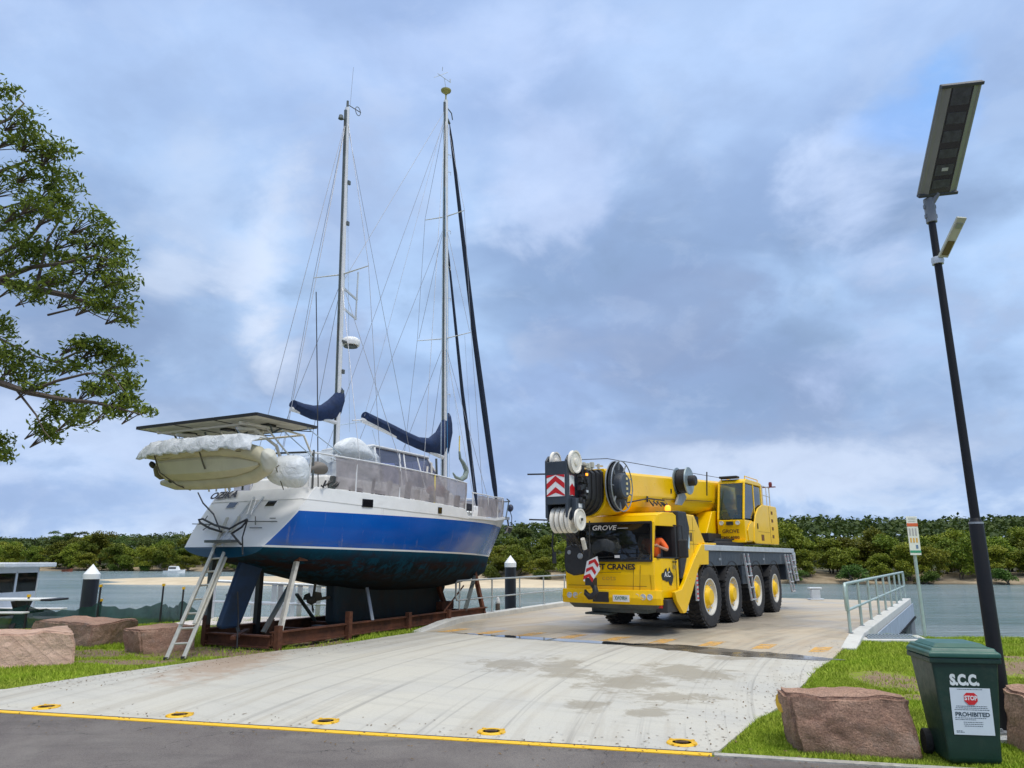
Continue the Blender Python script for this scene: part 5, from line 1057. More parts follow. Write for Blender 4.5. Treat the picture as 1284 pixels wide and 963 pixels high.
# furled headsails
def furled(name, a, b, r, m):
    a, b = Vector(a), Vector(b); mid = a.lerp(b, .45) + Vector((-.10,0,-.05)); mb = MB(); q = [a, a.lerp(mid,.15), a.lerp(mid,.6), mid, mid.lerp(b,.5), mid.lerp(b,.92), b]
    mb.tube(q, [.015, r, r*1.15, r, r*.8, r*.55, .012], 8); f = yp(mb, name, m, smooth=True); mb = MB(); mb.lathe([(.02,0),(.09,.02),(.09,.08),(.05,.1)], a, (b-a), 14); yp(mb, 'furling_drum', PROPD, f); return f
FUR = mat('dark_sail_cover', (.006,.014,.035), .8, var=.2, bump=.3, bscale=12)
furled('furled_genoa', (10.45,0,3.1), (6.98,0,15.4), .085, FUR); furled('furled_staysail', (9.1,0,3.05), (7.0,0,11.2), .055, FUR)
# booms with navy sail covers rising up the mast
def boomcover(P, tack, name, mastpt):
    """P: list of (x, ztop, zbottom, halfwidth)"""
    mb = MB(); rings = []
    for i, (x, zt, zb, hw) in enumerate(P):
        zc, hh = (zt+zb)/2, (zt-zb)/2; j = rnd.uniform(-.012,.012); rings.append([Vector((x, hw*(1+j*3)*math.cos(a)*(1 if math.sin(a) > -.2 else .75), zc + hh*math.sin(a) + j)) for a in np.linspace(0, 2*PI, 15)[:-1]])
    mb.loft(rings); return yp(mb, name, NAVY, smooth=True)
def zpx(px, py, y=0): p = BO.y(px, py, y); return p.x, p.z
P = []
for a, b in (((368,502),(369,515)),((380,506),(380,521)),((392,508),(392,526)),((403,507),(403,528)),((412,502),(412,528)),((418,496),(418,527)),((427,486),(427,523))):
    x, zt = zpx(*a); _, zb = zpx(*b); P.append((x, zt, zb, .12 if x < 2 else .15))
mzc = boomcover(P, None, 'mizzen_sail_cover', MZ0)
mb = MB(); x0, z0 = zpx(369,512); x1, z1 = zpx(424,531); mb.tube([(x0-.1,0,z0-.03),(x1,0,z1)], .05, 10); yp(mb, 'mizzen_boom', MASTM)
P = []
for a, b in (((458,516),(458,528)),((474,524),(474,537)),((490,532),(490,546)),((508,541),(508,556)),((524,548),(524,563)),((538,549),(538,568)),((549,540),(549,571)),((556,525),(556,572)),((562,517),(562,570))):
    x, zt = zpx(*a); _, zb = zpx(*b); P.append((x, zt, zb, .13 if x < 6 else .17))
boomcover(P, None, 'main_sail_cover', MN0)
mb = MB(); x0, z0 = zpx(457,526); x1, z1 = zpx(556,574); mb.tube([(x0-.1,0,z0-.03),(x1,0,z1)], .06, 10); mb.tube([(x0-.1,0,z0-.03),(x0-.45,0,z0-.10)], .02, 6); yp(mb, 'main_boom', MASTM)
wire('mainsheet', (x0,0,z0-.05), at_mz(4.7), .012, ROPE); wire('mainsheet', (3.7,0,4.8), (3.9,-.2,3.9), .010, ROPE)
# masthead gear
mb = MB(); p = MZ1; mb.tube([p+Vector((0,0,-.05)), p+Vector((.0,0,.2))], .03, 8); mb.tube([p+Vector((.30+.10*math.cos(a),-.1+.0, .05+.12*math.sin(a))) for a in np.linspace(0,2*PI,15)[:-1]], .01, 5, closed=True); mb.tube([p+Vector((0,0,.1)), p+Vector((.42,-.1,.08))], .012, 5); yp(mb, 'masthead_loop', PROPD, mz); mb = MB(); mb.lathe([(.07,0),(.05,.10),(0,.12)], p+Vector((-.22,0,-.45)), (0,0,1), 10); mb.tube([p+Vector((-.22,0,-.4)),p+Vector((0,0,-.4))], .015, 5); yp(mb, 'masthead_light', PROPD, mz)
wire('aerial', p+Vector((.1,0,.1)), p+Vector((.14,0,1.3)), .005)
p = MN1; mb = MB(); mb.tube([p+Vector((0,0,-.05)), p+Vector((0,0,.35))], .025, 8); mb.lathe([(.04,0),(.07,.06),(.16,.12),(.17,.16),(.10,.20),(0,.21)], p+Vector((0,0,.22)), (0,0,1), 16); yp(mb, 'masthead_light', mat('olive_plastic', (.35,.32,.10), .6), mn, smooth=35)
mb = MB(); q = p+Vector((-.12,0,.75)); mb.tube([p+Vector((0,0,.4)), q], .01, 5); mb.tube([q+Vector((-.25,.1,.05)), q+Vector((.2,-.1,-.05))], .009, 5); mb.tube([q+Vector((-.3,.2,-.1)), q+Vector((.05,-.1,.22))], .008, 5); mb.tube([q+Vector((-.12,0,.2)), q+Vector((-.3,-.12,.18))], .009, 5); mb.box(q+Vector((.2,-.1,0)), (.04,.02,.12)); yp(mb, 'wind_instrument', LGREY, mn)
mb = MB(); mb.tube([at_mn(15.9)+Vector((.05,0,0)), at_mn(15.8)+Vector((.35,0,.05)), at_mn(15.7)+Vector((.42,0,-.05))], .02, 6); mb.tube([at_mn(15.5)+Vector((.1,0,0)), (6.98,0,15.4)], .04, 8); yp(mb, 'masthead_crane', PROPD, mn)
for z, l in ((14.2,.12),(13.6,.12),(11.6,.1),(10.4,.14),(9.4,.1),(6.4,.12),(5.4,.12)): 
    mb = MB(); o = at_mn(z); mb.tube([o+Vector((.06,-.05,0)), o+Vector((.16,-.10,.02)), o+Vector((.16,-.10,-.08))], .012, 5); yp(mb, 'mast_step', LGREY, mn)
for z in (10.9,9.8,6.0,5.5): mb = MB(); mb.box(at_mz(z)+Vector((.05,-.09,0)), (.08,.05,.10)); yp(mb, 'mast_fitting', PROPD, mz)
# radar dome on bracket, radar-reflector bars
mb = MB(); c0 = BO.y(440,429,-.05); mb.lathe([(.0,-.10),(.21,-.09),(.225,-.02),(.22,.05),(.16,.10),(0,.115)], c0, (0,0,1), 28); rd = yp(mb, 'radar_dome', WHITE, mz, smooth=50)
mb = MB(); mb.lathe([(.17,-.13),(.13,-.085)], c0, (0,0,1), 20); mb.box(c0+Vector((-.22,0,-.07)), (.3,.12,.04)); yp(mb, 'radar_bracket', PROPD, rd)
mb = MB(); a = at_mz(8.15); mb.bar(a, a+Vector((.45,-.15,-.25)), .03, .05); mb.bar(a+Vector((0,0,-.5)), a+Vector((.45,-.15,-.75)), .03, .05); mb.tube([a+Vector((.43,-.14,.5)), a+Vector((.43,-.14,-.7))], .022, 6); yp(mb, 'aerial_bracket', LGREY, mz)
# coachroof, hard dodger with windows, covers
def sloped(x0, x1, hw0, hw1, z0, z1, in_=.12):
    return [[Vector((x0,-hw0,z0)),Vector((x0,hw0,z0)),Vector((x0+in_,hw0-in_,z1)),Vector((x0+in_,-hw0+in_,z1))],[Vector((x1,-hw1,z0)),Vector((x1,hw1,z0)),Vector((x1-in_,hw1-in_,z1)),Vector((x1-in_,-hw1+in_,z1))]]
mb = MB(); mb.loft(sloped(.8,6.1,1.15,1.15,2.65,3.35)); mb.loft(sloped(6.05,9.0,.95,.45,2.65,3.18)); yp(mb, 'coachroof', WHITE, bevel=.05)
for x in (1.6,2.5,6.9): mb = MB(); mb.bb(x,x+.45,-1.10 if x < 6 else -.86,-1.06 if x < 6 else -.80,2.95,3.15); yp(mb, 'window', mat('black_glass', (0,0,0)))
dx0, dx1, zb0, zt0 = 2.75, 5.9, 3.34, 4.18
HW = 1.0; corners_b = [(dx0,-HW),(dx1-.15,-HW),(dx1+.25,-.55),(dx1+.25,.55),(dx1-.15,HW),(dx0,HW)]; corners_t = [(dx0+.05,-HW+.22),(dx1-.85,-HW+.22),(dx1-.50,-.5),(dx1-.50,.5),(dx1-.85,HW-.22),(dx0+.05,HW-.22)]
mb = MB(); mb.loft([[Vector((x*1.0-.0,y*1.06,zt0)) for x,y in corners_t],[Vector((x,y*1.08,zt0+.05)) for x,y in corners_t],[Vector((lerp(x,4,.08),y*.85,zt0+.10)) for x,y in corners_t]]); dg_ = yp(mb, 'dodger_roof', mat('grey_white_canvas', (.58,.59,.60), .7, var=.1, bump=.3, bscale=6), bevel=.02)
mb = MB(); frames = []
for (a, b) in zip(corners_b, corners_t): mb.tube([Vector((*a,zb0)), Vector((*b,zt0))], .028, 8)
for cb in (corners_b,):
    mb.tube([Vector((*q,zb0+.01)) for q in cb], .025, 8)
for s in (-1,1):
    for k in (.28,.36,.62): mb.tube([Vector((lerp(dx0,dx1-.15,k+.02),s*HW,zb0)), Vector((lerp(dx0+.05,dx1-.85,k+.16),s*(HW-.22),zt0))], .022, 8)
yp(mb, 'dodger_frame', WHITE, dg_)
mb = MB(); n_6 = len(corners_b)
for i in range(n_6-1):
    a, b = corners_b[i], corners_b[i+1]; c_, d = corners_t[i+1], corners_t[i]; mb.add([Vector((*a,zb0)),Vector((*b,zb0)),Vector((*c_,zt0)),Vector((*d,zt0))], [(0,1,2,3)])
yp(mb, 'dodger_window', WINP, dg_)
mb = MB(); mb.loft([[Vector((x, y*w_, z)) for y, z in ((-1.05,3.3),(-1.0,lerp(3.3,zt,.7)),(-.75,zt),(.75,zt),(1.0,lerp(3.3,zt,.7)),(1.05,3.3))] for x, zt, w_ in ((1.1,3.75,.9),(1.7,4.0,.95),(2.8,4.2,.95))]); yp(mb, 'cockpit_tent', CLEAR, smooth=True)
mb = MB(); mb.tube([(1.1,-.98,3.7),(1.7,-.8,3.98),(2.8,-.78,4.22)], .02, 6); mb.tube([(1.1,-1.05,3.68),(2.8,-1.08,3.62)], .02, 6); yp(mb, 'tent_frame', LGREY)
def bag(name, pts, rad, m, parent, seed, n=22, squash=1., label=None):
    """lumpy wrapped bundle along a line"""
    r_ = random.Random(seed); mb = MB(); rings = []; P_ = [Vector(p) for p in pts]; N_ = len(P_)
    for i, p in enumerate(P_):
        d = (P_[min(i+1,N_-1)] - P_[max(0,i-1)]).normalized(); u = Vector((0,0,1)); a_ = d.cross(u).normalized() if abs(d.z) < .95 else Vector((1,0,0)); b_ = d.cross(a_)
        rings.append([p + (a_*math.cos(q) + b_*math.sin(q)*squash)*rad[i]*(1+.09*math.sin(3*q+i*1.7+seed)+.05*math.sin(7*q+i*2.9)+r_.uniform(-.07,.07)) for q in np.linspace(0,2*PI,n+1)[:-1]])
    mb.loft(rings); o = mb.build(name, m, parent, smooth=True); md = o.modifiers.new('s','SUBSURF'); md.levels = md.render_levels = 2
    if label: o['label'] = label
    return o
bag('tarpaulin_cover', [(1.35,-.9,3.92),(1.6,-.85,4.02),(2.1,-.8,4.05),(2.5,-.75,3.95),(2.8,-.7,3.9)], [.10,.22,.28,.22,.08], TARP, yacht, 3)
# lifelines, stanchions and mesh cloth
def gun(x, s=-1): return Vector((x, s*(interp(x,BX,BS)-.04), (zhi(x) if x < 5.6 else zlow(x)+.05)))
for s in (-1,1):
    rail = [gun(x,s)+Vector((0,0,.68)) for x in (0.15,1,2,3,4,5,5.55)]; railf = [gun(x,s)+Vector((0,0,.62)) for x in (5.9,7,8,9,10,10.7)]
    for i_, rl in enumerate((rail, railf)):
        mb = MB(); mb.tube(rl, .018, 8); yp(mb, 'guard_rail', MASTM)
    for x in (.15,1.3,2.6,3.9,5.5,5.95,7.3,8.7,10.0):
        mb = MB(); mb.tube([gun(x,s), gun(x,s)+Vector((0,0,.68 if x < 5.6 else .62))], .018, 8); yp(mb, 'stanchion', mat('yellow_tape', (.75,.6,.15), .5) if (s < 0 and x == 3.9) else MASTM)
    def cloth(xa, xb, h, name='bulwark_cloth'):
        mb = MB(); rings = []
        for i in range(24):
            x = lerp(xa, xb, i/23); g_ = gun(x, s); rings.append([g_+Vector((0,s*(.01+.02*math.sin(i*1.3+k)), .02+h*k/4)) for k in range(5)])
        mb.loft(rings, closed=False, caps=False); yp(mb, name, NET, smooth=True)
    cloth(.75, 5.52, .64); cloth(6.3, 10.65, .56)
mb = MB(); mb.tube([Vector((10.6,-.25,3.55)),Vector((11.0,-.15,3.5)),Vector((11.05,0,3.5)),Vector((11.0,.15,3.5)),Vector((10.6,.25,3.55))], .02, 8); mb.tube([(11.02,-.1,3.5),(10.85,-.08,2.95)], .02, 8); mb.tube([(11.02,.1,3.5),(10.85,.08,2.95)], .02, 8); yp(mb, 'pulpit', PROPD)
# things stowed along the side deck, seen through the cloth
for k in range(9):
    x = .9+k*.55; mb = MB(); y = -interp(x,BX,BS)+rnd.uniform(.2,.35); h = rnd.uniform(.2,.45); mb.tube([(x,y,2.8),(x+rnd.uniform(-.05,.1),y,2.95+h)], rnd.uniform(.03,.09), 8); yp(mb, 'deck_gear', [PROPD,OFFW,NAVYG,MASTM][k%4], smooth=True)
bag('stowed_sail_bag', [(4.2,-1.35,3.25),(4.5,-1.35,3.32),(4.9,-1.33,3.3),(5.2,-1.3,3.22)], [.05,.15,.16,.05], mat('maroon_canvas', (.16,.07,.08), .85), yacht, 9)
for x, y in ((6.1,-1.3),(6.35,-1.25),(6.6,-1.2)): mb = MB(); mb.lathe([(.07,0),(.05,.08),(.08,.14),(.06,.17),(0,.18)], (x,y,2.72), (0,0,1), 14); yp(mb, 'winch', LGREY, smooth=35)
# stern arch, davits, solar panels
ARC = []
for s in (-1,1):
    mb = MB(); mb.tube([(.35,s*1.2,2.95),(.25,s*1.25,3.6),(.0,s*1.2,4.02),(-.6,s*1.15,4.06),(-1.55,s*1.1,4.04)], .022, 8); mb.tube([(-.1,s*1.2,3.0),(-.25,s*1.2,3.5),(-.9,s*1.12,4.03)], .018, 8); yp(mb, 'arch_tube', OFFW, smooth=True)
for x in (.0,-.7,-1.45):
    mb = MB(); mb.tube([(x,-1.2,4.03),(x,1.2,4.03)], .022, 8); yp(mb, 'arch_crossbar', OFFW)
for y in (-1.0,.6):
    mb = MB(); mb.tube([(-.1,y,3.0),(-.5,y,3.75),(-1.1,y,4.0),(-1.5,y,3.95)], .03, 8); yp(mb, 'davit', OFFW, smooth=True)
for k, y in enumerate((-1.60,-.53,.54)):
    mb = MB(); mb.bb(-1.62,-.12,y,y+1.05,4.115,4.15); sp_ = yp(mb, 'solar_panel', mat('panel_backsheet', (.55,.52,.42), .6, var=.12, dirt=(.2,.18,.12), dirt_amt=.6, dscale=4), bevel=.004)
    mb = MB()
    for a, b in (((-1.64,y-.005),(-.10,y-.005)),((-1.64,y+1.055),(-.10,y+1.055)),((-1.64,y),(-1.64,y+1.05)),((-.10,y),(-.10,y+1.05))): mb.bar(Vector((*a,4.135)), Vector((*b,4.135)), .03, .055)
    yp(mb, 'panel_frame', BLK, sp_); mb = MB(); mb.bb(-1.6,-.14,y+.02,y+1.03,4.152,4.158); yp(mb, 'solar_cells', mat('solar_cell_blue', (.01,.015,.04), .15), sp_)
    mb = MB(); mb.bb(-.95,-.75,y+.4,y+.6,4.08,4.113); mb.tube([(-.8,y+.5,4.09),(-.4,y+.3,4.05),(-.1,y+.1,4.06)], .01, 5); yp(mb, 'junction_box', BLK, sp_)
for k in range(7): mb = MB(); y = -1.3+k*.43; mb.tube([(-1.0,y,4.05),(-.85,y+.08,3.95),(-.7,y+.02,4.04)], .022, 6); yp(mb, 'mounting_clip', [PROPD,OFFW][k%2])
wire('davit_rope', (-1.45,-.9,3.98), (-1.35,-1.35,3.45), .008, ROPE); wire('davit_rope', (-1.45,.6,3.98), (-1.35,.6,3.6), .008, ROPE); wire('davit_rope', (-.3,-1.55,4.1), (.9,-1.4,3.75), .010, ROPE); wire('davit_rope', (-.6,-1.2,4.05), (.2,-1.3,3.6), .010, ROPE)
# stern rail gear
mb = MB(); mb.tube([(.25,-1.28,3.0),(.2,-1.3,3.75)], .022, 8); mb.tube([(-.05,.3,3.0),(-.05,.3,3.7)], .022, 8); mb.tube([(.1,-1.25,3.7),(-.05,-.6,3.7),(-.05,1.2,3.7)], .02, 8); yp(mb, 'stern_rail', PROPD)
bag('life_raft_case', [(.15,-1.2,3.35),(.3,-1.25,3.42),(.5,-1.28,3.43),(.62,-1.3,3.35)], [.05,.13,.14,.05], mat('grey_brown_cover', (.20,.18,.16), .8), yacht, 6)
for k in range(5): mb = MB(); a = Vector((.35+.1*k,-1.42,3.06)); mb.tube([a, a+Vector((rnd.uniform(-.1,.15),-.03,rnd.uniform(-.06,.12))), a+Vector((.12,0,.1))], .02, 5); yp(mb, 'coiled_line', BLK)
# bow gear: anchor, rollers, hanging chain
mb = MB(); mb.bb(10.75,11.12,-.07,.07,2.9,2.99); mb.lathe([(.05,-.06),(.05,.06)], (11.12,0,2.95), (0,1,0), 12); yp(mb, 'anchor_roller', GREY)
mb = MB(); mb.tube([(11.1,0,2.98),(11.2,0,2.7),(11.05,0,2.5),(10.9,0,2.45)], [.03,.03,.035,.02], 8); mb.prism([(11.2,-.16,2.62),(11.28,0,2.42),(11.2,.16,2.62),(11.1,0,2.66)], (.02,0,.03)); yp(mb, 'anchor', PROPD)
mb = MB(); mb.tube([(11.15,-.05,3.3),(11.32,-.06,3.0),(11.30,-.06,2.75),(11.15,-.05,2.62)], .015, 6); yp(mb, 'anchor_chain', BLK)
bag('fender', [(11.12,-.1,3.16),(11.14,-.1,3.24),(11.15,-.1,3.34),(11.15,-.1,3.42)], [.04,.11,.11,.04], mat('navy_fender', (.03,.04,.08), .5), yacht, 12)
# lifting hook shaped arm standing on the foredeck
hkp = [BO.y(a, b, -.6) for a, b in ((576,566),(577,575),(581,581),(585,590),(583,598),(577,602),(571,598),(568,593))]; mb = MB(); mb.tube(hkp, [.03,.04,.06,.075,.08,.07,.04,.02], 10); yp(mb, 'hanging_hook', mat('grey_green_plastic', (.22,.27,.24), .6), smooth=True); wire('hook_strap', hkp[0]+Vector((0,0,.45)), hkp[0], .02, mat('yellow_tape', (.75,.6,.15), .5)); wire('hook_line', hkp[0]+Vector((0,0,.45)), at_mn(8.0)+Vector((.1,0,0)), .006, ROPE)
for k, (a, b) in enumerate((((541,580),(541,610)),((547,575),(548,608)),((536,585),(534,606)))): mb = MB(); mb.tube([BO.y(*a,-.9), BO.y(*b,-.9)], .03, 8); yp(mb, 'cowl_post', [OFFW,PROPD,OFFW][k])

# ------------------------------------------------------------------ inflatable on the davits, wrapped bundles
din = thing('inflatable_dinghy', 'beige inflatable dinghy slung across the stern under the solar panels, keel outwards', 'dinghy', BO.loc, BO.rz)
DO = Vector((-1.28, -.16, 3.35)); tl = R(42); KV = .62
def dp(u, v, w): # u along (stern left +y .. bow -y), v outward (aft/down), w up
    a = Vector((-math.cos(tl), 0, -math.sin(tl))); b = Vector((-math.sin(tl)*1.0, 0, math.cos(tl))); return DO + Vector((0,-u*.98,0)) + a*v*KV + b*w*KV
def P_tube(s):
    pts = [(-1.62,s*.52),(-1.2,s*.56),(-.4,s*.60),(.4,s*.58),(.95,s*.46),(1.32,s*.25),(1.45,0)]; return pts
mb = MB(); pts = [dp(u, 0, w+.0) for u, w in P_tube(1)] + [dp(u, 0, w) for u, w in reversed(P_tube(-1)[:-1])]
mb.tube(pts, [.05,.14,.15,.15,.15,.14,.13,.14,.15,.15,.15,.14,.05], 14); tb = mb.build('tube', BEIGE, din, smooth=True)
mb = MB(); rings = []
for u, hw, dpth in ((-1.3,.46,.16),(-.8,.50,.24),(0,.50,.27),(.6,.44,.25),(1.05,.28,.18),(1.32,.08,.08)):
    rings.append([dp(u, 0, -hw), dp(u, .12+dpth*.35, -hw*.72), dp(u, .12+dpth*.75, -hw*.3), dp(u, .12+dpth, 0), dp(u, .12+dpth*.75, hw*.3), dp(u, .12+dpth*.35, hw*.72), dp(u, 0, hw)])
mb.loft(rings); mb.build('hull', mat('dinghy_bottom', (.56,.53,.38), .45, var=.08, scale=2, dirt=(.3,.28,.16), dirt_amt=.4), din, smooth=30)
mb = MB(); mb.prism([dp(-1.28,-.1,-.4), dp(-1.28,-.1,.4), dp(-1.28,.3,.2), dp(-1.28,.38,0), dp(-1.28,.3,-.2)], (0,.06,0)); mb.build('transom', mat('olive_board', (.14,.13,.06), .7), din)
mb = MB(); rings = []
for u in np.linspace(-1.62, 1.42, 44):
    e = max(0, abs(u+.1)-1.1); hw = .66 - e*.5 + .03*math.sin(u*7); rings.append([dp(u, q*.42*(1-.0*e) + .02*math.sin(u*11+q*3), .70-.0*e + hw*(.40*(1-q*q)) - .08*abs(q) - .26*e + .035*math.sin(u*13+q*5) + .03*math.sin(u*29-q*9)) for q in (.82,.7,.5,.3,0,-.3,-.6,-.8,-1)])
mb.loft(rings, closed=False, caps=False); cv = mb.build('cover', TARP, din, smooth=True); md = cv.modifiers.new('t','SOLIDIFY'); md.thickness = .02
mb = MB(); u0 = -1.1; [mb.tube([dp(u,.36,.1), dp(u,.32,.3), dp(u,.23,.62), dp(u,0,.84), dp(u,-.25,.8)], .014, 6) for u in (-1.15,.1)]; mb.tube([dp(-1.15,.36,.1), dp(-.9,.35,-.4), dp(-.85,.1,-.8)], .014, 6); mb.tube([dp(u,.21,.52+.02*math.sin(u*9)) for u in np.linspace(-1.2,1.1,14)], .008, 5); mb.build('strap', mat('dark_strap', (.10,.09,.06), .8), din)
for u, w in ((-1.45,.25),(-1.2,-.35)): mb = MB(); mb.lathe([(.08,0),(.07,.04),(.03,.06),(0,.06)], dp(u,.10,w), dp(0,1,0)-dp(0,0,0), 14); mb.build('rowlock_patch', BLK, din)
bA, bB, bC = BO.x(338,590,-.75), BO.x(362,592,-.7), BO.x(386,590,-.55)
ob1 = thing('wrapped_outboard', 'pale cloth bundle tied on the stern corner between dinghy and cockpit', 'wrapped bundle', BO.loc, BO.rz)
bag('bundle', [bA, bA.lerp(bB,.4), bB, bB.lerp(bC,.7), bC], [.14,.27,.30,.31,.20], TARP, ob1, 4); mb = MB(); mb.tube([bB+Vector((.1,0,.33)), bB+Vector((-.33,0,.05)), bB+Vector((-.1,0,-.33))], .010, 5); mb.build('tie_line', mat('dark_strap', (0,0,0)), ob1)
bag('end_cone', [dp(1.35,.1,-.3), dp(1.5,.05,-.1), dp(1.55,.0,.15), dp(1.45,-.05,.35)], [.06,.17,.18,.07], mat('cream_wrap', (.55,.54,.46), .7, var=.1, bump=.5, bscale=8), din, 15)

# ------------------------------------------------------------------ cradle
cradle = thing('boat_cradle', 'rusty steel boat cradle of long beams and uprights under the yacht', 'boat cradle', BO.loc, BO.rz)
def cp(mb, name, m=RUST, parent=cradle, **k): return mb.build(name, m, parent, **k)
def ibeam(mb, a, b, h=.26, w=.16):
    a, b = Vector(a), Vector(b); mb.bar(a, b, .03, h); [mb.bar(a+Vector((0,0,z)), b+Vector((0,0,z)), w, .025) for z in (h/2,-h/2)]
for y in (-.85,.95):
    mb = MB(); ibeam(mb, (-.1,y,.18), (8.1,y,.18), .23); cp(mb, 'long_beam')
for x in (-.05,1.4,2.9,4.6,6.5,8.0):
    mb = MB(); ibeam(mb, (x,-.78,.12), (x,.88,.12), .2); cp(mb, 'cross_beam')
mb = MB()
for x, y, h in ((-.05,-.95,.42),(2.0,-.93,.55),(-.05,.98,.55),(1.0,.3,.42),(6.0,-.93,.36),(4.2,-.93,.40)): mb = MB(); mb.bar((x,y,-.05),(x,y,h), .11,.11); cp(mb, 'stub_post')
for y in (-.9,.95):
    mb = MB(); mb.bar((8.0,y,.0),(8.05,y*.42,1.75), .10,.10); cp(mb, 'bow_post'); mb = MB(); mb.bar((6.9,y,.30),(8.02,y*.6,1.15), .09,.09); cp(mb, 'brace', PROPD); mb = MB(); mb.tube([(5.8,y,.3),(7.4,y*.6,.9)], .022, 6); cp(mb, 'tie_rod')
mb = MB(); mb.bar((6.95,-.3,.2),(6.6,-.2,.95), .12,.10); cp(mb, 'keel_chock'); mb = MB(); mb.bb(6.6,7.2,-.35,.0,.3,.5); cp(mb, 'keel_chock')
mb = MB(); mb.bar((-.05,.98,.1),(-.05,.95,1.72), .10,.10); cp(mb, 'stern_post', PROPD); mb = MB(); mb.bar((1.2,.9,.1),(1.15,.85,1.5), .11,.11); cp(mb, 'stern_post', BLK)
def prop(a, b, ka, kb, w, m, name='prop'):
    p, q = BO.y(*a, ka), BO.y(*b, kb); mb = MB(); mb.bar(p, q, w, w*.6); o = cp(mb, name, m); return o
prop((350,795),(372,704),-.88,-.95,.11,WOODW).__setitem__('label', 'weathered white timber prop')
prop((330,793),(366,730),-.5,-.5,.09,PROPD); prop((467,778),(460,737),-.85,-.55,.07,GREY); prop((395,778),(372,745),.6,.2,.07,PROPD)
prop((300,795),(285,745),.2,.6,.06,PROPD); prop((292,800),(310,790),-.2,.4,.10,RUST,'stub_post')
mb = MB(); p = BO.y(375,700,-.95); mb.bb(p.x-.12,p.x+.12,p.y-.12,p.y+.2,p.z-.05,p.z+.08); cp(mb, 'pad')
mb = MB(); mb.tube([BO.y(298,742,-.2),BO.y(299,775,-.2),BO.y(297,812,-.3)], .014, 6); cp(mb, 'hanging_cable', BLK)
# small timber sleepers under keel
for x in (2.7,4.5,6.3): mb = MB(); mb.bb(x-.13,x+.13,-.6,.6,.02 if False else .10,.17); cp(mb, 'timber_sleeper', BLK)

# ------------------------------------------------------------------ ladder against the stern
lt = BO.M @ tp(284,658); lt2 = BO.M @ tp(299,655)
fa, fb_ = G(208,826,-.02), G(230,827,-.02)
lad = thing('extension_ladder', 'worn aluminium ladder leaning from the grass against the white stern', 'ladder', tuple((fa+fb_)/2))
o = (fa+fb_)/2; tm_ = (lt+lt2)/2; d = (tm_-o); L_ = d.length; d.normalize(); sx = (fb_-fa).normalized(); sx = (sx - d*sx.dot(d)).normalized(); nz = sx.cross(d)
for s in (-1,1):
    mb = MB(); mb.bar(d*0+sx*s*.17, d*(L_*.72)+sx*s*.165, .075,.03, up=nz); mb.build('rail', ALU, lad, bevel=.004)
    mb = MB(); mb.bar(d*(L_*.22)+sx*s*.135+nz*.05, d*(L_+.12)+sx*s*.13+nz*.05, .065,.028, up=nz); mb.build('rail', ALU, lad, bevel=.004)
    mb = MB(); mb.box(sx*s*.17 - Vector((0,0,-.02)), (.06,.09,.04)); mb.build('foot', BLK, lad)
for k in range(12):
    l = .28 + k*.285
    if l > L_: break
    mb = MB(); off = nz*.05 if l > L_*.72 else Vector((0,0,0)); mb.tube([d*l - sx*.165+off, d*l + sx*.165+off], .019, 8); mb.build('rung', ALU, lad)
# ------------------------------------------------------------------ sandstone blocks
t = NT('pink_sandstone'); lay = t.noise(1, 7, .7, 1.0, src=t.mapping((2.2,2.2,4.5))); geo = t.new('ShaderNodeNewGeometry'); c = t.mix(t.ramp(lay, .3, .7), (.54,.31,.215), (.76,.51,.38)); c = t.mix(t.ramp(t.noise(6, 9, .8),   .50, .62, 0, .5), c, (.32,.18,.14))
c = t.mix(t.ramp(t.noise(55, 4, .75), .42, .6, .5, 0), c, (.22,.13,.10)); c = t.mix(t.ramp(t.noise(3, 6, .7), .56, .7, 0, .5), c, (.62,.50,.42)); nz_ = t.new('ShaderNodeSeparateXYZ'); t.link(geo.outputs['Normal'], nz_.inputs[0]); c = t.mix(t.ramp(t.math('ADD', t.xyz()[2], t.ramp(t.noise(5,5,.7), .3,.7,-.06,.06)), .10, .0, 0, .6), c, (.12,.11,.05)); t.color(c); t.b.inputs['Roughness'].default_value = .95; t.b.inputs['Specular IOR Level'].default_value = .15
h = t.math('ADD', t.noise(9, 9, .75, .3), t.math('MULTIPLY', t.noise(60, 5, .75), .35)); t.bump(h, .9, .08); ROCKM = t.m
t2 = NT('tooled_sandstone'); wv_ = t2.new('ShaderNodeTexWave', wave_type='BANDS', bands_direction='DIAGONAL', wave_profile='SAW'); wv_.inputs['Scale'].default_value = 3.2; wv_.inputs['Distortion'].default_value = 2.2; wv_.inputs['Detail'].default_value = 3; wv_.inputs['Detail Scale'].default_value = 1.2; t2.link(t2.co(), wv_.inputs['Vector'])
c = t2.mix(t2.ramp(t2.noise(2, 6, .7), .3, .7), (.56,.35,.25), (.76,.53,.40)); c = t2.mix(t2.ramp(wv_.outputs['Fac'], .6, 1.0, 0, .35), c, (.30,.18,.15)); t2.color(c); t2.b.inputs['Roughness'].default_value = .95
t2.bump(t2.math('ADD', t2.math('MULTIPLY', wv_.outputs['Fac'], -.8), t2.noise(20, 5, .7)), .8, .05)
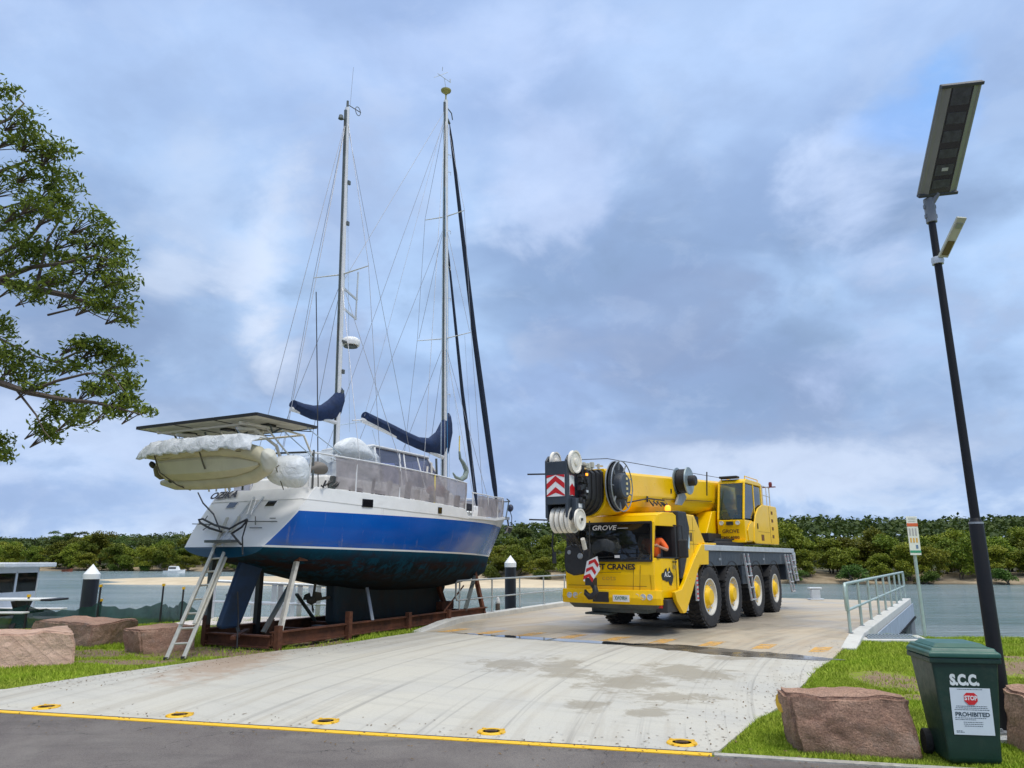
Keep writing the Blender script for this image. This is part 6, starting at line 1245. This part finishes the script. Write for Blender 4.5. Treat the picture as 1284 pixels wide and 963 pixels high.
def rock(loc, size, rz, seed, label, m=ROCKM, lean=0., group='sandstone blocks beside the drive'):
    import bmesh
    b = bmesh.new(); bmesh.ops.create_cube(b, size=1)
    for v in b.verts: v.co = Vector((v.co.x*size[0], v.co.y*size[1], (v.co.z+.5)*size[2]))
    r_ = random.Random(seed)
    for v in b.verts: v.co += Vector((r_.uniform(-.06,.06), r_.uniform(-.04,.04), r_.uniform(-.05,.02) if v.co.z > .1 else -.05)); v.co.x += lean*v.co.z
    bmesh.ops.bevel(b, geom=b.edges[:], offset=.03, segments=2, affect='EDGES'); bmesh.ops.subdivide_edges(b, edges=b.edges[:], cuts=6, use_grid_fill=True); bmesh.ops.triangulate(b, faces=b.faces[:]); bmesh.ops.subdivide_edges(b, edges=[e for e in b.edges if e.calc_length() > .05], cuts=2); bmesh.ops.triangulate(b, faces=b.faces[:])
    from mathutils import noise as mn_
    b.normal_update(); nn_ = {v: v.normal.copy() for v in b.verts}
    for v in b.verts:
        p = v.co*2.0 + Vector((seed,)*3); nv = nn_[v]; side_ = 1 - max(0, nv.z)*.8
        cell = mn_.voronoi(p*1.6)[0]; chip = (cell[1]-cell[0]); d = (mn_.noise(p)*.05 - max(0, .28-chip)*.09 + mn_.noise(p*3.1)*.03 + abs(mn_.noise(p*6.5))*-.03 + mn_.noise(p*15)*.010)*side_*1.15
        v.co += mn_.noise_vector(p*.9)*.045 + mn_.noise_vector(p*2.3)*.028 + nv*(-max(0, .22-chip)*.05 + mn_.noise(p*5)*.012 + mn_.noise(p*14)*.006)*side_
    me = bpy.data.meshes.new('sandstone_block'); b.to_mesh(me); b.free(); me.materials.append(m); me.polygons.foreach_set('use_smooth', [True]*len(me.polygons)); me.set_sharp_from_angle(angle=R(50))
    o = bpy.data.objects.new('sandstone_block', me); COL.objects.link(o); o.location = loc; o.rotation_euler = (0,0,rz); return tag(o, label, 'stone block', group)
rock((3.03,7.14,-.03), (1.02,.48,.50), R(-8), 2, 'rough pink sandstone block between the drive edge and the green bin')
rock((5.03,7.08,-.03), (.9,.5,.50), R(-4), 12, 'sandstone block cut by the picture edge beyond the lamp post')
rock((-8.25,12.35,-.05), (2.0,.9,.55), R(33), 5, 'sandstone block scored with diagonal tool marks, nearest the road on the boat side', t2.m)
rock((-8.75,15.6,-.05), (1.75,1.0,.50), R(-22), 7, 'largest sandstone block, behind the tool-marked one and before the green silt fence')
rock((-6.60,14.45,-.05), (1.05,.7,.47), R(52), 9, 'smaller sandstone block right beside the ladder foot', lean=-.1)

# ------------------------------------------------------------------ wheelie bin
bl0 = G(1190,952); bx = (3.63, 6.62)
bin_ = thing('wheelie_bin', 'dark green wheelie bin with white S.C.C. and a STOP notice', 'rubbish bin', (3.855,6.60,-.02), R(-9)); bin_.scale = (1,.72,1)
# local: front towards -y ; width along x ; front face at y=0
SC = .93
def shell(x0, x1, y0, y1, z): return [Vector((x0,y0,z)),Vector((x1,y0,z)),Vector((x1,y1,z)),Vector((x0,y1,z))]
W0, W1 = .205, .262
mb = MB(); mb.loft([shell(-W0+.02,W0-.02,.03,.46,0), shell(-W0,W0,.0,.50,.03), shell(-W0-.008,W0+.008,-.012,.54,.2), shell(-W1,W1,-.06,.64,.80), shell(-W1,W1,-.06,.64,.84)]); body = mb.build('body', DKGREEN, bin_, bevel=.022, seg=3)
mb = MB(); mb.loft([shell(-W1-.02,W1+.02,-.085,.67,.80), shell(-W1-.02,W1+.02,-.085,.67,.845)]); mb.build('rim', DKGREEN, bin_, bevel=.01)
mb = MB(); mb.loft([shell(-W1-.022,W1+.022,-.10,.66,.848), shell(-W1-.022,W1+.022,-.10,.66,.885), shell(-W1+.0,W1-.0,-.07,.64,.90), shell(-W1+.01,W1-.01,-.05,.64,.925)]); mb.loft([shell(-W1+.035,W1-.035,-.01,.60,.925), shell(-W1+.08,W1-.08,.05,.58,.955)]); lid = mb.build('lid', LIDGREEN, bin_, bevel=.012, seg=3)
mb = MB(); mb.tube([(-.19,.69,.88),(.19,.69,.88)], .018, 8); [mb.bb(x-.03,x+.03,.62,.71,.84,.90) for x in (-.22,.22,0)]; mb.build('handle', DKGREEN, bin_, bevel=.008)
mb = MB(); [mb.bb(x-.02,x+.02,-.03,.02,.93,.955) for x in (-.2,.2)]
for s in (-1,1):
    mb = MB(); mb.lathe([(.0,-.03),(.10,-.03),(.105,-.02),(.105,.02),(.10,.03),(.055,.03),(.05,.02),(0,.02)], (s*(W0+.035),.50,.10), (1,0,0), 24); mb.build('wheel', TYRE, bin_, smooth=35)
mb = MB(); mb.tube([(-W0-.03,.50,.10),(W0+.03,.50,.10)], .012, 8); mb.build('axle', GREY, bin_)
def fy(z): return np.interp(z, [.03,.2,.80], [0,-.012,-.06]) 
FU = Vector((0, fy(.75)-fy(.25), .5)).normalized(); FM = basis((1,0,0), FU)
writing('lettering', 'S.C.C.', mat('stencil_white', (.72,.78,.76), .6), body, (-.02, fy(.66)-.004, .665), FM, .115, .78, .001, .007)
NX0, NX1, a_, b_ = -.145, .17, .235, .605; NC = (NX0+NX1)/2
nt = MB(); nt.prism([(NX0,fy(a_)-.003,a_),(NX1,fy(a_)-.003,a_),(NX1,fy(b_)-.003,b_),(NX0,fy(b_)-.003,b_)], (0,-.003,0)); nt_ = nt.build('notice', mat('notice_white', (.66,.74,.78), .5, var=.05), body)
mb = MB(); mb.prism([(NC+.056*math.cos(R(22.5+45*k)), fy(.53)-.007, .525+.056*math.sin(R(22.5+45*k))) for k in range(8)], (0,-.002,0)); mb.build('stop_sign', mat('stop_red', (.62,.02,.025), .5), nt_)
writing('lettering', 'STOP', LETW, nt_, (NC,fy(.53)-.0105,.525), FM, .048, .85, .0005, .0018)
INK = mat('notice_ink', (.05,.08,.10), .6)
writing('lettering', 'PROHIBITED', INK, nt_, (NC,fy(.40)-.0075,.395), FM, .046, 1.05, .0005, .0012)
for z, w_, ctr in ((.592,.20,1),(.458,.24,1),(.444,.25,1),(.430,.27,1),(.365,.24,0),(.352,.16,0),(.332,.15,1),(.317,.15,1),(.302,.14,1),(.262,.05,0),(.252,.06,0)):
    mb = MB(); x = NC - w_/2 if ctr else NX0 + .02; xe = x + w_; r_ = random.Random(int(z*1000))
    while x < xe:
        l = r_.uniform(.006,.020); mb.prism([(x,fy(z)-.0065,z),(min(xe,x+l),fy(z)-.0065,z),(min(xe,x+l),fy(z+.004)-.0065,z+.0050),(x,fy(z+.004)-.0065,z+.0050)], (0,-.0008,0)); x += l + .004
    mb.build('small_print', INK, nt_)

# ------------------------------------------------------------------ lamp post with solar lamps
lp = G(1262,917); lamp = thing('street_lamp', 'tall black lamp post with a large solar panel lamp and a small lamp below it', 'street lamp', (lp.x, lp.y, 0)); LO = Vector((lp.x, lp.y, 0))
PB = mat('black_pole_paint', (.008,.008,.010), .5, var=.2, spec=.3)
mb = MB(); mb.lathe([(.075,0),(.072,.1),(.068,2.0),(.062,2.02),(.045,2.06)], (0,0,0), (0,0,1), 24); mb.lathe([(.045,2.05),(.038,5.65),(0,5.66)], (0,0,0), (0,0,1), 20); pole = mb.build('pole', PB, lamp, smooth=35)
mb = MB(); mb.bb(-.17,.17,-.17,.17,.0,.02); [mb.lathe([(.015,.02),(.015,.05),(0,.055)], (x,y,0), (0,0,1), 6) for x in (-.13,.13) for y in (-.13,.13)]; mb.build('base_plate', GREY, lamp)
mb = MB(); mb.bb(-.35,.35,-.35,.35,-.1,.0); mb.build('footing', CONC, lamp)
mb = MB(); mb.lathe([(.07,0),(.07,.02)], (0,0,2.0), (0,0,1), 20); mb.build('collar', GREY, lamp)
p0 = D(1176,246, lp.y-.05) - LO; p1 = D(1208,104, lp.y-.95) - LO; ax = (p1-p0).normalized(); L_ = (p1-p0).length; sx = Vector((1,0.05,0)); sx = (sx-ax*sx.dot(ax)).normalized(); nz = sx.cross(ax)
if nz.z < 0: nz = -nz
def lb(a0, a1, w0, w1, n0, n1): # box in lamp axes
    mbx = MB(); vs = [p0 + ax*a + sx*w + nz*n for a in (a0,a1) for w in (w0,w1) for n in (n0,n1)]; mbx.add(vs, [(0,1,3,2),(4,6,7,5),(0,4,5,1),(2,3,7,6),(0,2,6,4),(1,5,7,3)]); return mbx
FR = mat('lamp_frame_metal', (.25,.26,.25), .45, .3, var=.1)
hd_ = lb(0, L_, -.215, .215, .01, .05).build('lamp_head', FR, lamp, bevel=.02)
for s in (-1,1):
    m_ = MB(); vs = [p0 + ax*a + sx*w*s + nz*n for a in (.01, L_-.01) for w, n in ((.225,.03),(.12,-.012),(.12,.0),(.225,.05))]; m_.loft([vs[:4], vs[4:]]); m_.build('side_rail', FR, hd_, bevel=.004)
lb(.03, L_-.03, -.118, .118, -.004, .012).build('led_window', mat('lamp_dark_glass', (.015,.018,.022), .12, coat=.5), hd_)
for a, b in ((.08,.16),(.2,.30),(.36,.44),(.5,.6),(.66,.76),(.82,.98)): lb(a*L_, b*L_, -.10, .10, -.009, -.0045).build('led_strip', mat('led_grey', (.06,.065,.08), .35, var=.4, scale=20), hd_)
lb(.24*L_, .27*L_, -.03, .04, -.012, -.0095).build('sensor', LGREY, hd_)
for a in (0, L_-.04): lb(a, a+.04, -.225, .225, -.014, .055).build('end_cap', mat('dark_cap', (.05,.055,.06), .5), hd_, bevel=.01)
lb(.02, L_-.02, -.2, .2, .052, .058).build('solar_cells', mat('solar_cell_blue', (0,0,0)), hd_)
mb = MB(); mb.tube([(0,0,5.42),(0,0,5.72)], .058, 14); mb.tube([(0,0,5.62), p0+ax*.03+nz*.02], .035, 10); mb.bar((-.07,0,5.5),(.07,0,5.5), .03,.05); mb.bar((-.07,0,5.62),(.07,0,5.62), .03,.05); mb.build('clamp', mat('dull_clamp', (.20,.21,.22), .5, .3), lamp, bevel=.005)
q0 = D(1183,325, lp.y-.05) - LO; q1 = D(1207,273, lp.y-.42) - LO; zb_ = q0.z; q0.x = .03
mb = MB(); mb.lathe([(.06,-.04),(.065,0),(.06,.04)], (0,0,zb_), (0,0,1), 16); mb.tube([(0,0,zb_), q0], .035, 8); sl_ = mb.build('bracket', LGREY, lamp, smooth=35)
a2 = (q1-q0).normalized(); s2 = Vector((1,.1,0)); s2 = (s2-a2*s2.dot(a2)).normalized(); n2 = s2.cross(a2)
if n2.z < 0: n2 = -n2
def lb2(a0, a1, w, n0, n1, nm, m, par):
    mbx = MB(); vs = [q0 + a2*a + s2*ww + n2*n for a in (a0,a1) for ww in (-w,w) for n in (n0,n1)]; mbx.add(vs, [(0,1,3,2),(4,6,7,5),(0,4,5,1),(2,3,7,6),(0,2,6,4),(1,5,7,3)]); return mbx.build(nm, m, par, bevel=.004)
L2 = (q1-q0).length; sh = lb2(.02, L2, .055, .0, .03, 'small_lamp_head', mat('ivory_plastic', (.52,.52,.42), .5), lamp)
lb2(.05, L2*.45, .04, -.006, -.001, 'led_window', mat('brown_led', (.14,.10,.05), .4), sh); lb2(L2*.75, L2*.88, .035, -.006, -.001, 'sensor', GREY, sh)

# ------------------------------------------------------------------ boat ramp sign on its galvanised post
sp = G(1160,799); sg = thing('sign_post', 'tall narrow warning sign on a pale galvanised post at the water edge', 'sign', (sp.x, sp.y, -.1)); 
mb = MB(); mb.tube([(0,0,0),(0,0,2.62)], .035, 12); mb.build('post', GALVG, sg, smooth=True)
zt = 2.66; zb_ = 1.82; mb = MB(); mb.bb(-.12,.12,-.055,-.04,zb_,zt); bd = mb.build('sign_board', mat('sign_white', (.78,.77,.70), .45, var=.04), sg, bevel=.004)
def sgp(x0,x1,z0,z1,m,nm): mb = MB(); mb.bb(x0,x1,-.060,-.0555,z0,z1); mb.build(nm, m, bd)
sgp(-.12,.12,2.44,2.51,mat('sign_orange_red', (.70,.13,.04), .5),'red_band'); sgp(-.12,.12,zb_+.05,zb_+.10,mat('sign_green', (.05,.30,.17), .5),'green_band')
for k in range(3):
    sgp(-.09+.065*k,-.055+.065*k,2.24,2.40,mat('sign_grey', (.45,.42,.42), .5),'warning_symbol'); sgp(-.09+.065*k,-.055+.065*k,2.09,2.19,mat('sign_amber', (.75,.42,.08), .5),'warning_symbol')
sgp(.02,.07,1.96,2.04,mat('sign_blue', (.15,.22,.35), .5),'warning_symbol')
for z in (2.62,2.59,2.55): sgp(-.08,.08,z,z+.006,mat('sign_grey', (0,0,0)),'small_print')

# ------------------------------------------------------------------ railings
def railing(name, label, P, n, h, m, post_r=.022, rail_r=.024, end0=True, end1=True, base=.12):
    P = [Vector(p) for p in P]; seg = [(P[i+1]-P[i]).length for i in range(len(P)-1)]; T = sum(seg)
    def at(s):
        for i, l in enumerate(seg):
            if s <= l or i == len(seg)-1: return P[i].lerp(P[i+1], s/l)
            s -= l
    o = thing(name, label, 'railing', P[0]); O = P[0]; up = Vector((0,0,1))
    for k in range(n):
        b = at(T*k/(n-1)) - O; mb = MB(); mb.tube([b+up*(base-.0), b+up*h], post_r, 10); p_ = mb.build('post', m, o, smooth=True); mb = MB(); mb.lathe([(.06,0),(.06,.012),(0,.012)], b+up*base, (0,0,1), 10); mb.build('base_plate', GREY, p_)
    q = [at(T*k/12)-O for k in range(13)]; d0 = (q[0]-q[1]).normalized(); d1 = (q[-1]-q[-2]).normalized()
    top = [p+up*h for p in q]; mid = [p+up*(h*.52) for p in q]
    def endl(p, d): return [p+up*h+d*.14, p+up*(h-.06)+d*.2, p+up*(h*.52+.08)+d*.2, p+up*(h*.52)+d*.13]
    a = endl(q[0], d0) if end0 else []; z_ = endl(q[-1], d1) if end1 else []
    loop = (list(reversed(a)) if a else []) + top + z_; mb = MB(); mb.tube(loop, rail_r, 10); mb.build('top_rail', m, o, smooth=True)
    mb = MB(); mb.tube(([a[-1]] if a else []) + mid + ([z_[-1]] if z_ else []), rail_r*.85, 10); mb.build('middle_rail', m, o, smooth=True); return o
railing('railing', 'pale green galvanised handrail on the far side of the platform, behind the green bin', [(7.15,16.15,0),(15.5,29.8,0)], 9, 1.12, GALVG, .032, .034)
railing('railing', 'thin grey handrail along the raised kerb between the yacht bow and the crane', [(-1.42,20.45,0.0),(4.4,32.6,0.0)], 8, 1.06, mat('grey_galvanised', (.45,.48,.47), .45, .4, var=.12), .024, .026, True, False, .14)
# fascia and piles under the platform
ps = thing('platform_piles', 'grey steel side panel and piles carrying the edge of the concrete platform over water', 'piles', (7.6,16.7,0)); O = Vector((7.6,16.7,0)); dirp = Vector((15.6-7.3,29.9-16.2,0)).normalized(); nrmp = Vector((dirp.y,-dirp.x,0))
mb = MB(); a = Vector((7.55,16.6,0))+nrmp*.17-O; b = Vector((15.55,29.8,0))+nrmp*.17-O; mb.prism([a+Vector((0,0,-.62)), b+Vector((0,0,-.62)), b+Vector((0,0,-.06)), a+Vector((0,0,-.06))], nrmp*.03); mb.build('side_panel', mat('blue_grey_steel', (.36,.42,.50), .5, .2, var=.15), ps)
for k in range(30): p = a.lerp(b, (k+.5)/30)+nrmp*.035; mb = MB(); mb.box(p+Vector((0,0,-.56)), (.12,.12,.07), Matrix.Rotation(math.atan2(dirp.y,dirp.x),3,'Z')); mb.build('drain_slot', BLK, ps)
for k in range(6):
    for off in (-.1,-7.): p = a.lerp(b, k/5) + nrmp*off; mb = MB(); mb.bar(p+Vector((0,0,-2.2)), p+Vector((0,0,-.5)), .16,.16); mb.build('pile', [PROPD, GREY][k%2], ps)
# gully pad with steel grate beside the rail
gp = thing('drain_grate', 'concrete gully pad with a steel grate between the turf and the handrail foot', 'drain', (8.0,16.15,0)); mb = MB(); mb.prism([(-1.1,-.45,-.2),(.55,-.5,-.2),(.85,.55,-.2),(-.55,.75,-.2)], (0,0,.225)); mb.build('pad', CONC, gp, bevel=.01); mb = MB()
for k in range(14): mb.bar((-.55+k*.075,-.2,.035),(-.35+k*.075,.5,.035), .03,.02)
mb.bar((-.6,-.22,.036),(.5,-.25,.036),.04,.025); mb.bar((-.38,.52,.036),(.72,.5,.036),.04,.025); mb.build('grate', mat('grate_steel', (.25,.3,.34), .5, .4), gp)
# power pedestal / bollard at the far edge
fp = G(1004,750); pd = thing('mooring_bollard', 'squat pale grey steel bollard at the far edge of the platform beside the crane', 'bollard', (12.4,30.9,0)); mb = MB(); mb.bb(-.28,.28,-.2,.2,0,.06); mb.bb(-.18,.18,-.1,.1,.06,.42); mb.bb(-.26,.26,-.12,.12,.42,.5); mb.build('bollard_body', LGREY, pd, bevel=.03)

# ------------------------------------------------------------------ piles in the water
def pile(px, Y, pxt, rad, label):
    b = D(px, 765, Y); zt = D(px, pxt, Y).z; o = thing('mooring_pile', label, 'mooring pile', (b.x, Y, -2.2), 0, 'white-capped piles in the water')
    mb = MB(); h = zt+2.2-.30*rad/.22; mb.lathe([(rad,0),(rad,h-.14),(0,h-.14)], (0,0,0), (0,0,1), 24); mb.build('shaft', mat('black_sleeve', (.012,.014,.020), .4, var=.25), o, smooth=35)
    mb = MB(); mb.lathe([(rad*.98,h-.16),(rad*1.06,h-.16),(rad*1.06,h),(0,h+.30*rad/.22)], (0,0,0), (0,0,1), 24); mb.build('cone_cap', WHITE, o, smooth=35)
pile(109.5, 24.5, 707, .235, 'black pile with white pointed cap, behind the sandstone blocks and silt fence')
pile(640, 29.0, 696, .215, 'black pile with white pointed cap, seen between the yacht bow and the crane')
mb = MB(); m_ = G(624,770); st_ = thing('marker_stub', 'small white-topped stub standing on the kerb near the handrail', 'marker', (m_.x, m_.y+.1, .0)); mb.lathe([(.07,0),(.07,.2),(0,.21)], (0,0,.1), (0,0,1), 12); mb.build('stub', mat('brown_stub', (.12,.09,.07), .8), st_); mb = MB(); mb.lathe([(.06,.21),(.07,.26),(.05,.36),(0,.42)], (0,0,.1), (0,0,1), 12); mb.build('cap', WHITE, st_)

# ------------------------------------------------------------------ bollard sockets in the drive
def socket(px, py, label):
    p = G(px, py); o = thing('bollard_socket', label, 'bollard socket', (p.x, p.y, .001), 0, 'yellow cast sockets set along the drive mouth')
    mb = MB(); mb.lathe([(.085,.002),(.088,.012),(.11,.015),(.135,.010),(.142,.0)], (0,0,0), (0,0,1), 28)
    for a in (.5, 2.2, 3.9, 5.5): mb.box((math.cos(a)*.125, math.sin(a)*.12, .012), (.04,.025,.010), Matrix.Rotation(a,3,'Z'))
    mb.build('ring', YPAINT, o, smooth=30); mb = MB(); mb.lathe([(.088,.006),(0,.006)], (0,0,0), (0,0,1), 20); mb.box((0,0,.012),(.12,.015,.012)); mb.build('cover', mat('rusty_cover', (.16,.10,.06), .8, var=.4, scale=20), o)
for a in ((58,887,'yellow bollard socket nearest the boat-side turf, leftmost along the drive mouth'),(225,897,'second yellow bollard socket from the boat-side turf'),(408,905,'middle one of the five yellow bollard sockets along the drive mouth'),(616,918,'fourth yellow bollard socket from the boat side, beside a damp stain'),(855,932,'yellow bollard socket nearest the grass corner by the sandstone block')): socket(*a)
# yellow removable bollard lying behind the block
yb = thing('removable_bollard', 'yellow capped bollard fitting poking out behind the sandstone block by the bin', 'bollard', (2.66,7.42,0))
mb = MB(); mb.lathe([(.0,-.12),(.085,-.12),(.085,-.10),(.065,-.09),(.065,.25),(0,.25)], (0,0,.32), (1,0.2,0), 18); mb.build('upper_fitting', YPAINT, yb, smooth=35); mb = MB(); mb.lathe([(0,-.02),(.09,-.02),(.09,.02),(.07,.04),(.07,.3),(0,.3)], (.02,0,.14), (1,0.2,0), 18); mb.build('lower_fitting', YPAINT, yb, smooth=35); mb = MB(); mb.bar((.08,0,0),(.08,0,.40),.06,.06); mb.build('stem', YPAINT, yb)

# ------------------------------------------------------------------ picnic table on a mulch pad
pt = thing('picnic_table', 'white-topped picnic table on dark steel legs at the picture edge', 'picnic table', (-12.25,18.3,0))
mb = MB(); mb.prism([(-2.6,-.9,-.03),(.95,-.9,-.03),(1.1,.9,-.03),(-2.6,.9,-.03)], (0,0,.06)); mb.build('pad', mat('yellow_pad', (.42,.30,.13), .9, var=.2, scale=3), pt)
mb = MB()
for k in range(3): mb.bb(-1.9,1.05,-.36+.25*k,-.14+.25*k,.67,.71)
mb.build('tabletop', mat('white_plank', (.68,.68,.66), .5, var=.06), pt, bevel=.01)
mb = MB(); mb.bb(1.06,1.32,-.34,.36,.66,.71); mb.build('end_plank', BLK, pt, bevel=.01)
for y in (-.78,.62):
    mb = MB(); mb.bb(-1.9,.95 if y < 0 else 1.0,y,y+.28,.40,.44); mb.build('bench', mat('white_plank', (0,0,0)), pt, bevel=.01)
for x in (-1.4,-.55,.35):
    mb = MB(); mb.prism([(x,-.28,.03),(x,.28,.03),(x,.14,.35),(x,.34,.66),(x,-.34,.66),(x,-.14,.35)], (.12,0,0)); mb.bb(x+.02,x+.1,-.75,.85,.34,.40); mb.build('leg', BLK, pt, bevel=.01)
# ------------------------------------------------------------------ silt fence
F0 = [G(-60,792), G(30,790), G(120,786), G(200,783), G(226,781)]; F0[0].x = -15.5
sf = thing('silt_fence', 'sagging dark green shade-cloth fence along the bank behind the sandstone blocks', 'silt fence', tuple(F0[0])); O = F0[0]
mb = MB(); rings = []
for i in range(len(F0)-1):
    for k in range(12):
        u = k/12; p = F0[i].lerp(F0[i+1], u) - O; h = .60 - .14*math.sin(PI*u) + .03*math.sin(k*2.1+i); rings.append([p + Vector((.0,.04*math.sin(k*1.3+j),.0+h*j/4-.05)) for j in range(5)])
p = F0[-1]-O; rings.append([p+Vector((0,0,.62*j/4-.05)) for j in range(5)]); mb.loft(rings, closed=False, caps=False); mb.build('cloth', SHADE, sf, smooth=True)
for q, h in ((F0[1],.75),(F0[2],.95),(F0[3],.95),(F0[4],.85),(F0[2].lerp(F0[3],.0)+Vector((.0,.1,0)),.6)):
    mb = MB(); mb.bar(q-O, q-O+Vector((0,0,h)), .035,.035); s_ = mb.build('stake', BLK, sf); mb = MB(); mb.bb(-.03,.03,-.03,.03,0,.06); mb.build('cap', YPAINT, s_, loc=q-O+Vector((0,0,h)))
mb = MB(); q = F0[4]-O; mb.loft([[q+Vector((a*.55, .15*a, -.05)), q+Vector((a*.55, .15*a, .57-.40*a))] for a in np.linspace(0,1,6)], closed=False, caps=False); mb.build('cloth', SHADE, sf, smooth=True)

# ------------------------------------------------------------------ gangway behind the yacht
gw = thing('gangway', 'galvanised gangway ramp with rounded side rails seen under the yacht', 'gangway', (-7.3,20.0,.0)); g0 = Vector((0,0,0)); gd = Vector((.86,.50,-.02)).normalized(); gn_ = Vector((-gd.y,gd.x,0)); GWM = mat('bright_galvanised', (.60,.64,.68), .35, .4, var=.1)
gd = Vector((.62,.78,-.06)).normalized(); gn_ = Vector((-gd.y,gd.x,0)).normalized()
for off in (0,1.25):
    mb = MB(); s0 = gn_*off; top = [s0+Vector((0,0,.45)), s0+Vector((0,0,.98)), s0+gd*.1+Vector((0,0,1.05)), s0+gd*5.5+Vector((0,0,1.02))]; mb.tube(top, .04, 8); mb.build('top_rail', GWM, gw, smooth=True)
    mb = MB(); mb.tube([s0+Vector((0,0,.5)), s0+gd*5.5+Vector((0,0,.5))], .03, 8); mb.build('middle_rail', GWM, gw)
    for k in range(9): mb = MB(); a = s0+gd*(.05+.65*k); mb.bar(a+Vector((0,0,.0)), a+Vector((0,0,1.02)), .16,.03, up=gn_); mb.build('upright', GWM, gw)
mb = MB(); mb.prism([gn_*0, gn_*1.25, gn_*1.25+gd*5.5, gd*5.5], (0,0,-.12)); mb.build('deck', GWM, gw)
ab = MB(); ab.prism([(-8.7,18.3,-.6),(-4.6,20.0,-.6),(-3.6,21.6,-.6),(-8.4,21.2,-.6)], (0,0,.66)); ab = ab.build('concrete_landing', mat('pale_pink_concrete', (.55,.50,.48), .8, var=.08)); tag(ab, 'pale concrete landing slab behind the boat cradle', 'landing slab')
# ------------------------------------------------------------------ moored workboat at the side
wb = thing('workboat', 'pale grey wheelhouse boat moored beyond the picnic table', 'boat', (-19.1,26.6,-1.6), R(-4)); WBM = mat('boat_pale_grey', (.55,.58,.62), .5, var=.06, dirt=(.35,.35,.35), dirt_amt=.3)
mb = MB(); mb.loft([[Vector((x,-hw,0)),Vector((x,-hw-.1,1.1)),Vector((x,hw+.1,1.1)),Vector((x,hw,0))] for x, hw in ((-5,1.3),(2.6,1.3),(3.6,1.0))]); mb.build('hull', WBM, wb, bevel=.05)
mb = MB(); mb.bb(-5.05,3.75,-1.48,1.48,1.08,1.18); mb.bb(-5,3.65,-1.45,-1.40,.55,.62); mb.build('gunwale', mat('boat_trim', (.62,.64,.66), .5), wb, bevel=.02)
mb = MB()
wz0, wz1 = 1.15, 2.95
mb.bb(-4,1.65,-1.1,-1.05,wz0,2.1); mb.bb(-4,1.65,1.05,1.1,wz0,wz1); mb.bb(-4,-1.3,-1.1,-1.05,2.1,wz1); mb.bb(.05,.25,-1.1,-1.05,2.1,wz1); mb.bb(1.5,1.65,-1.1,-1.05,2.1,wz1); mb.bb(.05,1.65,-1.1,-1.05,2.75,wz1); mb.bb(-1.3,.05,-1.1,-1.05,2.75,wz1); mb.bb(1.6,1.65,-1.1,1.1,wz0,2.1); mb.bb(1.6,1.65,-1.1,1.1,2.75,wz1); mb.bb(-4,-3.95,-1.1,1.1,wz0,wz1); mb.bb(1.6,1.65,-.05,.05,2.1,2.8)
wh = mb.build('wheelhouse', WBM, wb)
mb = MB(); mb.bb(-4.2,2.15,-1.3,1.3,2.95,3.1); mb.build('roof', mat('boat_trim', (0,0,0)), wh, bevel=.03)
for a, b in ((.25,1.5),(-1.3,.05)): mb = MB(); mb.bb(a,b,-1.085,-1.07,2.1,2.75); mb.build('window', WINB, wh)
mb = MB(); mb.bb(1.62,1.63,-1.05,1.05,2.1,2.75); mb.build('window', WINB, wh); mb = MB(); mb.bb(-3.5,1.4,-.9,.9,1.2,1.9); mb.build('cabin_furniture', NAVYG, wh)
for a, b, m_ in ((.15,.42,NAVYG),(-.9,-.3,LGREY)): mb = MB(); mb.bb(a,b,-1.118,-1.102,1.25,1.85); mb.build('locker_door', m_, wh)
mb = MB(); mb.tube([(.65,-1.15,1.2),(.75,-1.15,2.05)], .035, 6); mb.build('fender', BLK, wb); mb = MB(); mb.tube([(3.1,-1.2,1.15),(3.3,-1.2,1.6),(3.32,-1.2,2.6)], .018, 6); mb.build('aerial', LGREY, wb)
# ------------------------------------------------------------------ small boats far off
def small_boat(px, py, Y, L, label, hullm, cabin=True, nm='motor_boat'):
    p = G(px, py, -1.6); o = thing(nm, label, 'boat', (p.x, p.y, -1.6), R(3)); mb = MB(); mb.loft([[Vector((x,-w,.0)),Vector((x,-w*1.25,h)),Vector((x,w*1.25,h)),Vector((x,w,.0))] for x, w, h in ((-L/2,.8,.5),(L*.2,.8,.6),(L*.5,.1,.8))]); mb.build('hull', hullm, o)
    if cabin:
        mb = MB(); mb.loft([[Vector((-L*.28,-.75,.5)),Vector((-L*.28,.75,.5)),Vector((-L*.25,.65,1.5)),Vector((-L*.25,-.65,1.5))],[Vector((L*.24,-.7,.5)),Vector((L*.24,.7,.5)),Vector((L*.12,.6,1.5)),Vector((L*.12,-.6,1.5))]]); cb_ = mb.build('cabin', hullm, o); mb = MB(); mb.bb(-L*.24,L*.1,-.76,-.74,.95,1.3); mb.build('window', BLK, cb_)
small_boat(219,718.5,0,4.6,'small white cabin cruiser lying off the far mangroves', WHITE)
p = G(85,717,-1.6); small_boat(85,716.8,0,2.2,'small rust-red open boat drawn up below the far mangroves', mat('rust_red_paint', (.22,.06,.03), .7), False, 'rowing_boat')
# driftwood
p = G(370,742,-1.6)
for a, b, l in ((365,726,'bleached log lying on the mid-river sandbank'),):
    q = G(a, b, -1.35); mb = MB(); mb.tube([(-2.4,0,.12),(-.5,.2,.25),(1.8,.1,.2),(3.2,-.3,.4)], [.06,.16,.13,.04], 7); o = mb.build('driftwood_log', mat('dead_wood', (.12,.09,.07), .9)); o.location = q; tag(o, l, 'log')
